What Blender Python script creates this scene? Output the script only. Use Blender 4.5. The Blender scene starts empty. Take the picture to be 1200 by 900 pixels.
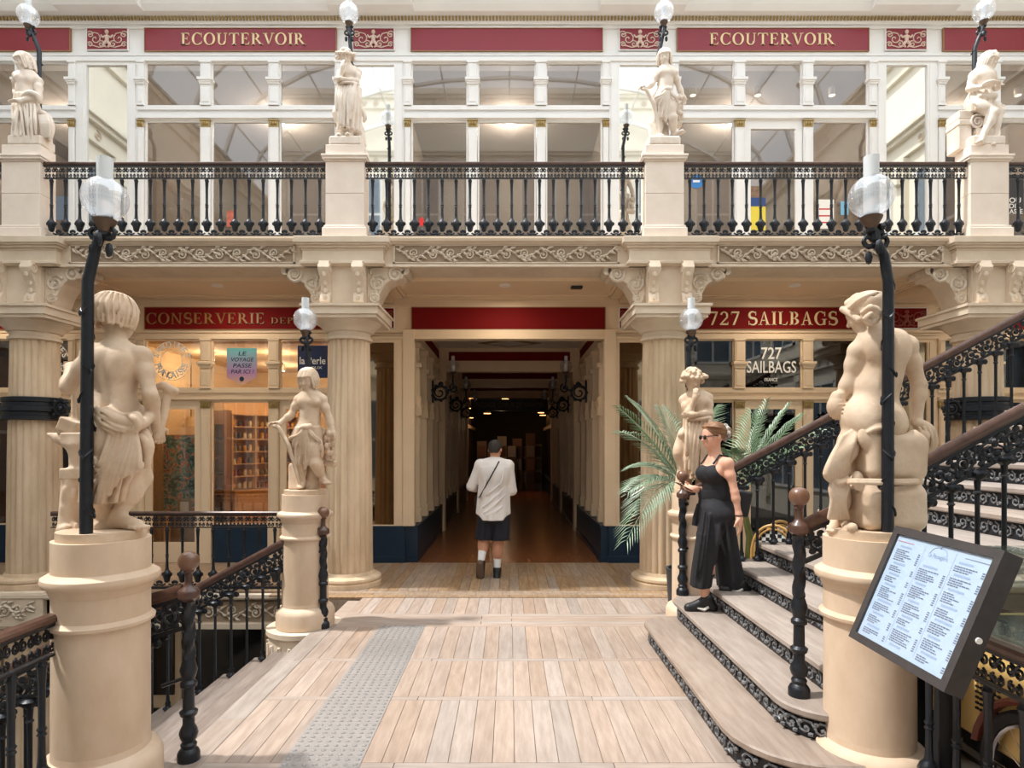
import bpy, bmesh, math, random
import numpy as np
from mathutils import Vector, Matrix
random.seed(7)
sc = bpy.context.scene
COL = sc.collection
PI = math.pi
# ------------------------------------------------------------------ camera, sky, sun, exposure
F, CX, CY, HC = 720.0, 597.0, 522.0, 1.74          # focal length (px of 1200x900), vanishing point, eye height
cam = bpy.data.cameras.new('camera'); camo = bpy.data.objects.new('camera', cam); COL.objects.link(camo)
camo.location = (0, 0, HC); camo.rotation_euler = (PI/2, 0, 0)
cam.sensor_width = 36; cam.lens = 36*F/1200
cam.shift_x = (600-CX)/1200; cam.shift_y = (CY-450)/1200
cam.clip_start = .05; cam.clip_end = 200
sc.camera = camo
world = bpy.data.worlds.new('sky'); sc.world = world; world.use_nodes = True
bg = world.node_tree.nodes['Background']; bg.inputs[0].default_value = (.90, .95, 1.0, 1); bg.inputs[1].default_value = 2.25
sun = bpy.data.lights.new('sun', 'SUN'); suno = bpy.data.objects.new('sun', sun); COL.objects.link(suno)
sun.energy = 4.3; sun.angle = math.radians(2.5); sun.color = (1.0, .965, .91)
suno.rotation_euler = Vector((.47, .02, -.88)).to_track_quat('-Z', 'Y').to_euler(); suno.location = (-8, -1, 14)
sc.view_settings.view_transform = 'Standard'; sc.view_settings.look = 'None'
sc.view_settings.gamma = 1; sc.view_settings.use_curve_mapping = False; sc.view_settings.exposure = .26

def W(px, py, D): return Vector(((px-CX)*D/F, D, HC+(CY-py)*D/F))
def XA(px, D): return (px-CX)*D/F
def ZA(py, D): return HC+(CY-py)*D/F

# ------------------------------------------------------------------ helpers
ORI = {}
class MB:
    def __init__(s): s.v = []; s.f = []
    def add(s, vs, fs, M=None):
        b = len(s.v)
        if M is not None: vs = [M @ Vector(p) for p in vs]
        s.v += [tuple(p) for p in vs]; s.f += [tuple(i+b for i in q) for q in fs]; return s
    def merge(s, o, M=None): return s.add(o.v, o.f, M)
    def box(s, x0, x1, y0, y1, z0, z1, M=None):
        return s.add([(x, y, z) for x in (x0, x1) for y in (y0, y1) for z in (z0, z1)],
                     [(0,1,3,2), (4,6,7,5), (0,4,5,1), (2,3,7,6), (0,2,6,4), (1,5,7,3)], M)
    def lathe(s, prof, n=16, c=(0, 0, 0), M=None, a0=0.0):
        vs, fs = [], []; m = len(prof)
        for r, z in prof:
            for i in range(n):
                a = a0+2*PI*i/n; vs.append((c[0]+r*math.cos(a), c[1]+r*math.sin(a), c[2]+z))
        for k in range(m-1):
            for i in range(n):
                j = (i+1) % n; fs.append((k*n+i, k*n+j, (k+1)*n+j, (k+1)*n+i))
        fs.append(tuple(range(n))[::-1]); fs.append(tuple((m-1)*n+i for i in range(n)))
        return s.add(vs, fs, M)
    def tube(s, path, r, n=6, closed=False, M=None, sq=1.0):
        P = [Vector(p) for p in path]; m = len(P)
        rs = r if isinstance(r, (list, tuple)) else [r]*m
        vs, fs = [], []; up = None
        for k in range(m):
            if closed: t = P[(k+1) % m]-P[k-1]
            else: t = P[min(k+1, m-1)]-P[max(k-1, 0)]
            t = t.normalized() if t.length > 1e-9 else Vector((0, 0, 1))
            if up is None:
                up = Vector((0, 1, 0)) if abs(t.y) < .9 else Vector((1, 0, 0))
            u = up-t*up.dot(t)
            if u.length < 1e-4: u = t.orthogonal()
            u.normalize(); up = u; w = t.cross(u)
            for i in range(n):
                a = 2*PI*i/n+PI/n; vs.append(P[k]+(u*math.cos(a)*sq+w*math.sin(a))*rs[k])
        for k in range(m if closed else m-1):
            for i in range(n):
                j = (i+1) % n; k2 = (k+1) % m; fs.append((k*n+i, k*n+j, k2*n+j, k2*n+i))
        if not closed: fs.append(tuple(range(n))[::-1]); fs.append(tuple((m-1)*n+i for i in range(n)))
        return s.add(vs, fs, M)
    def prism(s, poly, y0, y1, M=None):               # polygon in (x, z) pushed along y
        n = len(poly); vs = [(x, y0, z) for x, z in poly]+[(x, y1, z) for x, z in poly]
        return s.add(vs, [tuple(range(n)), tuple(range(2*n-1, n-1, -1))]+[(i, i+n, (i+1) % n+n, (i+1) % n) for i in range(n)], M)
    def mould(s, poly, x0, x1, M=None):               # profile in (y, z) pushed along x
        n = len(poly); vs = [(x0, y, z) for y, z in poly]+[(x1, y, z) for y, z in poly]
        return s.add(vs, [tuple(range(n)), tuple(range(2*n-1, n-1, -1))]+[(i, i+n, (i+1) % n+n, (i+1) % n) for i in range(n)], M)
    def slab(s, poly, z0, z1):                        # polygon in (x, y) pushed along z
        n = len(poly); vs = [(x, y, z0) for x, y in poly]+[(x, y, z1) for x, y in poly]
        return s.add(vs, [tuple(range(n)), tuple(range(2*n-1, n-1, -1))]+[(i, i+n, (i+1) % n+n, (i+1) % n) for i in range(n)])
    def ball(s, c, r, n=10, m=7, M=None):
        r = r if isinstance(r, (list, tuple)) else (r, r, r); vs = [(c[0], c[1], c[2]-r[2])]; fs = []
        for k in range(1, m):
            p = -PI/2+PI*k/m
            for i in range(n):
                a = 2*PI*i/n; vs.append((c[0]+r[0]*math.cos(p)*math.cos(a), c[1]+r[1]*math.cos(p)*math.sin(a), c[2]+r[2]*math.sin(p)))
        vs.append((c[0], c[1], c[2]+r[2])); t = len(vs)-1
        for i in range(n):
            j = (i+1) % n; fs.append((0, 1+j, 1+i)); fs.append((t, 1+(m-2)*n+i, 1+(m-2)*n+j))
            for k in range(m-2): fs.append((1+k*n+i, 1+k*n+j, 1+(k+1)*n+j, 1+(k+1)*n+i))
        return s.add(vs, fs, M)
    def mesh(s, name, mat, smooth=False, bevel=0, off=(0, 0, 0)):
        me = bpy.data.meshes.new(name); o = Vector(off)
        me.from_pydata([tuple(Vector(p)-o) for p in s.v], [], s.f)
        bm = bmesh.new(); bm.from_mesh(me)
        if bevel:
            bmesh.ops.bevel(bm, geom=list(bm.edges), offset=bevel, segments=1, affect='EDGES', clamp_overlap=True)
        bmesh.ops.recalc_face_normals(bm, faces=bm.faces); bm.to_mesh(me); bm.free()
        me.materials.append(mat)
        if smooth: me.shade_smooth(); me.set_sharp_from_angle(angle=math.radians(38))
        return me
    def build(s, name, mat, parent=None, smooth=False, bevel=0, ori=None):
        if ori is None: ori = ORI[parent] if parent is not None else (Vector((0, 0, 0)))
        ori = Vector(ori)
        me = s.mesh(name, mat, smooth, bevel, ori)
        return link(name, me, parent, ori)

def link(name, data, parent=None, loc=(0, 0, 0), rot=None, scale=None):
    o = bpy.data.objects.new(name, data); COL.objects.link(o); loc = Vector(loc)
    o.location = loc-(ORI[parent] if parent is not None else Vector((0, 0, 0)))
    if parent is not None: o.parent = parent
    if rot is not None: o.rotation_euler = rot
    if scale is not None: o.scale = scale if hasattr(scale, '__len__') else (scale,)*3
    ORI[o] = loc; return o
def tag(o, label, cat, group=None):
    o['label'] = label; o['category'] = cat
    if group: o['group'] = group
    return o
def thing(name, loc, label, cat, group=None): return tag(link(name, None, None, loc), label, cat, group)
def struct(o, label=None, cat=None):
    o['kind'] = 'structure'
    if label: o['label'] = label
    if cat: o['category'] = cat
    return o
def stuff(o): o['kind'] = 'stuff'; return o

# ------------------------------------------------------------------ materials
def lin(c): return tuple(((x/255)/12.92 if x <= 10 else ((x/255+.055)/1.055)**2.4) for x in c)
def M_(name, rgb, rough=.6, metal=0, var=0, var2=None, scale=6, stretch=(1, 1, 1), bump=0, bscale=40, rnd=0, spec=.5, coat=0):
    m = bpy.data.materials.new(name); m.use_nodes = True; nt = m.node_tree; N = nt.nodes; L = nt.links
    b = N['Principled BSDF']; b.inputs['Roughness'].default_value = rough; b.inputs['Metallic'].default_value = metal
    b.inputs['Specular IOR Level'].default_value = spec; b.inputs['Coat Weight'].default_value = coat
    c = lin(rgb)+(1,); b.inputs['Base Color'].default_value = c
    tc = N.new('ShaderNodeTexCoord'); info = N.new('ShaderNodeObjectInfo')
    off = N.new('ShaderNodeVectorMath'); off.operation = 'MULTIPLY_ADD'
    L.new(tc.outputs['Object'], off.inputs[0]); off.inputs[1].default_value = stretch
    sh = N.new('ShaderNodeMath'); sh.operation = 'MULTIPLY'; sh.inputs[1].default_value = 37; L.new(info.outputs['Random'], sh.inputs[0])
    L.new(sh.outputs[0], off.inputs[2]); vec = off.outputs[0]
    if var:
        n = N.new('ShaderNodeTexNoise'); n.inputs['Scale'].default_value = scale; n.inputs['Detail'].default_value = 6; n.inputs['Roughness'].default_value = .62
        L.new(vec, n.inputs['Vector'])
        r = N.new('ShaderNodeMapRange'); r.inputs[1].default_value = .35; r.inputs[2].default_value = .68; L.new(n.outputs[0], r.inputs[0])
        mx = N.new('ShaderNodeMix'); mx.data_type = 'RGBA'; mx.inputs[6].default_value = c
        mx.inputs[7].default_value = (lin(var2)+(1,)) if var2 else tuple(x*(1-var) for x in c[:3])+(1,)
        L.new(r.outputs[0], mx.inputs[0]); out = mx.outputs[2]
        if rnd:
            hs = N.new('ShaderNodeHueSaturation'); mr = N.new('ShaderNodeMapRange'); mr.inputs[3].default_value = 1-rnd; mr.inputs[4].default_value = 1+rnd
            L.new(info.outputs['Random'], mr.inputs[0]); L.new(mr.outputs[0], hs.inputs['Value'])
            ml = N.new('ShaderNodeMath'); ml.operation = 'MULTIPLY'; ml.inputs[1].default_value = 7.31; L.new(info.outputs['Random'], ml.inputs[0])
            fr = N.new('ShaderNodeMath'); fr.operation = 'FRACT'; L.new(ml.outputs[0], fr.inputs[0])
            m2 = N.new('ShaderNodeMapRange'); m2.inputs[3].default_value = .75; m2.inputs[4].default_value = 1.2; L.new(fr.outputs[0], m2.inputs[0]); L.new(m2.outputs[0], hs.inputs['Saturation'])
            L.new(out, hs.inputs['Color']); out = hs.outputs[0]
        L.new(out, b.inputs['Base Color'])
    if bump:
        n = N.new('ShaderNodeTexNoise'); n.inputs['Scale'].default_value = bscale; n.inputs['Detail'].default_value = 4; L.new(vec, n.inputs['Vector'])
        bp = N.new('ShaderNodeBump'); bp.inputs['Strength'].default_value = bump; bp.inputs['Distance'].default_value = .01
        L.new(n.outputs[0], bp.inputs['Height']); L.new(bp.outputs[0], b.inputs['Normal'])
    return m
def glassy(name, rgb, refl=.25, rough=.02, tint=1.0):
    m = bpy.data.materials.new(name); m.use_nodes = True; N = m.node_tree.nodes; L = m.node_tree.links
    N.remove(N['Principled BSDF']); out = N['Material Output']
    t = N.new('ShaderNodeBsdfTransparent'); t.inputs[0].default_value = tuple(x*tint for x in lin(rgb))+(1,)
    g = N.new('ShaderNodeBsdfGlossy'); g.inputs['Roughness'].default_value = rough; g.inputs[0].default_value = (.95, .95, .95, 1)
    lw = N.new('ShaderNodeLayerWeight'); lw.inputs[0].default_value = .5
    pw = N.new('ShaderNodeMath'); pw.operation = 'POWER'; pw.inputs[1].default_value = 4.5; L.new(lw.outputs['Facing'], pw.inputs[0])
    ad = N.new('ShaderNodeMath'); ad.operation = 'MULTIPLY_ADD'; ad.use_clamp = True; ad.inputs[1].default_value = .9-refl; ad.inputs[2].default_value = .04+refl; L.new(pw.outputs[0], ad.inputs[0])
    mx = N.new('ShaderNodeMixShader'); L.new(ad.outputs[0], mx.inputs[0]); L.new(t.outputs[0], mx.inputs[1]); L.new(g.outputs[0], mx.inputs[2])
    L.new(mx.outputs[0], out.inputs[0]); return m
def emis(name, rgb, s):
    m = bpy.data.materials.new(name); m.use_nodes = True; b = m.node_tree.nodes['Principled BSDF']
    b.inputs['Base Color'].default_value = lin(rgb)+(1,); b.inputs['Emission Color'].default_value = lin(rgb)+(1,); b.inputs['Emission Strength'].default_value = s
    return m
stone = M_('statue_stone', (218, 196, 172), .75, var=1, var2=(190, 163, 135), scale=5, bump=.12, bscale=70)
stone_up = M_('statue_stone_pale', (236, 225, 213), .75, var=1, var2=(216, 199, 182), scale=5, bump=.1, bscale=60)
pedst = M_('pedestal_stone', (217, 194, 170), .7, var=1, var2=(196, 170, 143), scale=3.2, stretch=(1, 1, .5), bump=.08, bscale=30)
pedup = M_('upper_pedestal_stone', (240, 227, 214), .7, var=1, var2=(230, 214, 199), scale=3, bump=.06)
colst = M_('column_stone', (222, 198, 168), .75, var=1, var2=(190, 164, 134), scale=4, stretch=(1, 1, .25), bump=.1, bscale=25)
entst = M_('entablature_stone', (224, 207, 186), .72, var=1, var2=(208, 189, 166), scale=2.5, bump=.06)
relst = M_('relief_stone', (214, 200, 182), .8, var=1, var2=(190, 172, 150), scale=9)
recst = M_('relief_ground', (160, 140, 118), .85, var=.12)
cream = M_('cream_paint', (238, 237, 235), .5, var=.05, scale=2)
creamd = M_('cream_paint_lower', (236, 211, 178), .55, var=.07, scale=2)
wallc = M_('plaster', (230, 223, 208), .7, var=.06, scale=1.5)
red_up = M_('sign_maroon', (136, 28, 46), .45, var=.06, scale=2)
red_lo = M_('sign_oxblood', (116, 8, 8), .75, var=.06, scale=2, spec=.2)
gold = M_('gilding', (176, 150, 96), .4, metal=.5, var=.4, scale=60)
goldp = M_('gold_letter_paint', (228, 206, 160), .45)
goldd = M_('dull_gold_letter_paint', (150, 108, 62), .5)
iron = M_('cast_iron', (30, 35, 43), .38, metal=.35, var=.3, scale=30, bump=.15, bscale=90, spec=.6)
railw = M_('handrail_wood', (92, 64, 52), .32, var=1, var2=(64, 42, 36), scale=14, coat=.3)
ballw = M_('finial_wood', (118, 84, 64), .3, var=.25, scale=9, coat=.3)
wood = M_('floor_oak', (170, 152, 139), .55, var=1, var2=(148, 130, 117), scale=5, stretch=(6, .7, 1), rnd=.10, bump=.05, bscale=30)
woodc = M_('cross_board_oak', (168, 152, 140), .55, var=1, var2=(150, 133, 121), scale=5, stretch=(.7, 6, 1), rnd=.07)
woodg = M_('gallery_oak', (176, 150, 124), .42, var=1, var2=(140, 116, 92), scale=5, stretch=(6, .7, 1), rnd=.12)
woodt = M_('tread_oak', (162, 149, 139), .55, var=1, var2=(138, 124, 114), scale=4, stretch=(5, .7, 1), rnd=.07, bump=.05)
woodw = M_('worn_tread_oak', (142, 128, 118), .5, var=1, var2=(112, 98, 90), scale=4, stretch=(5, .7, 1), rnd=.07)
corrw = M_('corridor_oak', (150, 92, 56), .26, var=1, var2=(110, 64, 38), scale=3, stretch=(5, .6, 1))
navy = M_('navy_paint', (8, 42, 66), .4, var=.12)
black = M_('black_paint', (22, 22, 26), .45)
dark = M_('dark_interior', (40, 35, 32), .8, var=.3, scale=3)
grey = M_('grey_wall', (168, 158, 146), .8, var=.06)
greyc = M_('grey_ceiling', (176, 168, 160), .8, var=.05)
white = M_('white_paint', (238, 236, 230), .5)
shopw = M_('shop_wall', (226, 196, 150), .8, var=.05)
pine = M_('shelf_pine', (226, 186, 134), .5, var=.15, scale=4, stretch=(1, 1, 6))
shopf = M_('shop_floor_oak', (196, 138, 78), .35, var=.2, scale=3, stretch=(5, .7, 1))
tact = M_('tactile_metal', (158, 152, 149), .45, metal=.2, var=.12, scale=20)
mirror = M_('mirror_glass', (226, 226, 222), .03, metal=1)
pane_up = glassy('upper_pane', (232, 228, 224), .035)
pane_lo = glassy('lower_pane', (225, 222, 218), .03)
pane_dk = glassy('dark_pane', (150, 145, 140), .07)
globe_m = glassy('globe_glass', (250, 252, 255), .2, .0)
_n = globe_m.node_tree.nodes; _l = globe_m.node_tree.links; _df = _n.new('ShaderNodeBsdfTranslucent'); _df.inputs[0].default_value = (.9, .93, .97, 1)
_mx = _n.new('ShaderNodeMixShader'); _mx.inputs[0].default_value = .16; _src = _n['Material Output'].inputs[0].links[0].from_socket
_l.new(_src, _mx.inputs[1]); _l.new(_df.outputs[0], _mx.inputs[2]); _l.new(_mx.outputs[0], _n['Material Output'].inputs[0])
frost = M_('frosted_chimney', (240, 244, 246), .5)
frost.node_tree.nodes['Principled BSDF'].inputs['Transmission Weight'].default_value = .35
bronze = M_('lamp_bronze', (104, 84, 70), .45, metal=.4, var=.3, scale=20)
# ------------------------------------------------------------------ floors
P = 3.96; XC = -.04
COLX = [XC-1.5*P, XC-.5*P, XC+.5*P, XC+1.5*P]
YC, YF = 7.75, 9.15                                   # column line, shopfront plane
BAYS = [(XC+(i-2.5)*P, XC+(i-1.5)*P) for i in range(5)]
EDGE = -1.84
m = MB().box(EDGE, 2.6, -2.5, 7.0, -.30, -.03)
floor = struct(m.build('floor', woodc), 'pale oak plank floor of the landing', 'floor')
rows = [(-.6, .7), (.78, 1.6), (1.68, 2.44), (2.5, 3.31), (3.37, 4.20), (4.26, 4.96), (5.02, 5.90)]
PW = .122
plank_me = {}
def plank(x, y0, y1, w=PW, mat=wood, mk='plank', parent=None, z=0.0):
    key = (round(y1-y0, 3), round(w, 3), mat.name)
    if key not in plank_me:
        l = y1-y0; g = .0013
        plank_me[key] = MB().box(-w/2+g, w/2-g, -l/2+g, l/2-g, -.028, 0).mesh('plank', mat, bevel=.0016)
    return link(mk, plank_me[key], parent or floor, (x, (y0+y1)/2, z))
for y0, y1 in rows[1:]:
    x = EDGE+.16+PW/2
    while x < 1.32:
        plank(x, y0, y1); x += PW
for k in range(len(rows)-1):                          # single cross boards between the rows
    y0, y1 = rows[k][1], rows[k+1][0]
    if y0 < .5: continue
    x = EDGE+.16
    for L in (1.05, 1.2, .95):
        mm = MB().box(x+.002, x+L-.002, y0+.002, y1-.002, -.028, 0); mm.build('cross_board', woodc, floor, bevel=.0015); x += L
for k in range(5):                                    # band of long boards where the landing meets the gallery
    y0 = 5.90+k*.09
    x = EDGE+.16-.3*(k % 2)
    for L in (1.7, 1.9):
        MB().box(max(x, EDGE+.16)+.002, x+L-.002, y0+.002, y0+.088, -.028, 0).build('cross_board', woodc, floor, bevel=.0015); x += L
x = EDGE+.16+PW/2
while x < 2.0:
    plank(x, 6.35, 7.02); x += PW
for k in range(5):                                    # nosing board along the top of the descending steps
    MB().box(EDGE-.02, EDGE+.158, .8+k*1.04, .8+(k+1)*1.04-.004, -.05, .001).build('nosing_board', woodt, floor, bevel=.006)
# gallery floor in front of the shops
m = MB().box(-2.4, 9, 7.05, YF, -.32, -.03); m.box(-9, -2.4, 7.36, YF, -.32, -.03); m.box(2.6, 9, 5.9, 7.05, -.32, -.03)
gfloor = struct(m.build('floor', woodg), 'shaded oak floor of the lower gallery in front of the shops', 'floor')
for k in range(3):
    for a in range(4):
        MB().box(-2.4+a*1.2+.002-.4*(k % 2), -1.2+a*1.2-.002-.4*(k % 2), 7.05+k*.1, 7.05+k*.1+.097, -.028, 0).build('cross_board', woodg, gfloor, bevel=.0015)
x = -2.38
while x < 2.42:
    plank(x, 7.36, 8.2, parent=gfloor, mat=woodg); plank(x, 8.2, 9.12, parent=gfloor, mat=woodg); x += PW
for s_ in (-1, 1):
    MB().box(min(s_*2.46, s_*9), max(s_*2.46, s_*9), 7.38 if s_ < 0 else 5.92, 9.12, -.03, 0).build('floor_boards', woodg, gfloor)
# tactile warning strip
t = thing('tactile_strip', (-1.03, 4.2, 0), 'grey studded tactile strip laid on the oak floor', 'floor strip')
smb = MB()
for k in range(9):
    y0 = 2.16+k*.42
    MB().box(-1.25, -.812, y0+.001, y0+.419, 0.0005, .004).build('plate', tact, t, bevel=.001)
    for a in range(8):
        for b in range(8):
            cx_ = -1.25+.027+a*.0547; cy_ = y0+.026+b*.0525
            smb.lathe([(.0155, .004), (.0135, .008), (.007, .0095)], 6, (cx_, cy_, 0))
stuff(smb.build('studs', M_('stud_metal', (186, 184, 182), .3, metal=.6), t, smooth=True))

# ------------------------------------------------------------------ spirals and scrollwork
def spiral(c, r0, r1, a0, turns, n, plane='xz', flip=1):
    out = []
    for i in range(n+1):
        t_ = i/n; r = r0+(r1-r0)*t_; a = a0+flip*2*PI*turns*t_
        u, w = r*math.cos(a), r*math.sin(a)
        out.append((c[0]+u, c[1], c[2]+w) if plane == 'xz' else (c[0], c[1]+u, c[2]+w))
    return out
def rinceau(x0, x1, z0, z1, y, seed=1, d=.02):        # running leaf scroll in relief, facing -y
    rr = random.Random(seed); mb = MB(); h = z1-z0; pitch = h*1.15; n = max(2, round((x1-x0)/pitch/2)); pitch = (x1-x0)/n/2; zc = (z0+z1)/2
    wave = [(x0+(x1-x0)*t/(n*12), y-d*.45, zc+.34*h*math.cos(PI*t/6)) for t in range(n*12+1)]
    mb.tube([(a, b, c) for a, b, c in wave], d*.42, 5)
    for i in range(n):
        for hf in (0, 1):
            cx = x0+(2*i+hf)*pitch; fl = 1 if hf == 0 else -1       # crest, then trough of the running stem
            if cx < x0+h*.2 or cx > x1-h*.2: continue
            cz = zc-fl*h*.06
            mb.tube(spiral((cx, y-d*.55, cz), h*.30, h*.03, PI/2*fl, 1.6, 14, flip=-1), [d*.6*(1-.3*k/14) for k in range(15)], 5)
            mb.ball((cx, y-d*.7, cz), (h*.075, d*.9, h*.075), 7, 4)
        for k in range(15):                            # acanthus leaves springing off the stem
            t = (i+(k+.5)/15)*12; ti = int(t); p = Vector(wave[ti]).lerp(Vector(wave[min(ti+1, n*12)]), t-ti); sg = 1 if k % 2 else -1
            dr = Vector((.75+rr.uniform(-.2, .2), 0, sg*(.7+rr.uniform(-.2, .3)))).normalized(); L_ = h*rr.uniform(.22, .42); e_ = p+dr*L_+Vector((L_*.3, 0, 0))
            e_.z = min(max(e_.z, z0+.006), z1-.006); m_ = p+dr*L_*.55+Vector((0, -d*.5, 0)); m_.z = min(max(m_.z, z0+.008), z1-.008)
            mb.tube([p, m_, e_], [d*.45, d*.95, d*.25], 5)
    return mb

# ------------------------------------------------------------------ columns
def fluted(r0, r1, z0, z1, nf=20, c=(0, 0)):
    mb = MB(); n = nf*4; prof = [1, .985, .93, .985]; rings = [(z0, r0), (z0+.03, r0), (z0+(z1-z0)*.5, (r0+r1)/2+.006), (z1, r1)]
    vs = []; fs = []
    for z, r in rings:
        for i in range(n):
            q = prof[i % 4]; q = 1-(1-q)*1.15
            a = 2*PI*i/n; vs.append((c[0]+r*q*math.cos(a), c[1]+r*q*math.sin(a), z))
    for k in range(len(rings)-1):
        for i in range(n):
            j = (i+1) % n; fs.append((k*n+i, k*n+j, (k+1)*n+j, (k+1)*n+i))
    fs.append(tuple((len(rings)-1)*n+i for i in range(n)))
    return mb.add(vs, fs)
def bracket_side(sx):                                 # big carved scroll bracket springing sideways under the beam
    mb = MB(); y0, y1 = -.20, .12
    pts = [(.27, 0), (.27, .52), (.70, .52), (.74, .46), (.70, .36), (.60, .36), (.50, .30), (.42, .16), (.36, .02)]
    mb.prism([(sx*x, z) for x, z in pts], y0, y1)
    rl = MB()
    for c, r in (((.62, .41), .10), ((.40, .30), .11), ((.36, .11), .06)):
        rl.tube(spiral((sx*c[0], y0-.005, c[1]), r, .02, .5, 1.7, 16, flip=sx), [.022*(1-.4*k/16) for k in range(17)], 5)
        rl.ball((sx*c[0], y0, c[1]), (.028, .03, .028), 6, 4)
    for k in range(5):
        rl.ball((sx*(.32+.02*k), y0, .44-.08*k), (.03, .025, .045), 6, 4)
    rl.tube([(sx*.74, y0, .46), (sx*.74, y1, .46)], .055, 10)
    return mb, rl
def console_front(x):                                 # small vertical volute console on the pier face
    mb = MB(); prof = [(-.02, .54), (-.13, .52), (-.16, .44), (-.13, .36), (-.07, .28), (-.05, .16), (-.09, .10), (-.10, .04), (-.06, 0), (0, 0), (0, .54)]
    mb.mould([(y-.27, z) for y, z in prof], x-.06, x+.06)
    for s_ in (-1, 1):
        mb.tube([(x+s_*.062, -.27-.095+.05*math.cos(a), .44+.05*math.sin(a)) for a in [i*PI/5 for i in range(10)]], .012, 4, closed=True)
    for k in range(4): mb.ball((x, -.275-[.13, .07, .06, .09][k], .36-.09*k), (.03, .02, .035), 6, 4)
    return mb
collab = ['fluted stone column beside the statue with the anvil, iron collar round it', 'fluted stone column at the passage mouth beside the shop with jars',
          'fluted stone column at the passage mouth behind the palm', 'fluted stone column behind the upper stair rail, iron collar round it']
base_me = cap_me = None
for i, cx in enumerate(COLX):
    c = thing('fluted_column', (cx, YC, 0), collab[i], 'column', 'columns of the lower gallery')
    if i == 0:
        sh_me = fluted(.295, .255, .16, 3.06).mesh('shaft', colst, smooth=True)
        base_me = MB().lathe([(.40, 0), (.40, .05), (.385, .06), (.40, .085), (.395, .11), (.36, .13), (.325, .135), (.31, .17), (.29, .17)], 40).mesh('base', colst, smooth=True)
        cp = MB().lathe([(.262, 3.04), (.285, 3.05), (.285, 3.08), (.262, 3.09), (.262, 3.14), (.29, 3.15), (.30, 3.17), (.34, 3.21), (.385, 3.245), (.40, 3.27), (.3, 3.28)], 40)
        for a, z0, z1 in ((.43, 3.27, 3.31), (.45, 3.31, 3.40), (.47, 3.40, 3.43)): cp.box(-a, a, -a, a, z0, z1)
        cap_me = cp.mesh('capital', entst, smooth=True)
        pier_me = MB().box(-.27, .27, -.27, .27, 3.43, 3.98).mesh('pier', entst)
        bs = {s_: bracket_side(s_) for s_ in (-1, 1)}
        br_me = {s_: (bs[s_][0].mesh('scroll_bracket', entst, bevel=.006), bs[s_][1].mesh('bracket_carving', relst, smooth=True)) for s_ in (-1, 1)}
        co_me = console_front(0).mesh('console', entst, smooth=True)
    link('shaft', sh_me, c, (cx, YC, 0)); link('base', base_me, c, (cx, YC, 0)); link('capital', cap_me, c, (cx, YC, 0)); link('pier', pier_me, c, (cx, YC, 0))
    for s_ in (-1, 1):
        b = link('scroll_bracket', br_me[s_][0], c, (cx, YC, 3.43)); link('bracket_carving', br_me[s_][1], b, (cx, YC, 3.43))
        link('console', co_me, c, (cx+s_*.2, YC, 3.43))
    if i in (0, 3):
        MB().lathe([(.30, 2.05), (.345, 2.06), (.345, 2.10), (.33, 2.11), (.33, 2.15), (.36, 2.16), (.36, 2.22), (.33, 2.23), (.33, 2.27), (.345, 2.28), (.345, 2.33), (.30, 2.34)], 40, (cx, YC, 0)).build('iron_collar', iron, c, smooth=True)
        sg = 1 if i == 0 else -1
        mb = MB().tube(spiral((cx+sg*.43, YC-.15, 2.2), .10, .03, 0, 1.6, 18), .016, 6); mb.ball((cx+sg*.43, YC-.15, 2.2), .035)
        for k in range(8): mb.ball((cx+sg*.43+.11*math.cos(k*PI/4), YC-.15, 2.2+.11*math.sin(k*PI/4)), .025, 6, 4)
        mb.build('collar_rosette', iron, c, smooth=True)
    # pedestal block under the outer columns reaches down to the lower storey
# ------------------------------------------------------------------ entablature of the upper gallery
YB = 7.52                                             # face of the frieze
m = MB().box(-9, 9, YB, 7.98, 3.92, 4.25)
beam = struct(m.build('trim_1', entst), 'carved stone beam along the edge of the upper gallery', 'beam')
prof_top = [(YB, 4.19), (YB-.025, 4.195), (YB-.035, 4.215), (YB-.07, 4.22), (YB-.08, 4.25), (YB, 4.25)]
MB().mould(prof_top, -9, 9).build('cornice', entst, beam)
MB().mould([(YB, 3.92), (YB-.03, 3.92), (YB-.03, 3.945), (YB-.015, 3.955), (YB, 3.96)], -9, 9).build('lower_moulding', entst, beam)
for i in range(5):
    x0, x1 = BAYS[i][0]+.62, BAYS[i][1]-.62
    if i in (0, 4): x0, x1 = max(x0, -9), min(x1, 9)
    MB().box(x0, x1, YB-.006, YB+.01, 3.978, 4.178).build('frieze_ground', recst, beam)
    fr = MB()
    for z0, z1 in ((3.965, 3.978), (4.178, 4.19)): fr.box(x0-.02, x1+.02, YB-.022, YB, z0, z1)
    for xx in (x0-.02, x1): fr.box(xx, xx+.02, YB-.022, YB, 3.965, 4.19)
    fr.build('frieze_border', entst, beam)
    rinceau(x0+.01, x1-.01, 3.982, 4.174, YB-.006, i).build('frieze_relief', relst, beam, smooth=True)
for i, cx in enumerate(COLX):                         # block breaking forward over each column
    mb = MB().box(cx-.49, cx+.49, YB-.09, YB+.02, 3.92, 4.12)
    mb.box(cx-.51, cx+.51, YB-.11, YB+.02, 3.935, 3.975)
    for a_, y_, z0, z1 in ((.50, .10, 4.10, 4.125), (.53, .125, 4.125, 4.155), (.56, .15, 4.155, 4.175), (.575, .165, 4.175, 4.255)): mb.box(cx-a_, cx+a_, YB-y_, YB+.02, z0, z1)
    mb.build('cornice_block', entst, beam, bevel=.006)
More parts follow.
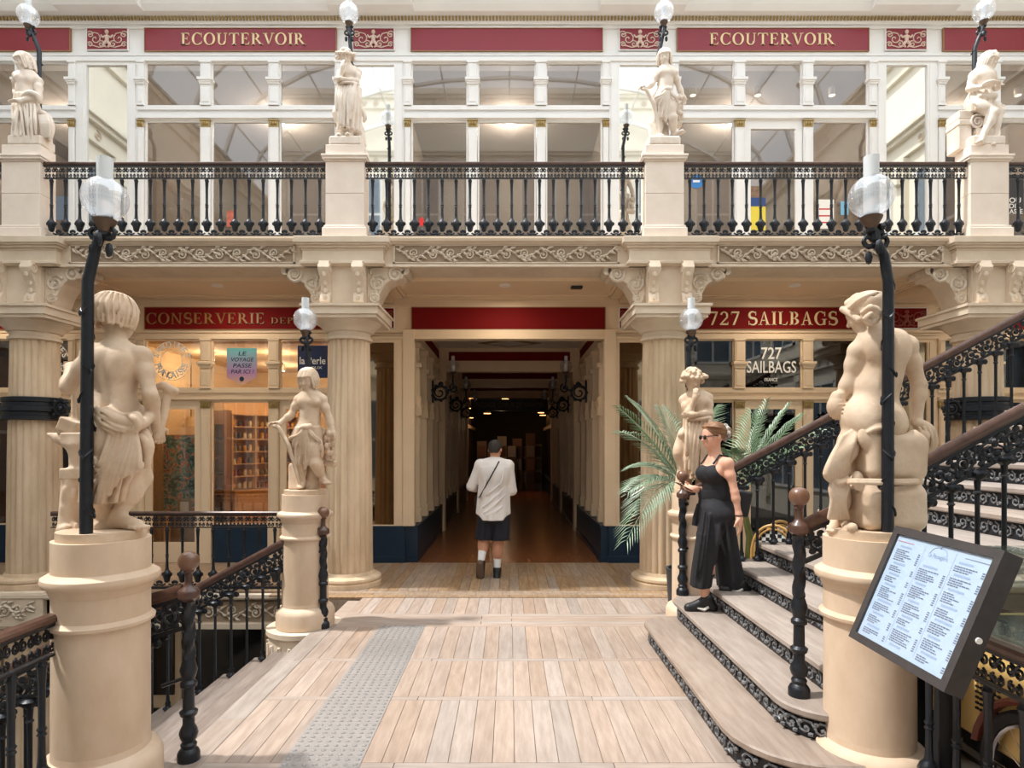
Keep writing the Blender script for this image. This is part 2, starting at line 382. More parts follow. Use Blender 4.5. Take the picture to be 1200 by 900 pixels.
# soffit / ceiling of the lower gallery and upper gallery floor
m = MB().box(-9, 9, 7.98, YF+.02, 3.93, 4.24)
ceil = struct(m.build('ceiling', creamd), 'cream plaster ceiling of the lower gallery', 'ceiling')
for i in range(5):
    x0, x1 = BAYS[i][0]+.42, BAYS[i][1]-.42
    fr = MB()
    for a, z in ((0, .035), (.05, .02)):
        fr.box(x0+a, x1-a, 8.05+a, 8.09+a, 3.93-z, 3.93); fr.box(x0+a, x1-a, 9.0-a, 9.04-a, 3.93-z, 3.93)
        fr.box(x0+a, x0+a+.04, 8.05+a, 9.04-a, 3.93-z, 3.93); fr.box(x1-a-.04, x1-a, 8.05+a, 9.04-a, 3.93-z, 3.93)
    fr.build('ceiling_moulding', creamd, ceil)
for cx in COLX:
    MB().box(cx-.3, cx+.3, 7.98, YF, 3.86, 3.935).build('ceiling_rib', creamd, ceil)
m = MB().box(-9, 9, YB-.02, YF, 4.21, 4.256); struct(m.build('floor', entst), 'stone floor of the upper gallery', 'floor')
dgl = emis('downlight_glow', (255, 240, 210), 2.2)
for i, x in enumerate((-7.4, -4.0, XA(592, 8.5), 3.9, 7.4)):  # middle downlight is real; the outer ones are added to brighten the gallery
    dl = thing('downlight', (x, 8.4, 3.93), 'round recessed downlight in the cream ceiling ' + ['behind the anvil statue, added fill light', 'before the tinned fish shop, added fill light', 'above the passage mouth', 'before the sail bag shop, added fill light', 'above the stairs, added fill light'][i], 'ceiling light', 'downlights of the lower gallery')
    MB().lathe([(.05, -.012), (.075, -.012), (.08, 0), (.05, 0)], 20, ORI[dl]).build('ring', white, dl, smooth=True)
    MB().lathe([(.05, -.008), (.05, -.004)], 20, ORI[dl]).build('lens', dgl, dl)
    l = bpy.data.lights.new('downlight_lamp', 'AREA'); l.shape = 'DISK'; l.size = .1; l.energy = 11; l.color = (1, .88, .72); link('downlight_lamp', l, dl, (x, 8.4, 3.91))
es = tag(MB().box(XA(675, 8.45)-.07, XA(675, 8.45)+.09, 8.4, 8.5, 3.895, 3.93).build('ceiling_sensor', black, bevel=.01), 'small dark sensor plate fixed to the cream ceiling', 'sensor')

# ------------------------------------------------------------------ upper pedestals
uplab = ['square stone pedestal under the statue with a cloak over a rock', 'square stone pedestal under the pensive statue with crossed arms',
         'square stone pedestal under the upper statue leaning on a branch', 'square stone pedestal under the seated statue with a bowl']
YP = 7.635
up_me = None
UPX = [XA(24, 7.5), XA(404, 7.5), XA(779, 7.5), XA(1160, 7.5)]
for i, cx in enumerate(UPX):
    o = thing('upper_pedestal', (cx, YP, 4.256), uplab[i], 'pedestal', 'pedestals of the upper balustrade')
    w = .235
    def sq(a, z0, z1, mb): mb.box(cx-a, cx+a, YP-a+.1, YP+a-.1, 4.256+z0, 4.256+z1)
    mb = MB(); sq(w+.035, 0, .14, mb); sq(w+.02, .14, .17, mb); mb.build('plinth', pedup, o, bevel=.008)
    mb = MB(); sq(w, .17, .56, mb); mb.build('block', pedup, o, bevel=.004)
    mb = MB(); sq(w, .563, .95, mb); mb.build('block', pedup, o, bevel=.004)
    mb = MB(); sq(w+.015, .95, .97, mb); sq(w+.035, .97, 1.0, mb); sq(w+.045, 1.0, 1.03, mb); sq(w+.0, 1.03, 1.16, mb); mb.build('cap', pedup, o, bevel=.006)

# ------------------------------------------------------------------ shopfront facade
def zf(py): return ZA(py, YF)
ZU = dict(floor=4.256, w0=4.62, tr0=6.57, tr1=6.78, w1=7.44, s0=7.60, s1=7.95, top=9.2)
ZL = dict(floor=0, w0=.56, tr0=2.40, tr1=2.58, w1=3.32, s0=3.47, s1=3.79, top=3.93)
wn = [0]
wall_up = struct(MB().box(-9, 9, YF+.02, YF+.25, ZU['s0']-.13, ZU['top']).build('wall_upper', cream), 'cream painted shopfront fascia of the upper gallery', 'wall')
def fascia(Z, mat, parent, x0, x1):
    mb = MB()
    mb.box(x0, x1, YF, YF+.03, Z['s1'], Z['s1']+.05); mb.box(x0, x1, YF, YF+.03, Z['s0']-.05, Z['s0'])
    mb.box(x0, x1, YF-.05, YF+.03, Z['w1'], Z['w1']+.04); mb.box(x0, x1, YF-.03, YF+.03, Z['w1']+.04, Z['w1']+.07)
    mb.build('fascia_moulding', mat, parent)
fascia(ZU, cream, wall_up, -9, 9)
# cornice at the top, breaking forward over the mirrors
prof = [(YF+.03, 8.0), (YF-.03, 8.0), (YF-.04, 8.03), (YF-.06, 8.09), (YF-.16, 8.10), (YF-.22, 8.17), (YF-.24, 8.24), (YF-.30, 8.25), (YF-.32, 8.34), (YF+.03, 8.34)]
MB().mould(prof, -9, 9).build('cornice', cream, wall_up)
MB().box(-9, 9, YF-.33, YF+.03, 8.34, 8.37).build('cornice_capping', M_('lead_capping', (120, 112, 110), .6), wall_up)
MB().box(-9, 9, YF-.1, YF+.2, 8.37, 9.2).build('attic', wallc, wall_up)
bd = MB()
k = -8.6
while k < 8.6: bd.box(k, k+.028, YF-.075, YF-.03, 8.035, 8.085); k += .05
stuff(bd.build('bead_moulding', gold, wall_up))
for cx in COLX:
    MB().mould([(y-.13, z) for y, z in prof[4:]]+[(YF-.1, 8.10)], cx-.62, cx+.62).build('cornice_block', cream, wall_up)
def pilaster(mb, x, Z, w=.074, y=YF-.05, upper=True):
    z0, z1 = (Z['tr1'], Z['w1'])
    mb.box(x-w, x+w, y, YF+.04, z0, z1)
    mb.box(x-w+.02, x+w-.02, y-.008, y, z0+.05, z0+.26); mb.box(x-w+.02, x+w-.02, y-.008, y, z0+.42, z1-.05)
    mb.box(x-w-.012, x+w+.012, y-.015, YF+.04, z1-.03, z1); mb.box(x-w-.008, x+w+.008, y-.012, YF+.04, z0, z0+.03)
    mb.box(x-w-.02, x+w+.02, y-.03, YF+.04, z0+.335, z0+.36); mb.box(x-w-.035, x+w+.035, y-.045, YF+.04, z0+.36, z0+.40); mb.box(x-w-.01, x+w+.01, y-.02, YF+.04, z0+.31, z0+.335)
    mb.box(x-w+.008, x+w-.008, y, YF+.04, Z['w0'], Z['tr0'])
    mb.box(x-w+.02, x+w-.02, y-.01, y, Z['w0']+.1, Z['tr0']-.22)
    mb.box(x-w-.012, x+w+.012, y-.015, YF+.04, Z['floor'], Z['w0']+.12)
def gilt_cap(x, Z, parent, y=YF-.05, w=.074):
    mb = MB(); z1 = Z['tr0']-.005; z0 = z1-.105
    mb.box(x-w+.004, x+w-.004, y-.008, y+.02, z0, z1); mb.box(x-w-.004, x+w+.004, y-.018, y+.02, z1-.02, z1)
    for a in (-.035, 0, .035): mb.ball((x+a, y-.012, z0+.045), (.017, .014, .035), 6, 4)
    mb.build('gilt_capital', gold, parent, smooth=True)
def shopfront(n, x0, x1, Z, mat, pane, lab, doors=()):
    """one bay: pilasters, transom, three upper and three lower panes"""
    o = struct(link('window_%d' % n, None, None, ((x0+x1)/2, YF, Z['floor'])), lab, 'window')
    xs = [x0+.05, x0+(x1-x0)/3, x0+2*(x1-x0)/3, x1-.05]
    for k, x in enumerate(xs):
        mb = MB(); w = .05 if k in (0, 3) else .074
        pilaster(mb, x, Z, w); mb.build('pilaster', mat, o, bevel=.003); gilt_cap(x, Z, o, w=w)
    mb = MB().box(x0, x1, YF-.02, YF+.05, Z['tr0'], Z['tr1']); mb.box(x0, x1, YF-.06, YF+.05, Z['tr0']+.02, Z['tr0']+.06); mb.box(x0, x1, YF-.045, YF+.05, Z['tr1']-.06, Z['tr1']-.01)
    mb.build('transom', mat, o)
    for k in range(3):
        a = xs[k]+(.05 if k == 0 else .074); b = xs[k+1]-(.05 if k == 2 else .074)
        f = MB()
        def rim(z0, z1, t=.022):
            f.box(a, a+t, YF-.01, YF+.03, z0, z1); f.box(b-t, b, YF-.01, YF+.03, z0, z1); f.box(a+t, b-t, YF-.01, YF+.03, z1-t, z1); f.box(a+t, b-t, YF-.01, YF+.03, z0, z0+t)
        rim(Z['tr1'], Z['w1']); zb = Z['w0']
        if k in doors:
            zb = Z['floor']; t = .10
            f.box(a, a+t, YF-.015, YF+.035, zb, Z['tr0']); f.box(b-t, b, YF-.015, YF+.035, zb, Z['tr0']); f.box(a+t, b-t, YF-.015, YF+.035, Z['tr0']-.12, Z['tr0']); f.box(a+t, b-t, YF-.015, YF+.035, zb, zb+.3)
        else: rim(zb, Z['tr0'])
        fo = f.build('sash', mat, o)
        MB().box(a+.01, b-.01, YF+.008, YF+.014, Z['tr1']+.01, Z['w1']-.01).build('pane', pane, fo)
        MB().box(a+.01, b-.01, YF+.008, YF+.014, zb+.02, Z['tr0']-.01).build('pane', pane, fo)
    return o
def mirror_pier(n, cx, Z, mat, lab, glass, hw=.46, gw=.305):
    o = struct(link('window_%d' % n, None, None, (cx, YF, Z['floor'])), lab, 'mirror')
    mb = MB()
    for s_ in (-1, 1):
        a, b = sorted((cx+s_*gw, cx+s_*(hw)))
        mb.box(a, b, YF-.03, YF+.04, Z['floor'], Z['w1']+.05); mb.box(a+.03, b-.03, YF-.04, YF-.03, Z['w0']+.1, Z['w1']-.05)
    mb.box(cx-gw, cx+gw, YF-.03, YF+.04, Z['w1']-.05, Z['w1']+.05); mb.box(cx-gw, cx+gw, YF-.03, YF+.04, Z['floor'], Z['w0'])
    mb.build('frame', mat, o)
    MB().box(cx-gw, cx+gw, YF+.0, YF+.01, Z['w0'], Z['w1']-.05).build('mirror_pane', glass, o)
    return o
upl = ['upper shop window at the left end of the gallery, behind the first pedestal', 'upper shop window under the sign between the cloaked and the pensive statue',
       'upper shop window under the blank maroon board', 'upper shop window with posters between the branch statue and the seated statue', 'upper shop window past the seated statue']
for i in range(5):
    x0, x1 = BAYS[i][0]+.46, BAYS[i][1]-.46
    shopfront(i+1, max(x0, -8.9), min(x1, 8.9), ZU, cream, pane_up, upl[i], doors=(1,) if i == 3 else ())
for i, cx in enumerate(COLX):
    mirror_pier(6+i, cx, ZU, cream, 'tall mirror pier of the upper gallery behind ' + ['the cloaked statue', 'the pensive statue', 'the statue with a branch', 'the seated statue'][i], mirror)
# ------------------------------------------------------------------ lettering
def serif(ch):
    R = lambda a, b, c, d: [(a, b), (c, b), (c, d), (a, d)]
    out = []
    def ring(cx, cy, rx, ry, tk, tn, a0, a1, n=18):
        for i in range(n):
            p = [math.radians(a0+(a1-a0)*(i+k)/n) for k in (0, 1)]
            q = []
            for a in p: q.append((cx+rx*math.cos(a), cy+ry*math.sin(a)))
            for a in p[::-1]: q.append((cx+(rx-tk)*math.cos(a), cy+(ry-tn)*math.sin(a)))
            out.append(q)
    def stem(x, z0=0, z1=1, w=.15, sb=True, st=True):
        out.append(R(x, z0, x+w, z1))
        if sb: out.append(R(x-.08, z0, x+w+.08, z0+.05))
        if st: out.append(R(x-.08, z1-.05, x+w+.08, z1))
    def tri(*p): out.append(list(p))
    if ch == 'I': stem(.1); return out, .36
    if ch in 'EL':
        stem(.1, st=ch == 'L'); out.append(R(.02, 0, .62, .05)); tri((.62, 0), (.67, .27), (.52, .04)); 
        if ch == 'E':
            out.append(R(.02, .95, .6, 1)); tri((.6, 1), (.62, .75), (.5, .96)); out.append(R(.2, .49, .46, .54)); out.append(R(.44, .39, .475, .64))
        return out, .72
    if ch == 'T':
        stem(.31, st=False); out.append(R(.02, .95, .75, 1)); tri((.02, 1), (.0, .74), (.14, .96)); tri((.75, 1), (.77, .74), (.63, .96)); return out, .80
    if ch in 'CG':
        ring(.44, .5, .42, .52, .16, .05, 48, 318); out.append(R(.72, .66, .755, .99)); 
        if ch == 'G': out.append(R(.63, .02, .77, .42)); out.append(R(.54, .4, .85, .45)); return out, .90
        out.append(R(.74, .1, .77, .3)); return out, .82
    if ch == 'O': ring(.45, .5, .43, .52, .16, .05, 0, 360, 28); return out, .92
    if ch == 'U':
        stem(.09, .3, 1, sb=False); stem(.63, .3, 1, w=.06, sb=False); ring(.39, .32, .3, .34, .13, .06, 180, 360); return out, .84
    if ch in 'RPBD':
        stem(.1)
        if ch == 'D': ring(.22, .5, .55, .5, .16, .05, -90, 90); return out, .84
        ring(.25, .735, .35, .265, .15, .05, -90, 90)
        if ch == 'R': tri((.33, .49), (.48, .5), (.84, 0), (.66, 0)); out.append(R(.66, 0, .9, .045)); return out, .84
        if ch == 'B': ring(.25, .26, .4, .26, .16, .05, -90, 90); return out, .74
        return out, .68
    if ch == 'V': tri((.05, 1), (.21, 1), (.47, .12), (.42, 0), (.38, 0)); tri((.68, 1), (.74, 1), (.44, 0), (.39, 0)); out.append(R(-.02, .95, .3, 1)); out.append(R(.58, .95, .84, 1)); return out, .80
    if ch == 'A': tri((.35, 1), (.42, 1), (.72, 0), (.56, 0)); tri((.33, .9), (.39, 1), (.14, 0), (.08, 0)); out.append(R(.2, .32, .56, .37)); out.append(R(0, 0, .24, .05)); out.append(R(.48, 0, .82, .05)); return out, .82
    if ch == 'N': stem(.1, w=.06); out.append(R(.68, 0, .74, 1)); tri((.06, 1), (.22, 1), (.74, 0), (.66, 0)); out.append(R(.58, .95, .84, 1)); return out, .88
    if ch == 'S':
        P_ = []
        for i in range(13): a = math.radians(35+i*(235/12)); P_.append((.33+.23*math.cos(a), .745+.24*math.sin(a)))
        for i in range(1, 13): a = math.radians(90-i*(230/12)); P_.append((.33+.26*math.cos(a), .265+.25*math.sin(a)))
        n = len(P_)
        for i in range(n-1):
            t0, t1 = i/(n-1), (i+1)/(n-1); w0, w1 = [.03+.06*math.sin(PI*t)**1.2 for t in (t0, t1)]
            d = Vector(P_[i+1])-Vector(P_[i]); nn = Vector((-d.y, d.x)).normalized()
            out.append([tuple(Vector(P_[i])+nn*w0), tuple(Vector(P_[i])-nn*w0), tuple(Vector(P_[i+1])-nn*w1), tuple(Vector(P_[i+1])+nn*w1)])
        out.append(R(.53, .72, .56, 1)); out.append(R(.06, 0, .09, .3)); return out, .66
    if ch == '7': out.append(R(.04, .88, .62, 1)); tri((.5, .9), (.62, .9), (.3, 0), (.16, 0)); out.append(R(.04, .76, .075, 1)); return out, .68
    if ch == '2':
        ring(.31, .72, .27, .28, .13, .07, -20, 170, 14); tri((.53, .66), (.57, .56), (.16, .1), (.03, .08)); out.append(R(.03, 0, .6, .12)); out.append(R(.57, 0, .6, .24)); return out, .66
    return [], .38
def letters(txt, x0, x1, z0, h, y, mat, parent, name='lettering', dep=.012):
    tot = sum(serif(c)[1] for c in txt)+.08*(len(txt)-1); sx = (x1-x0)/tot; x = x0
    for c in txt:
        g, adv = serif(c)
        mb = MB()
        for poly in g: mb.prism([(x+p[0]*sx, z0+p[1]*h) for p in poly], y-dep, y)
        if g: mb.build('letter', mat, parent)
        x += (adv+.08)*sx
def sans(txt, size, bold=0.0):
    cu = bpy.data.curves.new('t', 'FONT'); cu.body = txt; cu.size = size; cu.offset = bold; cu.resolution_u = 3
    o = bpy.data.objects.new('t', cu); COL.objects.link(o); bpy.context.view_layer.update()
    me = bpy.data.meshes.new_from_object(o.evaluated_get(bpy.context.evaluated_depsgraph_get()))
    vs = [v.co.copy() for v in me.vertices]; fs = [tuple(p.vertices) for p in me.polygons]
    bpy.data.objects.remove(o); bpy.data.curves.remove(cu); bpy.data.meshes.remove(me); return vs, fs
def print_sans(txts, y, mat, parent, name='lettering', M=None, slant=0):
    """txts: (text, x0, x1, z0, z1), flat print facing -y"""
    mb = MB()
    for t_, x0, x1, z0, z1 in txts:
        vs, fs = sans(t_, 1.0, .012)
        ax = min(v.x for v in vs); bx = max(v.x for v in vs); az = min(v.y for v in vs); bz = max(v.y for v in vs)
        mb.add([(x0+(v.x-ax)/(bx-ax)*(x1-x0)+slant*(v.y-az)/(bz-az)*(z1-z0), y, z0+(v.y-az)/(bz-az)*(z1-z0)) for v in vs], fs, M)
    return mb.build(name, mat, parent)

# ------------------------------------------------------------------ sign boards
edgem = M_('sign_edging', (150, 112, 74), .5)
PANEL = {}
def board(name, x0, x1, z0, z1, mat, lab, cat='sign', y=YF, group=None, edge=edgem):
    o = thing(name, ((x0+x1)/2, y, z0), lab, cat, group)
    PANEL[o] = MB().box(x0, x1, y-.012, y+.02, z0, z1).build('panel', mat, o)
    f = MB(); t_ = .009
    f.box(x0-t_, x1+t_, y-.022, y+.02, z1, z1+t_); f.box(x0-t_, x1+t_, y-.022, y+.02, z0-t_, z0); f.box(x0-t_, x0, y-.022, y+.02, z0, z1); f.box(x1, x1+t_, y-.022, y+.02, z0, z1)
    f.build('edging', edge, o); return o
def scroll_panel(cx, z0, z1, hw, mat, lab, rm):
    o = board('relief_panel', cx-hw, cx+hw, z0, z1, mat, lab, 'panel', edge=cream)
    h = z1-z0; zc = (z0+z1)/2; mb = MB(); y = YF-.016
    for s_ in (-1, 1):
        for (cx_, cz, r) in ((.58, .0, .30), (.30, -.24, .16), (.84, .20, .16), (.84, -.26, .12)):
            mb.tube(spiral((cx+s_*cx_*hw, y-.004, zc+cz*h), r*h*1.1, .006, .6 if s_ > 0 else PI-.6, 1.4, 12, flip=s_), .0085, 5)
        mb.tube([(cx+s_*.1*hw, y, zc-.34*h), (cx+s_*.4*hw, y-.004, zc-.40*h), (cx+s_*.75*hw, y, zc-.30*h)], .009, 5)
        mb.tube([(cx+s_*.06*hw, y-.005, zc+.12*h), (cx+s_*.2*hw, y-.012, zc+.05*h), (cx+s_*.3*hw, y-.005, zc+.18*h)], [.02, .015, .011], 6)
        mb.tube([(cx+s_*.04*hw, y-.008, zc-.14*h), (cx+s_*.16*hw, y-.012, zc-.30*h), (cx+s_*.04*hw, y-.006, zc-.40*h)], [.026, .02, .012], 6)
    mb.ball((cx, y-.008, zc+.02*h), (.032, .02, .06)); mb.ball((cx, y-.01, zc+.31*h), (.03, .024, .034))
    mb.build('relief', rm, o, smooth=True); return o
sgn = {1: 'maroon sign reading ECOUTERVOIR between the cloaked and the pensive statue', 2: 'blank maroon fascia board over the middle of the upper gallery',
       3: 'maroon sign reading ECOUTERVOIR between the branch and the seated statue', 0: 'blank maroon fascia board behind the lamp of the cloaked statue', 4: 'blank maroon fascia board behind the lamp of the seated statue'}
for i in range(5):
    x0, x1 = BAYS[i][0]+.56, BAYS[i][1]-.56
    if i == 0: x0 = -8.9
    if i == 4: x1 = 8.9
    o = board('sign_board', x0, x1, 7.61, 7.94, red_up, sgn[i])
    if i == 1: letters('ECOUTERVOIR', XA(213, YF), XA(358, YF), 7.695, .175, YF-.012, goldp, PANEL[o])
    if i == 3: letters('ECOUTERVOIR', XA(831, YF), XA(977, YF), 7.695, .175, YF-.012, goldp, PANEL[o])
nm = ['the cloaked statue', 'the pensive statue', 'the statue with a branch', 'the seated statue']
relw = M_('relief_cream_paint', (216, 190, 176), .6)
for i, cx in enumerate(COLX): scroll_panel(cx, 7.625, 7.94, .30, red_up, 'small maroon panel with cream scroll relief above ' + nm[i], relw)

# ------------------------------------------------------------------ lower shopfronts
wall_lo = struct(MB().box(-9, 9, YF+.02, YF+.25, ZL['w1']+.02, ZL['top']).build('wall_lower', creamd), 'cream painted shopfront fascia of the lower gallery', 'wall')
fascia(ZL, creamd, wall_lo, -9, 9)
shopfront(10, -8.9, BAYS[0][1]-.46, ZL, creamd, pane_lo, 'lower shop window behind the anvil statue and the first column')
w_cons = shopfront(11, BAYS[1][0]+.46, BAYS[1][1]-.46, ZL, creamd, pane_lo, 'lower window of the tinned fish shop', doors=(0, 2))
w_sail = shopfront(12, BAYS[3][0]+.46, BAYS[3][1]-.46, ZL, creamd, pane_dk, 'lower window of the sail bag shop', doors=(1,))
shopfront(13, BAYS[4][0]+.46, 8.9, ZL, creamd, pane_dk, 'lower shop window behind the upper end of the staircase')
for k, (a, b) in enumerate(((-8.9, BAYS[0][1]-.46), (BAYS[1][0]+.46, BAYS[1][1]-.46), (BAYS[3][0]+.46, BAYS[3][1]-.46), (BAYS[4][0]+.46, 8.9))):
    mb = MB()
    if k == 1: d = (b-a)/3; mb.box(a+d, a+2*d-.0, YF-.02, YF+.03, 0, ZL['w0'])
    elif k == 2: d = (b-a)/3; mb.box(a, a+d, YF-.02, YF+.03, 0, ZL['w0']); mb.box(a+2*d, b, YF-.02, YF+.03, 0, ZL['w0'])
    else: mb.box(a, b, YF-.02, YF+.03, 0, ZL['w0'])
    struct(mb.build('baseboard_' + ['far_left', 'left', 'right', 'far_right'][k], navy), 'navy stall riser below the shop window', 'baseboard')
lowm = M_('dark_mirror', (150, 138, 120), .04, metal=1)
for i, cx in enumerate(COLX):
    mirror_pier(14+i, cx, ZL, creamd, 'mirror pier of the lower gallery behind ' + ['the column with the anvil statue', 'the column beside the jars shop', 'the column behind the palm', 'the column behind the stairs'][i], lowm)
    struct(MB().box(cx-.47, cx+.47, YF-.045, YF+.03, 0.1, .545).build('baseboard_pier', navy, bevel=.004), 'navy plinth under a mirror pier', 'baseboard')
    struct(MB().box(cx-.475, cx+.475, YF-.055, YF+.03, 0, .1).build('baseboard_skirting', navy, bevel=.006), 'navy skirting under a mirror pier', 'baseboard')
o = board('sign_board', BAYS[1][0]+.56, BAYS[1][1]-.56, 3.47, 3.79, red_lo, 'oxblood sign reading CONSERVERIE DEPUIS over the tinned fish shop')
letters('CONSERVERIE', XA(172, YF), XA(311, YF), 3.545, .165, YF-.012, goldd, PANEL[o])
letters('DEPUIS', XA(318, YF), XA(368, YF), 3.548, .095, YF-.012, goldd, PANEL[o])
board('sign_board', -1.45, 1.42, 3.47, 3.79, red_lo, 'blank oxblood board over the mouth of the passage')
o = board('sign_board', BAYS[3][0]+.56, BAYS[3][1]-.56, 3.47, 3.79, red_lo, 'oxblood sign reading 727 SAILBAGS over the sail bag shop')
letters('727 SAILBAGS', XA(830, YF), XA(981, YF), 3.53, .2, YF-.012, goldp, PANEL[o])
board('sign_board', -8.9, BAYS[0][1]-.56, 3.47, 3.79, red_lo, 'blank oxblood board behind the column with the anvil statue')
board('sign_board', BAYS[4][0]+.56, 8.9, 3.47, 3.79, red_lo, 'blank oxblood board behind the column beside the stairs')
reld = M_('relief_dull_paint', (140, 66, 54), .6)
for i, cx in enumerate(COLX): scroll_panel(cx, 3.485, 3.78, .30, red_lo, 'small oxblood panel with scroll relief ' + ['behind the anvil statue, added fill light', 'beside the passage near the jar shop', 'beside the passage near the sail bag shop', 'behind the statue seated on a bale'][i], reld)

# ------------------------------------------------------------------ the passage (corridor)
XL, XR = -1.41, 1.41
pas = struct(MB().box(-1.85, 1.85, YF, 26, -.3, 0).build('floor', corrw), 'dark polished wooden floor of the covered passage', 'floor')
struct(MB().box(-1.9, 1.9, YF+.25, 26, 3.72, 3.95).build('ceiling', M_('passage_ceiling', (244, 238, 228), .7)), 'pale ceiling of the covered passage', 'ceiling')
FR = [YF, 12.6, 16.0, 19.4]
for s_, nmn in ((-1, 'passage_left'), (1, 'passage_right')):
    X = XL if s_ < 0 else XR
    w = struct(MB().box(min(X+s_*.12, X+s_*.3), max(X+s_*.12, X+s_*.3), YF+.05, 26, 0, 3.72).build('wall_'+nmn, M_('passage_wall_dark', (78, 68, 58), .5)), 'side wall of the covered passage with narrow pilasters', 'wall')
    a, b = sorted((X-s_*.05, X+s_*.2))
    MB().box(a, b, YF-.0, 26, .08, .545).build('navy_base', navy, w, bevel=.004); MB().box(min(a, a-s_*.015), b, YF, 26, 0, .08).build('skirting', navy, w)
    a, b = sorted((X, X+s_*.2)); MB().box(a, b, YF+.05, 26, 3.33, 3.47).build('frieze_rail', creamd, w); MB().box(a, b, YF+.05, 26, 3.66, 3.72).build('frieze_rail', creamd, w)
    MB().box(min(X+s_*.02, X+s_*.2), max(X+s_*.02, X+s_*.2), YF+.05, 26, 3.47, 3.66).build('red_frieze', red_lo, w)
    a, b = sorted((X+s_*.02, X+s_*.2)); MB().box(a, b, YF+.05, 26, 2.36, 2.48).build('transom', creamd, w)
    for fy in FR[:-1]:
        for k in range(4):
            y = fy+.45+k*.83
            mb = MB().box(min(X-s_*.01, X+s_*.12), max(X-s_*.01, X+s_*.12), y-.07, y+.07, .55, 3.33)
            for z0, z1, e in ((2.20, 2.34, .03), (2.34, 2.50, .02), (2.95, 3.02, .04), (.55, .75, .02), (3.25, 3.33, .03)):
                mb.box(min(X-s_*(.01+e), X+s_*.12), max(X-s_*(.01+e), X+s_*.12), y-.07-e, y+.07+e, z0, z1)
            mb.build('pilaster', creamd, w, bevel=.004)
        mb = MB()
    # posts at the mouth
    struct(MB().box(min(X, X+s_*.17), max(X, X+s_*.17), YF-.055, YF+.1, .545, 3.46).build('trim_post', creamd, bevel=.004), 'cream post at the mouth of the passage', 'trim')
struct(MB().box(XL-.13, XR+.13, YF-.02, YF+.2, 3.33, 3.46).build('trim_lintel', creamd), 'cream lintel across the mouth of the passage', 'trim')
for k, fy in enumerate(FR[1:]):
    b = struct(MB().box(XL-.05, XR+.05, fy-.12, fy+.12, 3.24, 3.72).build('trim_%d' % (k+2), creamd), 'cream cross beam with a dark red panel inside the passage', 'beam')
    MB().box(XL+.18, XR-.18, fy-.128, fy-.11, 3.46, 3.64).build('red_panel', red_lo, b)
    mb = MB()
    for s_ in (-1, 1):
        X = XL if s_ < 0 else XR
        a, c_ = sorted((X-s_*.1, X+s_*.12)); mb.box(a, c_, fy-.12, fy+.12, 0, 3.24); a, c_ = sorted((X-s_*.13, X+s_*.12)); mb.box(a, c_, fy-.15, fy+.15, 3.05, 3.24)
    mb.build('posts', creamd, b)
o = tag(MB().prism([(-.62, 0), (0, .42), (.62, 0), (0, -.42)], -.01, .0, Matrix.Translation((0, 11.85, 3.715)) @ Matrix.Rotation(PI/2, 4, 'X')).build('ceiling_rose', gold), 'gilt lozenge ornament on the passage ceiling', 'ornament')
MB().prism([(-.42, 0), (0, .28), (.42, 0), (0, -.28)], -.014, -.008, Matrix.Translation((0, 11.85, 3.71)) @ Matrix.Rotation(PI/2, 4, 'X')).build('lozenge_field', cream, o)
# far end: dark shop with shelves of lamps
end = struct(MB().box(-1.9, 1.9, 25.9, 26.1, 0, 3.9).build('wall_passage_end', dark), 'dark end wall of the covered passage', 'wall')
o = thing('hanging_sign', (0, 19.9, 2.95), 'dark hanging sign with dim capitals deep inside the passage', 'sign')
MB().box(-1.25, 1.25, 19.9, 19.95, 2.86, 3.24).build('panel', black, o)
for x in (-1, 1): MB().tube([(x, 19.92, 3.24), (x, 19.92, 3.72)], .01, 5).build('hanger', iron, o)
print_sans([('PASSAGE COEUR DE NANTES', -1.1, 1.1, 2.98, 3.13)], 19.895, M_('dim_letter', (92, 82, 68), .6), o)
glow = emis('pendant_glow', (255, 178, 104), 5)
rr = random.Random(5)
for k in range(13):
    px = [552, 558, 566, 571, 581, 583, 592, 596, 548, 551, 632, 634, 636][k]; py = [467, 474, 473, 485, 473, 480, 468, 480, 479, 490, 474, 484, 487][k]
    p = W(px, py, 21.0+.32*k)
    t = thing('pendant_lamp', p, 'small glowing pendant lamp deep inside the dark passage', 'lamp', 'pendant lamps at the end of the passage')
    MB().lathe([(.02, .12), (.13, .05), (.14, .02), (.13, .02)], 14, p).build('shade', black, t, smooth=True); MB().lathe([(.125, .018), (.125, .006)], 14, p).build('diffuser', glow, t)
    MB().tube([p+Vector((0, 0, .12)), (p.x, p.y, 3.72)], .008, 4).build('cord', black, t)
l = bpy.data.lights.new('passage_end_fill', 'POINT'); l.energy = 9; l.color = (1, .72, .45); l.shadow_soft_size = .12; link('passage_end_fill', l, t, (-.3, 21.6, 2.5))  # added fill that brightens the cabinets; no pendant hangs at this point
shopd = [M_('far_goods_%d' % i, c, .7) for i, c in enumerate([(120, 104, 92), (92, 62, 44), (150, 140, 128), (70, 58, 52), (112, 80, 62)])]
for k in range(8):
    x = -1.05+.38*k if k < 4 else .3+.25*(k-4); h = [1.9, 1.5, 2.1, 1.7, 2.0, 1.6, 2.2, 1.8][k]; y = 23.2+.3*(k % 3)
    c = thing('display_cabinet', (x, y, 0), ('tall ' if h > 1.75 else 'low ')+['taupe', 'brown', 'pale grey', 'dark', 'rust'][k % 5]+' display cabinet '+('on the jar shop side' if k < 4 else 'on the sail bag side')+' of the dark passage end', 'cabinet', 'cabinets at the end of the passage')
    MB().box(x-.18, x+.18, y, y+.3, 0, h).build('carcass', shopd[k % 5], c, bevel=.01)
    for q in range(3): MB().box(x-.15, x+.15, y-.02, y, .3+q*.5, .72+q*.5).build('panel', shopd[(k+q+2) % 5], c, bevel=.006)

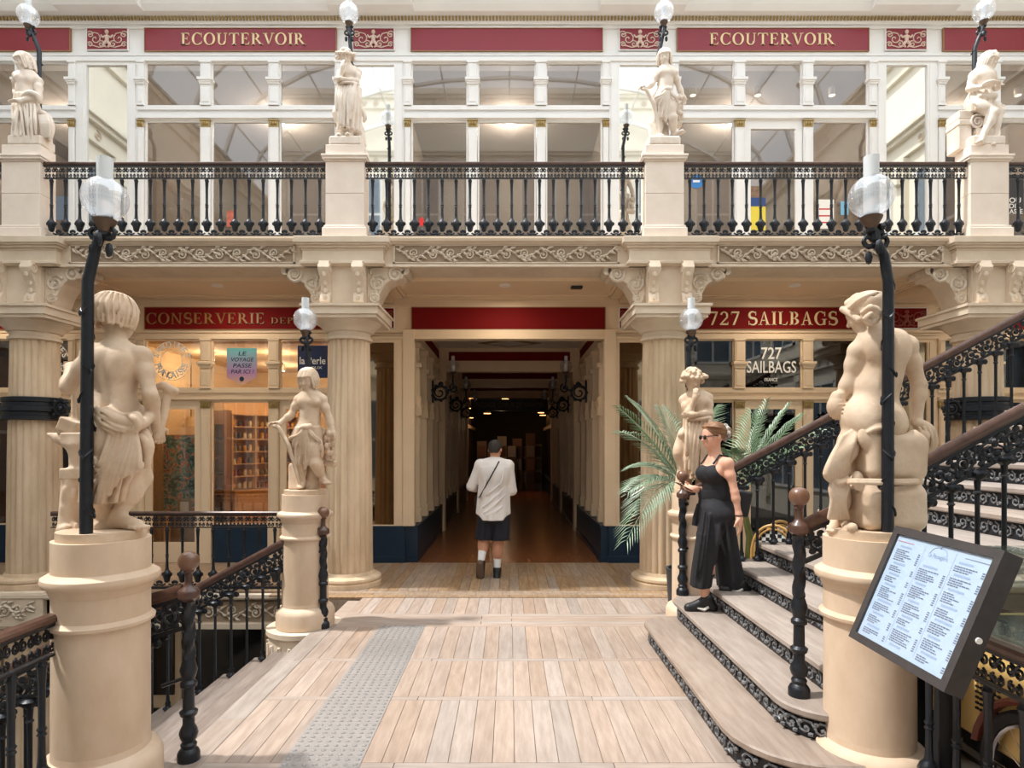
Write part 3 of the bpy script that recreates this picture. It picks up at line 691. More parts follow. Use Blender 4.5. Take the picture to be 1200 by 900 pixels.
# corridor wall lamps
def wall_lamp(X, y, z, s_, lab):
    o = thing('wall_lamp', (X, y, z), lab, 'lamp', 'scroll bracket lamps in the passage')
    gx = X-s_*.38; gz = z+.46
    mb = MB().tube([(X-s_*.14+.13*math.cos(a), y, z-.02+.13*math.sin(a)) for a in [i*PI/9 for i in range(18)]], .02, 6, closed=True)
    mb.tube(spiral((X-s_*.14, y, z-.02), .13, .03, 0, 1.3, 14), .014, 5)
    for k in range(9):
        a = k*2*PI/9; mb.ball((X-s_*.14+.145*math.cos(a), y, z-.02+.145*math.sin(a)), (.028, .03, .028), 6, 4)
    mb.tube([(X-s_*.2, y, z+.1), (X-s_*.3, y, z+.02), (X-s_*.40, y, z+.06), (gx, y, z+.18), (gx, y, gz-.16)], [.018, .02, .018, .016, .016], 6)
    mb.tube(spiral((gx-s_*.02, y, z+.06), .09, .02, 2, 1.3, 12), .012, 5)
    mb.ball((X-s_*.16, y, z+.14), (.05, .03, .045), 8, 5); mb.box(min(X, X-s_*.03), max(X, X-s_*.03), y-.04, y+.04, z-.2, z+.2)
    mb.build('bracket', iron, o, smooth=True)
    MB().lathe([(.02, -.16), (.03, -.14), (.06, -.11), (.062, -.10)], 14, (gx, y, gz)).build('cup', bronze, o, smooth=True)
    MB().ball((gx, y, gz), .115, 20, 14).build('globe', globe_m, o, smooth=True)
    MB().lathe([(.032, -.09), (.032, .19)], 14, (gx, y, gz)).build('chimney', frost, o, smooth=True)
for y, w_ in ((11.2, 'first'), (14.6, 'second'), (18.0, 'third')):
    wall_lamp(XL, y, 2.72, -1, '%s scroll bracket globe lamp from the mouth on the jar shop side of the passage' % w_)
    wall_lamp(XR, y, 2.72, 1, '%s scroll bracket globe lamp from the mouth on the sail bag side of the passage' % w_)

# ------------------------------------------------------------------ interiors behind the panes
def room(x0, x1, y1, z0, z1, wm, fm, cm, lab):
    mb = MB(); mb.box(x0-.05, x0, YF+.05, y1, z0, z1); mb.box(x1, x1+.05, YF+.05, y1, z0, z1); mb.box(x0, x1, y1, y1+.05, z0, z1)
    w = struct(mb.build('wall_interior', wm), lab, 'wall')
    MB().box(x0, x1, YF+.04, y1, z0-.05, z0).build('floor', fm, w); MB().box(x0, x1, YF+.26, y1, z1, z1+.05).build('ceiling', cm, w)
    return w
for i in range(5):
    x0, x1 = max(BAYS[i][0]+.3, -8.95), min(BAYS[i][1]-.3, 8.95)
    room(x0, x1, 12.6, 4.34, 7.5, grey, grey, greyc, ['end', 'first', 'middle', 'poster', 'outer'][i] + ' room behind the upper shop windows')
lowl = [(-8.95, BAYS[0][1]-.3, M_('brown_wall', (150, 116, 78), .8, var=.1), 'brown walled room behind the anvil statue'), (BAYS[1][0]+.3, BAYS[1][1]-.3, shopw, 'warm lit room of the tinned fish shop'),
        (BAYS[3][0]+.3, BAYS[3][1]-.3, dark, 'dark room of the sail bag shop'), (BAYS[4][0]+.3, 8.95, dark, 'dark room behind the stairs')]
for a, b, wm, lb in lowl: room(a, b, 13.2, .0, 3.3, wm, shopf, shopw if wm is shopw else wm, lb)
def spot(x, y, z, lab, e, group, col=(1, .84, .64), rad=.05):
    o = thing('ceiling_spot', (x, y, z), lab, 'ceiling light', group)
    MB().lathe([(.05, -.12), (.055, -.12), (.055, 0), (.02, 0)], 14, (x, y, z)).build('housing', white, o, smooth=True)
    MB().lathe([(.045, -.121), (.045, -.115)], 14, (x, y, z)).build('lens', spot_glow, o)
    if e:
        l = bpy.data.lights.new('spot_light', 'POINT'); l.energy = e; l.color = col; l.shadow_soft_size = rad
        link('spot_light', l, o, (x, y, z-.2))
spot_glow = emis('spot_glow', (255, 232, 200), 3)
for x, y in ((-5.0, 10.3), (-3.9, 10.3), (-4.4, 11.9), (-3.2, 11.4)): spot(x, y, 3.3, 'white ceiling spot in the warm tinned fish shop', 24, 'spots of the tinned fish shop')
spot(-7.2, 10.6, 3.3, 'white ceiling spot in the brown walled room', 9, None)
for px, py, D in ((812, 98, 9.9), (888, 103, 9.9), (975, 100, 9.9), (1193, 100, 9.9)):
    p = W(px, py, D); spot(p.x, p.y, 7.5, 'white ceiling spot behind the upper window with posters', 0, 'spots of the upper poster shop')

for i, x in enumerate((-7.6, -4.0, 0, 3.9, 7.6)): spot(x, 10.8, 7.5, 'added ceiling spot brightening the upper room ' + ['behind the cloaked statue', 'behind the first ECOUTERVOIR sign', 'over the passage', 'behind the posters', 'behind the seated statue'][i], 75, None, (1, .93, .84), .15)  # lamps added to lift the grey rooms behind the upper panes
# ------------------------------------------------------------------ the rest of the hall (seen in mirrors and through the stairs)
def side_wall(name, M, L, H, lab):
    """a plain facade built along local x (0..L), facing local -y, then turned into place"""
    mb = MB().box(0, L, 0, .3, -3.8, H, M)
    w = struct(mb.build(name, wallc), lab, 'wall')
    mb = MB(); lev = [z for z in (4.3, 8.6, 12.9) if z < H-1]+[H-.5]
    for zc_ in lev:
        mb.box(0, L, -.10, 0, zc_-.35, zc_, M); mb.box(0, L, -.22, 0, zc_, zc_+.10, M); mb.box(0, L, -.30, 0, zc_+.10, zc_+.18, M)
    n = int(L/2.2); d = L/n; st_ = [(a+.2, b-.4) for a, b in zip([-.2]+lev[:-1], lev) if b-a > 2.5]
    for k in range(n+1):
        for z0, z1 in st_:
            x = min(max(k*d, .2), L-.2); mb.box(x-.16, x+.16, -.12, 0, z0, z1, M); mb.box(x-.2, x+.2, -.16, 0, z1-.2, z1, M); mb.box(x-.2, x+.2, -.16, 0, z0, z0+.25, M)
            mb.box(x-.1, x+.1, -.24, 0, z1-.55, z1-.2, M)
    mb.build('mouldings', wallc, w)
    rl = MB()
    for k in range(n):
        for zc_ in lev:
            for q in (.3, .5, .7):
                rl.tube([M @ Vector(a) for a in spiral((k*d+d*q, -.115, zc_-.18), .12, .02, .5+q*3, 1.4, 10)], .02, 4)
    rl.build('frieze_scrolls', relst, w, smooth=True)
    fm = MB()
    for k in range(n):
        for z0, z1 in [(a+.4, b-.35) for a, b in st_]:
            x0, x1 = k*d+.42, (k+1)*d-.42
            fm.box(x0, x0+.08, -.06, 0, z0, z1, M); fm.box(x1-.08, x1, -.06, 0, z0, z1, M); fm.box(x0, x1, -.06, 0, z1-.08, z1, M); fm.box(x0, x1, -.06, 0, z0, z0+.08, M)
            fm.box((x0+x1)/2-.03, (x0+x1)/2+.03, -.05, 0, z0, z1, M); fm.box(x0, x1, -.05, 0, (z0+z1)/2-.03, (z0+z1)/2+.03, M)
            MB().box(x0+.08, x1-.08, -.02, .0, z0, z1, M).build('pane', hallpane, w)
    fm.build('window_frames', cream, w)
    return w
hallpane = M_('hall_window_glass', (96, 110, 124), .06, spec=.8)
side_wall('wall_left', Matrix.Translation((-9, -5.5, 0)) @ Matrix.Rotation(PI/2, 4, 'Z'), 14.7, 11, 'cream side facade of the hall on the jar shop side')
side_wall('wall_right', Matrix.Translation((9, 9.2, 0)) @ Matrix.Rotation(-PI/2, 4, 'Z'), 14.7, 11, 'cream side facade of the hall on the stair side')
side_wall('wall_front', Matrix.Translation((9, -5.5, 0)) @ Matrix.Rotation(PI, 4, 'Z'), 18, 15.6, 'cream facade of the hall facing the shops')
rf = MB()
for k in range(8):
    y = -5.2+k*2.04
    rf.tube([(9*math.cos(a), y, 11+3.6*math.sin(a)) for a in [PI*i/12 for i in range(13)]], .07, 4)
for i in range(1, 12):
    a = PI*i/12; rf.tube([(9*math.cos(a), -5.4, 11+3.6*math.sin(a)), (9*math.cos(a), 9.3, 11+3.6*math.sin(a))], .03, 4)
struct(rf.build('ceiling_roof_frame', white), 'white iron ribs of the glazed roof', 'roof')

# ------------------------------------------------------------------ lower storey under the gallery
lw = struct(MB().box(-9, -2.0, 9.0, 9.2, -3.8, -.3).build('wall_lower_storey', creamd), 'cream wall of the storey below the gallery', 'wall')
for k in range(5):
    x0 = -8.6+k*1.3
    for z0, z1 in ((-1.9, -.55), (-3.6, -2.1)):
        MB().box(x0, x0+1.1, 8.96, 9.01, z0, z1).build('pane', M_('lower_storey_glass', (30, 28, 28), .1, spec=.7) if k == 0 and z0 > -2 else bpy.data.materials['lower_storey_glass'], lw)
    MB().box(x0-.14, x0-.06, 8.9, 9.0, -3.8, -.35).build('pilaster', creamd, lw)
struct(MB().box(-9, 9, -5.5, 9.2, -3.9, -3.8).build('floor_lower', M_('lower_floor', (120, 108, 96), .6, var=.1)), 'stone floor of the storey below', 'floor')
o = struct(MB().box(-9, -2.4, 7.36, 7.6, -.45, -.03).build('trim_5', entst), 'carved stone edge of the lower gallery below the balustrade', 'beam')
MB().mould([(7.36, -.03), (7.27, -.03), (7.27, -.07), (7.31, -.10), (7.36, -.11)], -9, -2.4).build('cornice', entst, o)
MB().mould([(7.36, -.45), (7.32, -.45), (7.32, -.39), (7.36, -.38)], -9, -2.4).build('lower_moulding', entst, o)
MB().box(-5.3, -2.45, 7.352, 7.37, -.365, -.125).build('frieze_ground', recst, o)
rinceau(-5.28, -2.47, -.36, -.13, 7.35, 9).build('frieze_relief', relst, o, smooth=True)
o = thing('column_plinth', (COLX[0], YC, -.6), 'square stone plinth with a carved panel under the column beside the anvil statue', 'plinth')
MB().box(COLX[0]-.44, COLX[0]+.44, YC-.46, YC-.1, -.42, -.005).build('block', entst, o, bevel=.01)
rinceau(COLX[0]-.3, COLX[0]+.3, -.33, -.1, YC-.462, 3).build('carving', relst, o, smooth=True)
for cx in COLX[:2]:
    o = tag(fluted(.34, .30, -3.8, -.45, c=(cx, YC)).build('lower_column', colst, None, smooth=True, ori=(cx, YC, -3.8)), 'fluted stone column of the storey below, ' + ('under the column with an iron collar' if cx < -4 else 'under the column by the passage'), 'column')
# ------------------------------------------------------------------ staircases
RISE, RUN = .16, .302
def stair_shape(x0, y0, y1, x1, r):
    pts = []
    for i in range(7): a = PI+i*PI/12; pts.append((x0+r+r*math.cos(a), y0+r+r*math.sin(a)))
    pts += [(x1, y0), (x1, y1)]
    for i in range(7): a = PI/2+i*PI/12; pts.append((x0+.25+.25*math.cos(a), y1-.25+.25*math.sin(a)))
    return pts
st = thing('staircase', (1.2, 4.5, 0), 'ascending wooden staircase with black scroll risers beside the menu board', 'staircase')
SX = [1.20+RUN*k for k in range(15)]
Y0S = [3.02, 3.22]+[3.42]*13
rel_cache = {}
for k in range(15):
    z = RISE*(k+1); x0 = SX[k]; y0 = Y0S[k]; y1 = 5.98 if k > 1 else (5.70 if k == 0 else 5.86)
    xb = SX[k]+RUN+.06
    if k < 2:
        MB().slab(stair_shape(x0, y0, y1, xb if k else xb+.3, .28 if k else .45), z-.045, z).build('tread', woodt, st, bevel=.01)
        MB().slab(stair_shape(x0+.03, y0+.03, y1-.03, xb if k else xb+.3, .26 if k else .43), z-RISE, z-.045).build('riser', iron, st)
    else:
        MB().box(x0-.02, xb, y0, y1, z-.045, z).build('tread', woodt, st, bevel=.01)
        MB().box(x0+.015, x0+.04, y0, y1, z-RISE, z-.045).build('riser', iron, st)
    ya = y0+((.45, .28)[k] if k < 2 else .03); yb = y1-(.28 if k < 2 else .03)
    if k < 12:
        rl = MB(); n = int((yb-ya)/.10); d = (yb-ya)/n; xr = x0+(.028 if k < 2 else .013); zc = z-RISE+.058
        for q in range(n):
            yc_ = ya+d*(q+.5); fl = 1 if q % 2 else -1
            rl.tube(spiral((xr-.004, yc_, zc), .042, .008, PI/2*fl, 1.25, 8, 'yz', fl), .007, 4)
            rl.ball((xr-.003, yc_+d*.45, zc+.025*fl), (.008, .022, .014), 5, 3); rl.ball((xr-.003, yc_-d*.4, zc-.03*fl), (.008, .014, .016), 5, 3)
        if k < 2:
            for q in range(5):
                rd_ = (.45, .28)[k]; a = PI+(q+.5)*PI/10; px_, py_ = x0+rd_+(rd_-.03)*math.cos(a), y0+rd_+(rd_-.03)*math.sin(a)
                tv = Vector((-math.sin(a), math.cos(a), 0)); ov = Vector((math.cos(a), math.sin(a), 0))*.006; c0 = Vector((px_, py_, zc))+ov
                rl.tube([c0+tv*(.05*(1-t/10)*math.cos(t*.9))+Vector((0, 0, .046*(1-t/10)*math.sin(t*.9))) for t in range(10)], .008, 4); rl.ball(c0, .012, 5, 3); rl.ball(c0+tv*.055+Vector((0, 0, .03)), (.016, .016, .012), 5, 3); rl.ball(c0-tv*.055-Vector((0, 0, .03)), (.016, .016, .012), 5, 3)
        stuff(rl.build('riser_scrolls', M_('iron_scroll_worn', (150, 150, 152), .5, metal=.2, var=1, var2=(60, 64, 70), scale=60) if k == 0 else bpy.data.materials['iron_scroll_worn'], st, smooth=True))
for y0, y1 in ((3.42, 3.47), (5.93, 5.98)):           # iron stringers
    pts = [(SX[2], 0), (SX[2], RISE*2)]
    for k in range(2, 15): pts += [(SX[k]+.03, RISE*(k+1)-.05), (SX[k]+RUN, RISE*(k+1)-.05)]
    pts += [(SX[14]+RUN, 1.7), (SX[8], .75), (SX[4], 0.05)]
    MB().prism(pts, y0, y1).build('stringer', iron, st)
sd = thing('descending_staircase', (EDGE, 4.5, -.16), 'worn wooden staircase going down beside the landing', 'staircase')
for k in range(12):
    z = -RISE*(k+1); x1 = EDGE-RUN*k+.0
    MB().box(x1-RUN-.04, x1, 3.42, 5.98, z-.045, z).build('tread', woodw, sd, bevel=.01)
    MB().box(x1-.03, x1-.01, 3.42, 5.98, z-.0, z+RISE-.05).build('riser', iron, sd)
pts = [(EDGE, -.03)]
for k in range(12): pts += [(EDGE-RUN*k, -RISE*(k+1)-.05), (EDGE-RUN*(k+1), -RISE*(k+1)-.05)]
pts += [(EDGE-RUN*12, -2.4), (EDGE, -.6)]
MB().prism(pts, 5.95, 5.98).build('stringer', iron, sd); MB().prism(pts, 3.42, 3.45).build('stringer', iron, sd)

# ------------------------------------------------------------------ cast iron railings
def balu_mesh(h, name):
    mb = MB()
    mb.lathe([(.012, 0), (.030, .012), (.036, .045), (.046, .075), (.050, .105), (.040, .13), (.026, .145), (.020, .16), (.017, .20), (.015, h*.45), (.022, h*.46), (.015, h*.48), (.022, h*.50), (.015, h*.52), (.016, h*.8), (.020, h-.05), (.026, h-.03), (.018, h-.015), (.018, h)], 8)
    for s_ in (-1, 1): mb.ball((s_*.048, 0, .10), (.02, .014, .026), 5, 3)
    return mb.mesh(name, iron, smooth=True)
def scroll_mesh():
    mb = MB()
    for s_ in (-1, 1):
        mb.tube(spiral((s_*.0205, 0, .020), .022, .006, PI/2, 1.5, 12, flip=s_), .0055, 5)
        mb.tube(spiral((s_*.016, 0, -.030), .017, .005, PI/2, 1.3, 9, flip=-s_), .0055, 5)
    return mb.mesh('scroll', iron, smooth=True)
def palm_mesh():
    mb = MB()
    for a in (-.9, -.45, 0, .45, .9): mb.ball((math.sin(a)*.02, 0, math.cos(a)*.02), (.010, .008, .016), 5, 3)
    mb.tube([(-.043, 0, 0), (-.02, 0, -.012), (0, 0, -.004), (.02, 0, -.012), (.043, 0, 0)], .008, 5)
    return mb.mesh('palmette', iron, smooth=True)
BAL = balu_mesh(.66, 'baluster'); SCR = scroll_mesh(); PAL = palm_mesh()
def balustrade(p0, p1, n, lab, group=None, h=.92, rail=True, railr=.035):
    a, b = Vector(p0), Vector(p1); o = thing('balustrade', (a+b)/2, lab, 'railing', group)
    d = (b-a); L = d.length; u = d.normalized(); ang = math.atan2(u.y, u.x)
    up = Vector((0, 0, 1))
    Mx = Matrix.Translation(a) @ Matrix.Rotation(ang, 4, 'Z')
    MB().box(0, L, -.035, .035, h-.04, h, Mx).build('handrail', railw, o, bevel=.012)
    MB().box(0, L, -.022, .022, h-.055, h-.04, Mx).build('top_bar', iron, o); MB().box(0, L, -.016, .016, h-.20, h-.19, Mx).build('frieze_bar', iron, o)
    MB().box(0, L, -.028, .028, .0, .03, Mx).build('bottom_rail', iron, o)
    for k in range(n):
        q = a+u*(L*(k+.5)/n)
        link('baluster', BAL, o, q+up*.075, (0, 0, ang), (1, 1, (h-.27)/.66))
        for e in (.25, .75): link('scroll', SCR, o, a+u*(L*(k+e)/n)+up*(h-.122), (0, 0, ang), (L/n*.5/.084, 1, 1.32))
        link('palmette', PAL, o, q+u*(L/n*.5)+up*.06 if k < n-1 else q+up*.06, (0, 0, ang), (L/n/.11, 1, 1.3))
    return o
YR = 7.57
ub = [(-9, UPX[0]-.24), (UPX[0]+.24, UPX[1]-.24), (UPX[1]+.24, UPX[2]-.24), (UPX[2]+.24, UPX[3]-.24), (UPX[3]+.24, 9)]
ul = ['black balustrade of the upper gallery at the outer side of the cloaked statue', 'black balustrade between the cloaked and the pensive statue', 'black balustrade over the mouth of the passage',
      'black balustrade between the branch statue and the seated statue', 'black balustrade of the upper gallery past the seated statue']
for (x0, x1), lb, n in zip(ub, ul, (9, 20, 20, 20, 9)): balustrade((x0, YR, 4.295), (x1, YR, 4.295), n, lb, 'balustrades of the upper gallery', h=.93)
struct(MB().box(-9, 9, YR-.07, YR+.08, 4.25, 4.295).build('trim_kerb', entst), 'stone kerb under the upper balustrades', 'trim')
balustrade((COLX[0]+.42, 7.46, .0), (COLX[1]-.36, 7.46, .0), 17, 'black balustrade of the lower gallery before the tinned fish shop', None, .94)
balustrade((-9, 7.46, .0), (COLX[0]-.42, 7.46, .0), 13, 'black balustrade of the lower gallery beyond the anvil statue', None, .94)

def leafy_mesh():                                     # dense openwork leaf scroll for the stair friezes
    mb = MB()
    mb.tube(spiral((0, 0, 0), .052, .012, 0, 1.5, 14), .0095, 5)
    for k in range(6):
        a = k*PI/3+.3; mb.ball((.055*math.cos(a), 0, .055*math.sin(a)), (.024, .012, .02), 6, 4)
    mb.ball((0, 0, 0), .018, 6, 4); mb.tube([(.05, 0, .02), (.09, 0, -.03), (.12, 0, .02)], .008, 5)
    mb.ball((.095, 0, -.045), (.02, .01, .03), 6, 4); mb.ball((.09, 0, .045), (.025, .01, .016), 6, 4)
    return mb.mesh('leaf_scroll', iron, smooth=True)
LEAF = leafy_mesh()
def stair_balu(h):
    mb = MB().lathe([(.02, 0), (.034, .01), (.036, .03), (.022, .05), (.026, .07), (.017, .09), (.0135, .16), (.0125, h*.55), (.013, h-.12), (.022, h-.11), (.014, h-.10), (.018, h-.05), (.045, h-.03), (.05, h-.012), (.03, h)], 8)
    for s_ in (-1, 1): mb.ball((s_*.05, 0, h-.02), (.028, .02, .024), 6, 4); mb.ball((s_*.03, 0, .025), (.02, .02, .015), 5, 3)
    return mb.mesh('baluster', iron, smooth=True)
SBAL = stair_balu(.70)
def newel(x, y, z, h, parent, ball=True):
    np_ = MB().lathe([(r*.86, zz) for r, zz in [(.068, 0), (.068, .04), (.06, .055), (.045, .07), (.05, .09), (.038, .105), (.05, .125), (.058, .15), (.05, .175), (.036, .20), (.036, .24), (.05, .25), (.056, .27), (.036, .285), (.034, .40), (.05, .41), (.05, .43), (.036, .445), (.045, .47), (.054, .50), (.045, .53), (.034, .56)]], 16, (x, y, z)).build('newel_post', iron, parent, smooth=True)
    tw = MB(); n = 15; vs = []; fs = []                # twisted upper shaft
    for k in range(22):
        zz = z+.56+(h-.68)*k/21
        for i in range(n):
            a = 2*PI*i/n; r = (.031+.0065*math.cos(3*(a-k*.26)))*(1 if k < 21 else 1.2); vs.append((x+r*math.cos(a), y+r*math.sin(a), zz))
    for k in range(21):
        for i in range(n): j = (i+1) % n; fs.append((k*n+i, k*n+j, (k+1)*n+j, (k+1)*n+i))
    tw.add(vs, fs).build('twisted_shaft', iron, np_, smooth=True)
    MB().lathe([(.032, h-.12), (.055, h-.10), (.058, h-.07), (.05, h-.055), (.028, h-.04), (.02, h-.02), (.02, h+.03), (.028, h+.04), (.026, h+.055)], 16, (x, y, z)).build('newel_cap', railw, np_, smooth=True)
    MB().ball((x, y, z+h+.10), .056, 18, 12).build('finial_ball', ballw, np_, smooth=True)
def stair_rail(xs, zs, y, steps, nx, nz, lab, up=1, nh=1.0):
    """xs, zs: handrail line; steps: list of (x, z) baluster feet; nx, nz newel foot"""
    o = thing('stair_railing', (nx, y, nz), lab, 'railing')
    rail = [(x, y, z) for x, z in zip(xs, zs)]
    MB().tube(rail, .036, 8, sq=.75).build('handrail', railw, o, smooth=True)
    MB().tube([(x, yy, z-.045) for x, yy, z in rail], .016, 4).build('top_bar', iron, o)
    MB().tube([(x, yy, z-.21) for x, yy, z in rail], .016, 4).build('frieze_bar', iron, o)
    def zr(x):
        for i in range(len(xs)-1):
            lo, hi = sorted((xs[i], xs[i+1]))
            if lo <= x <= hi: return zs[i]+(zs[i+1]-zs[i])*(x-xs[i])/(xs[i+1]-xs[i])
        return zs[-1]
    for x, z in steps:
        zt = zr(x)-.21; link('baluster', SBAL, o, (x, y, z), None, (1, 1, (zt-z)/.70))
    L = abs(xs[-1]-xs[0]); n = int(L/.135); sg = 1 if xs[-1] > xs[0] else -1
    for k in range(n):
        x = xs[0]+sg*(k+.5)*L/n; sl = (zr(x+.05)-zr(x-.05))/.1
        link('leaf_scroll', LEAF, o, (x, y, zr(x)-.13), (0, -math.atan(sl), 0), (1.0, 1, 1 if k % 2 else -1))
    newel(nx, y, nz, nh, o)
    sg2 = 1 if nx > 0 else -1; MB().tube([(nx, y, nz+.46), (nx+sg2*.16, y+.02, nz+.40)], .011, 6).build('stay', iron, o); return o
sl = RISE/RUN
NX, NZ = 1.645, .32
for y, lab in ((3.49, 'near railing of the ascending stairs with a ball topped newel beside the menu board'), (5.84, 'far railing of the ascending stairs behind the woman in black')):
    xs = [NX+.03, NX+.2, NX+.45]+[NX+.45+.4*k for k in range(1, 9)]
    zs = [NZ+.97, NZ+1.045, NZ+1.19]+[NZ+1.19+.4*sl*k for k in range(1, 9)]
    feet = []
    for k in range(2, 14):
        for e in (.10, .25): feet.append((SX[k]+e*1.0, RISE*(k+1)))
    stair_rail(xs, zs, y, feet, NX, NZ, lab, nh=1.03)
for y, lab in ((3.40, 'near railing of the descending stairs with a ball topped newel beside the anvil statue'), (5.86, 'far railing of the descending stairs ending at the statue with a staff')):
    nx = -1.775; xs = [nx-.03, nx-.2, nx-.45]+[nx-.45-.4*k for k in range(1, 8)]
    zs = [.94, .89, .78]+[.78-.4*sl*k for k in range(1, 8)]
    feet = [(-2.0, -.16), (-2.2, -.32)] if 0 else []
    for k in range(11):
        for e in ((.16,) if k == 0 else (.06, .21)): feet.append((EDGE-RUN*k-e, -RISE*(k+1)))
    stair_rail(xs, zs, y, feet, nx, 0, lab, nh=1.0)
# railings of the landing that run towards the viewer from the front pedestals
for x, lab, y1 in ((-2.2, 'black landing railing with scroll frieze running from the anvil statue pedestal', 2.98), (2.02, 'black landing railing with scroll frieze beside the yellow cart', 3.05)):
    o = balustrade((x, y1, 0), (x, .3, 0), 15, lab, None, .93)
    for k in range(5): pass
struct(MB().box(2.6, 7, -2.5, 5.9, -.3, -.005).build('floor', M_('side_floor', (96, 88, 80), .5, var=.15)), 'dark floor of the cafe terrace under the cart', 'floor')
MB().box(-2.35, EDGE, -2.5, 3.38, -.30, -.0).build('landing_edge', woodt, floor)

# ------------------------------------------------------------------ statue pedestals on the landing
PED = [(0.275, 0), (.275, .14), (.268, .16), (.255, .185), (.235, .195), (.218, .205), (.216, .24), (.214, .86), (.222, .865), (.236, .875), (.238, .89), (.222, .905), (.216, .91),
       (.216, 1.03), (.224, 1.04), (.232, 1.07), (.255, 1.085), (.262, 1.105), (.258, 1.125), (.235, 1.14), (.222, 1.145), (.218, 1.15), (.218, 1.31)]
pedlist = [('front_l', -2.08, 3.14), ('front_r', 1.90, 3.25), ('rear_l', XA(358, 5.98), 5.98), ('rear_r', XA(814, 6.02), 6.02)]
pl = ['round stone pedestal under the anvil statue', 'round stone pedestal carrying the tilted menu board', 'round stone pedestal under the boyish statue with a staff', 'round stone pedestal beside the woman in black']
PTOP = {}
ptz = [1.311, 1.303, 1.312, 1.312]
for i, (k, x, y) in enumerate(pedlist):
    o = thing('statue_pedestal', (x, y, 0), pl[i], 'pedestal', 'statue pedestals of the landing')
    sc_ = (ptz[i]-.045)/1.31
    p = [(r, z*sc_) for r, z in PED]
    a = next(j for j, q in enumerate(PED) if q[1] == .24)
    MB().lathe(p[:a+1], 56, (x, y, 0)).build('base', pedst, o, smooth=True)
    MB().lathe(p[a:13], 56, (x, y, 0)).build('shaft', pedst, o, smooth=True)
    MB().lathe(p[12:], 56, (x, y, 0)).build('cornice_ring', pedst, o, smooth=True)
    MB().lathe([(.198, 1.31*sc_), (.198, 1.31*sc_+.045)], 40, (x, y, 0)).build('statue_plinth', stone, o, smooth=True)
    PTOP[k] = Vector((x, y, 1.31*sc_+.045))
o = thing('carved_block', (PTOP['rear_l'].x, 5.98, -.4), 'round carved stone block under the pedestal of the statue with a staff', 'plinth')
MB().lathe([(.30, -.42), (.34, -.40), (.34, -.06), (.36, -.05), (.36, -.005), (.2, -.005)], 40, ORI[o]+Vector((0, 0, .4))).build('block', entst, o, smooth=True)
mb = MB()
for k in range(5):
    a = PI+.2+k*.32; mb.tube([tuple(ORI[o]+Vector((.345*math.cos(a+.06*math.cos(t)), .345*math.sin(a+.06*math.cos(t)), .18+.09*math.sin(t)))) for t in [i*PI/5 for i in range(10)]], .015, 5, closed=True)
mb.build('carving', relst, o, smooth=True)

# ------------------------------------------------------------------ globe lamps behind the statues
def lamp(foot, pts, gc, lab, r=.115, leafy=True, pr=.03):
    """foot .. pts: post line; gc: globe centre"""
    o = thing('globe_lamp', foot, lab, 'lamp', 'globe lamps of the statues')
    path = [Vector(foot)]+[Vector(p) for p in pts]
    n = len(path); MB().tube(path, [pr*(1-.25*i/(n-1)) for i in range(n)], 10).build('post', iron, o, smooth=True)
    lf = MB(); tot = path[1]-path[0]; L = (path[1]-path[0]).length
    k = 0; z = .12
    while z < L:                                      # sheathing leaves wrapped round the stem
        c = path[0]+tot*(z/L); a = k*2.4; rr_ = pr*(1-.2*z/L)+.003
        lf.tube([c+Vector((rr_*math.cos(a+t), rr_*math.sin(a+t), .03*abs(t)-.03)) for t in (-1.5, -1, -.5, 0, .5, 1, 1.5)], [.002, .005, .006, .008, .006, .005, .002], 4)
        lf.ball(c+Vector(((rr_+.008)*math.cos(a), (rr_+.008)*math.sin(a), -.03)), (.008, .008, .016), 5, 3); z += .14; k += 1
    stuff(lf.build('stem_leaves', iron, o, smooth=True)); lf = MB()
    top = path[-1]; d = (Vector(gc)-top); cup = Vector(gc)-Vector((0, 0, r))
    lf.tube([top, top+Vector((d.x*.2, 0, (cup.z-top.z)*.35)), Vector((cup.x, cup.y, top.z+(cup.z-top.z)*.6)), cup], [pr*.9, pr*.85, pr*.55, pr*.45], 8)
    lf.build('lamp_arm', iron, o, smooth=True); lf = MB()
    for s_ in (-1, 1):
        q = top+Vector((s_*.035, 0, .0)); lf.tube(spiral(q, .045, .012, PI/2, 1.2, 12, flip=s_), [.017*(1-.4*i/12) for i in range(13)], 6)
        lf.ball(top+Vector((s_*.04, -.01, -.09)), (.02, .02, .035), 6, 4); lf.ball(top+Vector((s_*.03, 0.0, .07)), (.024, .02, .02), 6, 4)
    lf.ball(top+Vector((0, -.03, -.04)), (.02, .02, .04), 6, 4); lf.ball((cup.x, cup.y, cup.z-.07), (.03, .03, .02), 8, 5)
    stuff(lf.build('leaf_scrolls', iron, o, smooth=True))
    MB().lathe([(.012, -.085), (.018, -.07), (.024, -.06), (.04, -.028), (.052, -.006), (.053, .0), (.04, .0)], 18, cup).build('cup', bronze, o, smooth=True)
    MB().ball(gc, r, 40, 28).build('globe', globe_m, o, smooth=True)
    MB().lathe([(.036, -r+.012), (.036, r+.095), (.033, r+.095), (.033, -r+.02)], 18, gc).build('chimney', frost, o, smooth=True)
    return o
D1, D2 = 2.99, 3.10
lamp(W(101, 626, D1), [W(103, 330, D1), W(113, 288, D1), W(120, 272, D1)], W(123, 233, D1), 'tall globe lamp with a leafy black post beside the anvil statue', r=.103, pr=.029)
lamp(W(1040, 623, D2), [W(1041, 330, D2), W(1036, 300, D2), W(1026, 282, D2)], W(1021, 230, D2), 'tall globe lamp with a leafy black post beside the menu board', r=.105, pr=.029)
lamp(PTOP['rear_l']+Vector((.03, .13, 0)), [W(362, 440, 6.1), W(361, 412, 6.1), W(359, 398, 6.1)], W(358, 374, 6.1), 'globe lamp behind the boyish statue with a staff', r=.115)
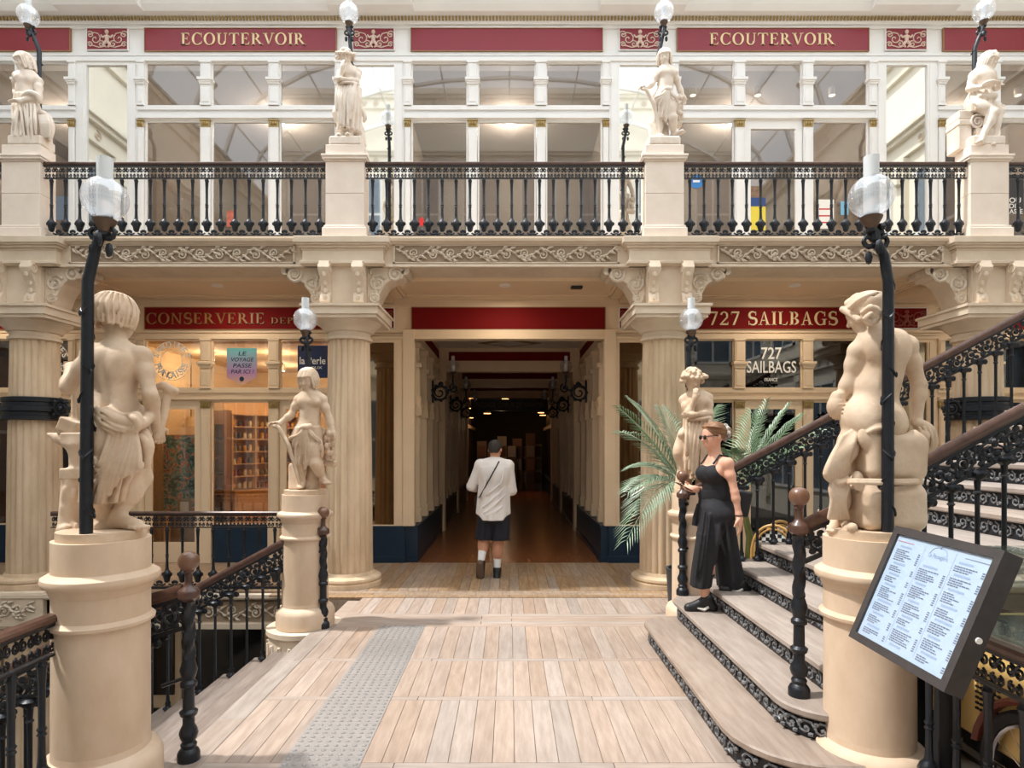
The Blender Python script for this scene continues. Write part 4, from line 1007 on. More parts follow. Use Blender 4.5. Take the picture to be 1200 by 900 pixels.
lamp(PTOP['rear_r']+Vector((-.02, .13, 0)), [W(808, 440, 6.14), W(807, 412, 6.14), W(810, 398, 6.14)], W(810, 374, 6.14), 'globe lamp behind the wreathed statue beside the woman', r=.115)
UT = 5.416
for i, (px, py, gx, gy, lx) in enumerate(((46, 60, 33, 18, 40), (411, 58, 409, 15, 410), (773, 58, 778, 14, 776), (1142, 58, 1153, 13, 1147))):
    D = 7.88; f = W(px, 0, D); f.z = UT
    lamp(f, [W(px, py, D), W(lx, 44, D), W((lx+gx)/2, 38, D)], W(gx, gy, D), 'upper globe lamp on a leafy post behind ' + nm[i], r=.125)
# ------------------------------------------------------------------ carved and living figures: smooth implicit bodies meshed with surface nets
class Sdf:
    def __init__(s, cell): s.c = cell; s.ops = []
    def cap(s, a, b, ra, rb=None, k=.02, neg=False): s.ops.append(('c', Vector(a), Vector(b), ra, ra if rb is None else rb, k, neg)); return s
    def ell(s, c, r, R=None, k=.02, neg=False): s.ops.append(('e', Vector(c), tuple(r) if hasattr(r, '__len__') else (r,)*3, R or Matrix.Identity(3), k, neg)); return s
    def box(s, c, h, R=None, rd=.01, k=.01, neg=False): s.ops.append(('b', Vector(c), tuple(h), R or Matrix.Identity(3), rd, k, neg)); return s
    def skirt(s, a, b, ra, rb, n=9, amp=.012, ph=0, tw=0, k=.02, amp0=.3, neg=False): s.ops.append(('s', Vector(a), Vector(b), ra, rb, n, amp, ph, tw, k, amp0, neg)); return s
    def groove(s, pts, r, k=.006): return s.chain(pts, [r*.5]+[r]*(len(pts)-2)+[r*.4], k, neg=True)
    def chain(s, pts, rs, k=.015, sub=4, neg=False):
        P_ = [Vector(p) for p in pts]; n = len(P_); rs = rs if hasattr(rs, '__len__') else [rs]*n; Q = []; R = []
        for i in range(n-1):
            p0, p1, p2, p3 = P_[max(i-1, 0)], P_[i], P_[i+1], P_[min(i+2, n-1)]
            for j in range(sub):
                t = j/sub; Q.append(.5*((2*p1)+(p2-p0)*t+(2*p0-5*p1+4*p2-p3)*t*t+(3*p1-p0-3*p2+p3)*t**3)); R.append(rs[i]+(rs[i+1]-rs[i])*t)
        Q.append(P_[-1]); R.append(rs[-1])
        s.ops.append(('h', Q, R, k, neg)); return s
    def bounds(s):
        lo = Vector((9, 9, 9)); hi = -lo
        for o in s.ops:
            if o[-1]: continue
            b = s.bb(o)
            for i in range(3): lo[i] = min(lo[i], b[0][i]); hi[i] = max(hi[i], b[1][i])
        return lo, hi
    def bb(s, o):
        if o[0] == 'h': m = max(o[2]); p = o[1]
        elif o[0] == 'c': m = max(o[3], o[4]); p = (o[1], o[2])
        elif o[0] == 'e': m = max(o[2]); p = (o[1],)
        elif o[0] == 'b': m = math.sqrt(sum(x*x for x in o[2]))+o[4]; p = (o[1],)
        else: m = max(max(o[3]), max(o[4]))+o[6]; p = (o[1], o[2])
        return [min(q[i] for q in p)-m for i in range(3)], [max(q[i] for q in p)+m for i in range(3)]
    def field(s):
        lo, hi = s.bounds(); c = s.c; pd = max(4*c, .03); lo = [x-pd for x in lo]; n = [int((hi[i]+pd-lo[i])/c)+2 for i in range(3)]
        ax = [np.float32(lo[i])+np.arange(n[i], dtype=np.float32)*np.float32(c) for i in range(3)]
        Fd = np.full(n, .5, np.float32)
        for o in s.ops:
            k = o[-2] if o[0] != 's' else o[9]; neg = o[-1]
            b = s.bb(o); mg = k+3*c
            i0 = [max(0, int((b[0][i]-mg-lo[i])/c)) for i in range(3)]; i1 = [min(n[i], int((b[1][i]+mg-lo[i])/c)+2) for i in range(3)]
            if any(i1[i] <= i0[i] for i in range(3)): continue
            X = ax[0][i0[0]:i1[0]][:, None, None]; Y = ax[1][i0[1]:i1[1]][None, :, None]; Z = ax[2][i0[2]:i1[2]][None, None, :]
            if o[0] == 'h':
                D = np.full([i1[i]-i0[i] for i in range(3)], .5, np.float32)
                for j in range(len(o[1])-1):
                    a, e, ra, rb = o[1][j], o[1][j+1], o[2][j], o[2][j+1]; d = e-a; L2 = max(d.length_squared, 1e-9); m_ = max(ra, rb)+k+3*c
                    g0 = [max(0, int((min(a[i], e[i])-m_-lo[i])/c)-i0[i]) for i in range(3)]; g1 = [min(i1[i]-i0[i], int((max(a[i], e[i])+m_-lo[i])/c)+2-i0[i]) for i in range(3)]
                    if any(g1[i] <= g0[i] for i in range(3)): continue
                    x, y, z = X[g0[0]:g1[0]]-a.x, Y[:, g0[1]:g1[1]]-a.y, Z[:, :, g0[2]:g1[2]]-a.z
                    t = np.clip((x*d.x+y*d.y+z*d.z)/L2, 0, 1); sl2 = tuple(slice(g0[i], g1[i]) for i in range(3))
                    D[sl2] = np.minimum(D[sl2], np.sqrt((x-t*d.x)**2+(y-t*d.y)**2+(z-t*d.z)**2)-(ra+(rb-ra)*t))
            elif o[0] == 'c':
                a, e = o[1], o[2]; d = e-a; L2 = max(d.length_squared, 1e-9)
                t = np.clip(((X-a.x)*d.x+(Y-a.y)*d.y+(Z-a.z)*d.z)/L2, 0, 1)
                D = np.sqrt((X-a.x-t*d.x)**2+(Y-a.y-t*d.y)**2+(Z-a.z-t*d.z)**2)-(o[3]+(o[4]-o[3])*t)
            elif o[0] in 'eb':
                R = o[3]; x, y, z = X-o[1].x, Y-o[1].y, Z-o[1].z
                u = R[0][0]*x+R[1][0]*y+R[2][0]*z; v = R[0][1]*x+R[1][1]*y+R[2][1]*z; w = R[0][2]*x+R[1][2]*y+R[2][2]*z
                r = o[2]
                if o[0] == 'e':
                    k0 = np.sqrt((u/r[0])**2+(v/r[1])**2+(w/r[2])**2); k1 = np.sqrt((u/r[0]**2)**2+(v/r[1]**2)**2+(w/r[2]**2)**2)+1e-6
                    D = k0*(k0-1)/k1
                else:
                    q = [np.abs(t_)-(h-o[4]) for t_, h in zip((u, v, w), r)]
                    D = np.sqrt(sum(np.maximum(t_, 0)**2 for t_ in q))+np.minimum(np.maximum(np.maximum(q[0], q[1]), q[2]), 0)-o[4]
            else:
                a, e = o[1], o[2]; t = np.clip((Z-a.z)/(e.z-a.z), 0, 1)
                cx = a.x+(e.x-a.x)*t; cy = a.y+(e.y-a.y)*t; rx = o[3][0]+(o[4][0]-o[3][0])*t; ry = o[3][1]+(o[4][1]-o[3][1])*t
                th = np.arctan2((Y-cy)/ry, (X-cx)/rx); rho = np.sqrt(((X-cx)/rx)**2+((Y-cy)/ry)**2)
                wv = np.abs(np.cos(.5*(o[5]*th+o[7]+o[8]*t)))*2-1.2
                am = o[6]*(o[10]+(1-o[10])*t)
                D = (rho-1)*np.minimum(rx, ry)-am*wv
                D = np.maximum(D*.75, np.maximum(np.minimum(a.z, e.z)-Z, Z-max(a.z, e.z)))
            sl = tuple(slice(i0[i], i1[i]) for i in range(3)); A = Fd[sl]
            if neg:
                D = -D; h = np.maximum(k-np.abs(A-D), 0)/max(k, 1e-6); Fd[sl] = np.maximum(A, D)+h*h*k*.25
            else:
                h = np.maximum(k-np.abs(A-D), 0)/max(k, 1e-6); Fd[sl] = np.minimum(A, D)-h*h*k*.25
        return Fd, lo
    def verts_faces(s):
        Fd, lo = s.field(); c = s.c; ins = Fd < 0; n = Fd.shape
        cnt = np.zeros([x-1 for x in n], np.uint8); off = [(i, j, k) for i in (0, 1) for j in (0, 1) for k in (0, 1)]
        sub = lambda A, o: A[o[0]:n[0]-1+o[0], o[1]:n[1]-1+o[1], o[2]:n[2]-1+o[2]]
        for o in off: cnt += sub(ins, o)
        act = (cnt > 0) & (cnt < 8); idx = np.full(act.shape, -1, np.int64); I = np.argwhere(act); idx[act] = np.arange(len(I))
        V = [Fd[I[:, 0]+o[0], I[:, 1]+o[1], I[:, 2]+o[2]] for o in off]
        acc = np.zeros((len(I), 3)); num = np.zeros(len(I))
        for a in range(8):
            for d in range(3):
                bit = 4 >> d
                if a & bit: continue
                b = a | bit; m = (V[a] < 0) != (V[b] < 0); t = V[a]/(V[a]-V[b]+1e-12)
                p = np.array(off[a], float)[None, :].repeat(len(I), 0); p[:, d] += np.clip(t, 0, 1)
                acc[m] += p[m]; num[m] += 1
        pos = (I+acc/num[:, None])*c+np.array(lo)[None, :]
        Fc = []
        for d in range(3):
            a1, a2 = [(1, 2), (2, 0), (0, 1)][d]
            s0 = [slice(None)]*3; s1 = [slice(None)]*3; s0[d] = slice(0, -1); s1[d] = slice(1, None)
            A, B = ins[tuple(s0)], ins[tuple(s1)]; ch = A != B
            E = np.argwhere(ch); E = E[(E[:, a1] > 0) & (E[:, a2] > 0) & (E[:, a1] < n[a1]-1) & (E[:, a2] < n[a2]-1)]
            q = []
            for da, db in ((-1, -1), (0, -1), (0, 0), (-1, 0)):
                e = E.copy(); e[:, a1] += da; e[:, a2] += db; q.append(idx[e[:, 0], e[:, 1], e[:, 2]])
            q = np.stack(q, 1); fl = ~A[E[:, 0], E[:, 1], E[:, 2]]; q[fl] = q[fl][:, ::-1]; Fc.append(q)
        Fc = np.concatenate(Fc); Fc = Fc[(Fc >= 0).all(1)]
        return pos, Fc
    def mesh(s, name, mat):
        pos, Fc = s.verts_faces(); me = bpy.data.meshes.new(name)
        for _ in range(1):                            # light smoothing
            e = np.concatenate([Fc[:, [0, 1]], Fc[:, [1, 2]], Fc[:, [2, 3]], Fc[:, [3, 0]]])
            acc = np.zeros_like(pos); cn = np.zeros(len(pos)); np.add.at(acc, e[:, 0], pos[e[:, 1]]); np.add.at(cn, e[:, 0], 1)
            pos = pos*.6+.4*acc/np.maximum(cn, 1)[:, None]
        me.vertices.add(len(pos)); me.vertices.foreach_set('co', pos.astype(np.float32).ravel())
        me.loops.add(len(Fc)*4); me.loops.foreach_set('vertex_index', Fc.astype(np.int32).ravel())
        me.polygons.add(len(Fc)); me.polygons.foreach_set('loop_start', np.arange(0, len(Fc)*4, 4, dtype=np.int32))
        me.update(calc_edges=True); me.validate(); me.materials.append(mat); me.shade_smooth(); return me

def frame(f, u):
    f = Vector(f).normalized(); u = Vector(u); r = f.cross(u).normalized(); u = r.cross(f).normalized()
    return r, f, u, Matrix((r, f, u)).transposed()     # columns: right, forward, up
def head(S, c, h, f, u=(0, 0, 1), ears=True):
    r, f, u, R = frame(f, u); c = Vector(c); at = lambda a, b, d: c+r*(a*h)+f*(b*h)+u*(d*h)
    S.ell(at(0, -.08, .22), (.74*h, .90*h, .78*h), R, k=.1*h); S.ell(at(0, .18, -.22), (.58*h, .66*h, .72*h), R, k=.2*h)
    S.ell(at(0, .42, -.66), (.34*h, .36*h, .30*h), R, k=.25*h)
    S.cap(at(-.3, .66, .10), at(.3, .66, .10), .13*h, k=.12*h)                      # brow
    for s_ in (-1, 1):
        S.ell(at(s_*.30, .84, -.03), (.17*h, .13*h, .10*h), R, k=.08*h, neg=True); S.ell(at(s_*.30, .66, -.03), (.14*h, .13*h, .10*h), R, k=.02*h)
        S.ell(at(s_*.34, .55, -.32), (.2*h, .2*h, .2*h), R, k=.15*h)
        if ears: S.ell(at(s_*.73, -.05, -.08), (.09*h, .16*h, .22*h), R, k=.04*h)
    S.cap(at(0, .74, .05), at(0, .92, -.24), .08*h, .115*h, k=.08*h)                # nose
    S.cap(at(-.15, .76, -.47), at(.15, .76, -.47), .065*h, k=.05*h); S.cap(at(-.12, .75, -.57), at(.12, .75, -.57), .065*h, k=.05*h)
    S.cap(at(-.2, .86, -.52), at(.2, .86, -.52), .022*h, k=.03*h, neg=True)
    return at
def hand(S, w, d, pn, L, side=1, curl=.5, k=.006):
    """w wrist, d direction of the fingers, pn palm normal (towards which they curl), side: +1 thumb on d x pn side"""
    d = Vector(d).normalized(); pn = Vector(pn); pn = (pn-d*pn.dot(d)).normalized(); x = d.cross(pn)*side; w = Vector(w); R = Matrix((x, d, pn)).transposed()
    S.cap(w-d*L*.1, w+d*L*.12, L*.16, L*.17, k=.02); S.ell(w+d*L*.30, (L*.23, L*.30, L*.12), R, k=L*.12)
    for i in range(4):
        ln = (.44, .5, .47, .36)[i]*L; b = w+d*L*.5+x*L*(.17-.115*i); r = L*.05; q = b; dr = d.copy()
        for j in range(3):
            a = curl*(.35+.45*j); dr = (d*math.cos(a*1.6)+pn*math.sin(a*1.6)).normalized(); e = q+dr*ln*(.42, .32, .26)[j]; S.cap(q, e, r*(1-.08*j), r*(.92-.08*j), k); q = e
    b = w+d*L*.14+x*L*.17; e = b+(d*.55+x*.7+pn*.3).normalized()*L*.24; S.cap(b, e, L*.075, L*.06, k*2); S.cap(e, e+(d*.8+x*.1+pn*.5).normalized()*L*.2, L*.058, L*.045, k)
def foot(S, an, toe, L, k=.01):
    an = Vector(an); toe = Vector(toe); d = toe-an; d.z = 0; d.normalize(); x = d.cross(Vector((0, 0, 1))); heel = Vector((an.x, an.y, toe.z))-d*L*.18+Vector((0, 0, L*.13))
    S.cap(heel, an, L*.15, L*.16, k=.02); ball = toe-d*L*.2+Vector((0, 0, L*.10)); S.cap(an-Vector((0, 0, L*.12)), ball, L*.15, L*.12, k=.02); S.cap(heel, ball, L*.12, L*.14, k=.02)
    for i in range(5):
        b = toe-d*L*(.16+.03*i*i*.3)+x*L*(-.14+.07*i)+Vector((0, 0, L*.06)); S.cap(b, b+d*L*.16, L*.055, L*.05, k*.6)
def body(S, J, s=1.0, f=(0, -1, 0), arms=True, legs=True, bust=0, k=.02, bw=1.0, am=1.0):
    V = {a: Vector(b) for a, b in J.items()}; spine = (V['neck']-V['pelvis']).normalized()
    shx = (V['sr']-V['sl']).normalized(); hpx = (V['hr']-V['hl']).normalized()
    fc = spine.cross(shx); fc = fc if fc.dot(Vector(f)) > 0 else -fc; Rc = Matrix((shx, fc.normalized(), spine)).transposed()
    fp = spine.cross(hpx); fp = fp if fp.dot(Vector(f)) > 0 else -fp; Rp = Matrix((hpx, fp.normalized(), spine)).transposed()
    sw = (V['sr']-V['sl']).length/2; hw = (V['hr']-V['hl']).length/2
    S.ell(V['chest'], (sw*.86, .098*s*bw, .155*s), Rc, k=.05*s); S.ell(V['waist'], ((sw*.55+hw*.55), .085*s*bw, .12*s), Rp, k=.06*s)
    S.ell(V['pelvis'], (hw+.065*s, .098*s*bw, .11*s), Rp, k=.06*s)
    S.cap(V['chest']+spine*.07*s-shx*sw*.55, V['chest']+spine*.07*s+shx*sw*.55, .062*s, k=.05*s)
    for s_ in (-1, 1):
        S.ell(V['pelvis']+hpx*s_*hw*.75-fp.normalized()*.045*s-spine*.03*s, (.075*s, .075*s, .085*s), Rp, k=.03*s)
        S.ell(V['chest']+shx*s_*sw*.42+fc.normalized()*(.055+.03*bust)*s+spine*.02*s, ((.065+.01*bust)*s, (.045+.02*bust)*s, (.05+.012*bust)*s), Rc, k=.03*s)
        S.ell(V['chest']+shx*s_*sw*.45-fc.normalized()*.065*s+spine*.03*s, (.055*s, .03*s, .075*s), Rc, k=.03*s)      # shoulder blade
    S.cap(V['chest']-fc.normalized()*.115*s+spine*.08*s, V['waist']-fc.normalized()*.10*s, .012*s, k=.03*s, neg=True)  # spine furrow
    nt = V['head']-V['neck']; S.cap(V['neck']-spine*.03*s, V['neck']+nt*.75, .052*s, .046*s, k=.04*s)
    for a, e, w_ in (('sl', 'el', 'wl'), ('sr', 'er', 'wr')):
        sh = V[a]; S.cap(V['neck']-spine*.02*s, sh, .03*s, .036*s, k=.035*s); S.ell(sh, .050*s*am, k=.02*s)
        if arms and e in V:
            S.cap(sh, V[e], .043*s*am, .033*s*am, k=k); m = sh.lerp(V[e], .42); S.ell(m+fc.normalized()*.006*s, .043*s*am, k=.025*s)
            S.cap(V[e], V[w_], .034*s*am, .024*s*am, k=k); S.ell(V[e].lerp(V[w_], .25), .037*s*am, k=.02*s)
    if legs:
        for h_, kn, an in (('hl', 'kl', 'al'), ('hr', 'kr', 'ar')):
            if kn not in V: continue
            S.cap(V[h_], V[kn], .086*s, .056*s, k=.03*s); S.ell(V[kn], .058*s, k=.02*s)
            S.cap(V[kn], V[an], .052*s, .032*s, k=k); b = V[kn].lerp(V[an], .3); S.ell(b-fp.normalized()*.018*s, (.052*s, .052*s, .08*s), k=.04*s)
    return fc.normalized(), spine, shx
def curls(S, at, h, rr, n=60, lo=-.35, back=True, size=.17, face=.55, drop=0.0):
    for i in range(n):
        z = lo+(1.02-lo)*rr.random(); a = rr.random()*2*PI; q = math.sqrt(max(0, 1-min(1, max(0, (z-.22)/.82))**2)) if z > .22 else 1
        x, y = math.cos(a)*.80*q, math.sin(a)*.95*q-.1
        if y > face*(1 if z < .55 else 2) and z < .62: continue
        S.ell(at(x, y, z), size*h*(.7+.6*rr.random()), k=.05*h)
def strands(S, at, h, rr, n=26, lo=-.6, r=.085, face=.5, flare=0.0):
    Gv = []
    for i in range(n):                                 # locks falling from the crown
        a = PI/2+(i+.5)/n*2*PI+rr.uniform(-.06, .06); ca, sa = math.cos(a), math.sin(a)
        front = sa > .35
        zl = .42 if front and abs(ca) < .75 else lo+rr.uniform(-.06, .1)
        pts = [at(.12*ca, -.1+.12*sa, 1.0), at(.55*ca, -.1+.62*sa, .86), at(.80*ca, -.08+.94*sa, .42)]
        if zl < .4: pts += [at((.86+flare*.5)*ca, -.08+.97*sa, (.4+zl)/2), at((.80+flare)*ca+rr.uniform(-.04, .04), -.06+.9*sa, zl)]
        S.chain(pts, [r*h*1.1]*3+([r*h*1.1, r*h*.8] if zl < .4 else []), k=.03*h, sub=3); Gv.append((a, pts))
    da = PI/n
    for a, pts in Gv:                                  # comb grooves between the locks
        Rz = [(p-at(0, -.08, .2)) for p in pts]; r_, f_, u_ = at(1, 0, 0)-at(0, 0, 0), at(0, 1, 0)-at(0, 0, 0), at(0, 0, 1)-at(0, 0, 0)
        g = []
        for p in pts:
            v = p-at(0, -.1, 0); x, y, z = v.dot(r_)/h/h, v.dot(f_)/h/h, v.dot(u_)/h/h; x, y = x*math.cos(da)-y*math.sin(da), x*math.sin(da)+y*math.cos(da); g.append(at(x*1.10, y*1.10-.1, z+.06))
        S.chain(g[1:], [.04*h]+[.055*h]*(len(g)-2), k=.03*h, sub=3, neg=True)

def statue(name, root_loc, S, label, mat, group='stone statues'):
    o = thing(name, root_loc, label, 'statue', group)
    link('figure', S.mesh('figure', mat), o, root_loc); return o
def Q(x0, y0, sc, D, loc):                             # photo pixel at the figure's distance (+dy) -> metres in its own frame
    return lambda zx, zy, dy=0.0: W(x0+zx/sc, y0+zy/sc, D+dy)-Vector(loc)

# --- statue with the anvil, seen from behind
def make_anvil_statue():
    loc = PTOP['front_l']; q = Q(40, 330, 3, 3.14, loc); S = Sdf(.0036); rr = random.Random(1)
    J = dict(pelvis=q(305, 545), waist=q(293, 450), chest=q(290, 320, .0), neck=q(288, 215, .015), head=q(287, 130, .03), sl=q(205, 250, .01), sr=q(378, 262, .01),
             hl=q(265, 570), hr=q(335, 570), er=q(408, 400, -.02), wr=q(432, 505, .05), el=q(118, 372, .02), wl=q(128, 300, .17),
             kr=q(372, 690, .13), ar=q(300, 812, .03), kl=q(250, 705, .06), al=q(240, 845, .05))
    body(S, J, 1.0, (0, 1, 0), bw=1.05)
    at = head(S, q(288, 122, .035), .108, (.38, .9, -.12))
    strands(S, at, .108, rr, 30, -.55, .12)
    strands(S, at, .108, rr, 22, -.2, .10)
    hand(S, J['wr'], q(440, 540, .06)-J['wr'], (-.6, .6, 0), .125, 1, .8)
    hand(S, J['wl'], (.35, .3, .2), (0, .3, -1), .12, -1, .8)
    foot(S, J['ar'], q(385, 872, -.03), .20); foot(S, J['al'], q(265, 872, .13), .2)
    nb = len(S.ops)
    S.chain([q(200, 418, -.03), q(245, 462, -.115), q(310, 492, -.13), q(372, 500, -.115), q(402, 478, -.02), q(400, 455, .08)], [.024, .027, .028, .028, .026, .024], k=.006)
    S.chain([q(200, 440, -.04), q(245, 490, -.125), q(305, 520, -.14), q(350, 520, -.13)], [.02, .024, .026, .022], k=.005)
    S.chain([q(196, 405, -.02), q(235, 438, -.10), q(300, 470, -.115), q(360, 470, -.115)], [.014, .016, .017, .015], k=.005)
    S.chain([q(205, 458, -.05), q(250, 508, -.13), q(300, 540, -.14), q(335, 535, -.135)], [.012, .016, .017, .012], k=.004)
    S.ell(q(358, 492, -.135), (.036, .03, .052), k=.012); S.chain([q(335, 470, -.13), q(352, 480, -.165), q(365, 505, -.16), q(352, 530, -.145)], [.014, .018, .018, .014], k=.006)
    S.skirt(q(285, 500, -.005), q(255, 775, .01), (.125, .10), (.105, .10), 12, .026, .6, 1.2, k=.012, amp0=.5)
    for x0, x1, z1, r in ((335, 222, 775, .018), (328, 240, 765, .016), (322, 262, 745, .018), (338, 285, 715, .017), (345, 312, 735, .018), (352, 338, 720, .016), (312, 212, 720, .016), (295, 205, 660, .015), (275, 204, 600, .014), (350, 362, 680, .016), (352, 378, 640, .015)):
        S.chain([q(x0, 515, -.13), q((x0*2+x1)/3+4, 585, -.145), q((x0+2*x1)/3, 650, -.135), q(x1, z1, -.095)], [r*.7, r, r*1.15, r*.8], k=.005)
    for x0, x1, z1 in ((332, 231, 778), (325, 252, 760), (330, 274, 735), (340, 298, 725), (348, 326, 735), (352, 350, 715), (304, 209, 700), (285, 205, 640)):
        S.groove([q(x0, 530, -.155), q((x0*2+x1)/3+4, 590, -.168), q((x0+2*x1)/3, 652, -.158), q(x1, z1, -.115)], .010)
    for dz in (0, 22, 44, 62): S.groove([q(205, 428+dz, -.075), q(250, 474+dz, -.155), q(300, 503+dz*.8, -.17), q(345, 508+dz*.5, -.155)], .007, .004)
    S.chain([q(385, 530, -.06), q(402, 580, -.06), q(392, 645, -.05)], [.026, .028, .02], k=.012)
    S.chain([q(350, 545, -.11), q(385, 560, -.09), q(400, 640, -.055)], [.018, .02, .014], k=.01)
    S.ell(q(400, 775, .0), (.12, .4, .15), k=.015, neg=True)          # open side of the cloth bares the bent leg
    S.ops = S.ops[nb:]+S.ops[:nb]
    S.cap(q(262, 868, .09), q(258, 700, .10), .075, .06, k=.02)
    o = statue('anvil_statue', loc, S, 'pale stone statue of a draped youth at an anvil, seen from behind', stone)
    def sub(nm_, S2): link(nm_, S2.mesh(nm_, stone), o, loc)
    A = Sdf(.006); c = q(128, 560, .17)
    A.box(q(175, 552, .10), (.085, .06, .034), rd=.004); A.chain([q(140, 562, .10), q(95, 550, .10), q(50, 534, .10)], [.052, .036, .008], k=.01); A.box(q(100, 500, .1), (.3, .2, .047), rd=.004, neg=True, k=.004); A.cap(q(165, 580, .10), q(160, 650, .10), .06, .045, k=.03); A.box(q(155, 675, .10), (.065, .055, .03), rd=.006, k=.02)
    sub('anvil', A)
    B = Sdf(.006); B.cap(q(130, 880, .10), q(140, 700, .10), .062, .055); B.cap(q(95, 872, .06), q(110, 868, .02), .02); B.chain([q(150, 720, .09), q(158, 700, .08), q(155, 680, .09)], .016)
    for i in range(14): B.ell(q(130+rr.uniform(-30, 30), 870-rr.random()*180, .05+rr.uniform(-.01, .02)), (.014, .012, .03), k=.01)
    sub('log', B)
    H = Sdf(.005); H.box(q(132, 508, .09), (.052, .04, .036), Matrix.Rotation(.35, 3, 'Y'), rd=.008); H.cap(q(140, 490, .09), q(140, 370, .12), .013); H.box(q(112, 526, .09), (.03, .03, .018), rd=.006, k=.01); sub('hammer', H)
    T = Sdf(.005); T.chain([q(430, 545, .05), q(452, 480, .06), q(468, 400, .07), q(476, 385, .07)], [.02, .022, .020, .028], k=.012); T.chain([q(420, 375, .05), q(455, 368, .06), q(500, 385, .07)], [.013, .02, .016], k=.012); T.ell(q(455, 360, .06), (.022, .018, .014), k=.012); sub('tongs', T)
make_anvil_statue()

# --- statue seated on a bale, seen from behind
def make_bale_statue():
    loc = PTOP['front_r']; q = Q(940, 320, 2.81, 3.25, loc); S = Sdf(.0036); rr = random.Random(2)
    J = dict(pelvis=q(232, 480), waist=q(243, 385), chest=q(262, 275, 0), neck=q(240, 205, .01), head=q(215, 140, .03), sl=q(185, 258, .02), sr=q(345, 240, .0),
             hl=q(190, 500, .02), hr=q(285, 500, .02), el=q(155, 355, .05), wl=q(122, 425, .07), er=q(385, 370, -.01), wr=q(378, 490, .0),
             kl=q(205, 545, .28), al=q(150, 790, .12), kr=q(270, 550, .3), ar=q(190, 800, .2))
    body(S, J, 1.05, (0, 1, 0), bw=1.12)
    S.ell(q(205, 470, -.02), (.10, .09, .09), k=.05); S.ell(q(265, 480, -.02), (.09, .09, .085), k=.05)
    at = head(S, q(205, 128, .04), .104, (-.62, .62, -.42))
    r, f, u, R = frame((-.62, .62, -.42), (0, 0, 1))
    S.ell(q(213, 105, .03), (.079, .09, .062), R, k=.02)
    for i in range(9):                                 # combed hair, fillet and bun
        a = -1.3+i*.32; S.chain([at(.25*math.sin(a), .5, .95-.15*abs(a)), at(.62*math.sin(a), -.1, 1.0-.3*abs(a)), at(.55*math.sin(a), -.75, .45)], [.009, .011, .009], k=.002)
    S.chain([at(-.8, .35, .35), at(-.85, -.2, .45), at(-.45, -.85, .45), at(.1, -1.02, .42), at(.6, -.8, .45), at(.86, -.1, .5), at(.75, .4, .42)], .011, k=.004)
    S.ell(q(228, 138, -.075), .05, k=.015)
    for i in range(7): a = i*.9; S.ell(q(228+18*math.cos(a), 138+22*math.sin(a), -.09), (.022, .02, .022), k=.006)
    S.chain([q(200, 130, -.09), q(228, 112, -.118), q(252, 140, -.11), q(230, 165, -.11), q(210, 150, -.118), q(226, 135, -.125)], .014, k=.004)
    for i in range(9):                                 # curls framing the face
        for s_ in (-1, 1): S.ell(at(s_*(.30+.055*i), .74-.06*i, .62-.13*i), .017, k=.006)
    for i in range(8): S.groove([at(-.2+.05*i, .62-.1*i, 1.02-.04*i), at(.1+.06*i, -.2-.05*i, 1.12-.06*i), at(.2+.03*i, -.95, .62-.05*i)], .006, .004); S.groove([at(.2-.05*i-.4, .62-.1*i, 1.02-.04*i), at(-.3-.06*i, -.2, 1.08-.08*i), at(-.1-.06*i, -.98, .6-.05*i)], .006, .004)
    hand(S, J['wl'], (-.3, .1, -.9), (.5, .5, 0), .12, 1, .9); hand(S, J['wr'], (.35, .1, -.9), (-.2, .6, -.5), .13, -1, .45)
    # cloth gathered in the left hand and under the right, falling over the thigh
    S.ell(q(112, 440, .05), (.047, .045, .062), k=.015); S.ell(q(118, 405, .05), (.036, .036, .03), k=.015)
    for i in range(6): S.groove([q(80+4*i, 420+10*i, .01), q(100+6*i, 405+12*i, -.002), q(140+2*i, 400+12*i, .015)], .007, .005)
    for i in range(5): S.chain([q(335, 500+5*i, -.02-.01*i), q(290, 476+8*i, -.085-.008*i), q(245, 480+8*i, -.10-.008*i), q(205+3*i, 508+4*i, -.085-.008*i)], [.011, .013, .012, .010], k=.004)
    S.chain([q(390, 500, -.03), q(415, 520, -.03), q(428, 560, -.02), q(408, 582, -.02)], [.03, .034, .028, .02], k=.012); S.ell(q(395, 535, -.05), (.035, .03, .03), k=.01)
    for x in (400, 415, 428): S.chain([q(x-14, 510, -.06), q(x, 545, -.06), q(x-6, 585, -.03)], .008, k=.004)
    S.ell(q(150, 570, .0), (.05, .07, .09), k=.03); S.ell(q(125, 650, .0), (.05, .065, .07), k=.03); S.ell(q(128, 740, .01), (.045, .06, .09), k=.03)
    for i in range(7): S.chain([q(182-8*i, 508+5*i, -.045-.004*i), q(166-11*i, 560+8*i, -.085), q(140-10*i, 625+6*i, -.085), q(142-8*i, 684, -.06)], [.010, .017, .018, .012], k=.003)
    for i in range(6): S.chain([q(150-9*i, 672, -.06), q(146-10*i, 710, -.075), q(136-7*i, 750, -.07), q(150-12*i, 806, -.04)], [.010, .015, .015, .012], k=.003)
    S.chain([q(92, 668, -.03), q(120, 690, -.085), q(152, 680, -.085)], [.012, .018, .014], k=.004)
    foot(S, q(110, 800, .06), q(95, 856, -.02), .16); foot(S, q(150, 810, .05), q(150, 856, -.1), .17)
    S.ell(q(165, 838, -.11), .025, k=.01)
    o = statue('bale_statue', loc, S, 'pale stone statue of a bare backed girl seated on a roped bale', stone)
    B = Sdf(.006)
    B.box(q(274, 602, .0), (.158, .13, .118), Matrix.Rotation(.05, 3, 'Y'), rd=.045, k=.02); B.box(q(264, 768, .0), (.164, .14, .112), Matrix.Rotation(-.03, 3, 'Y'), rd=.045, k=.012)
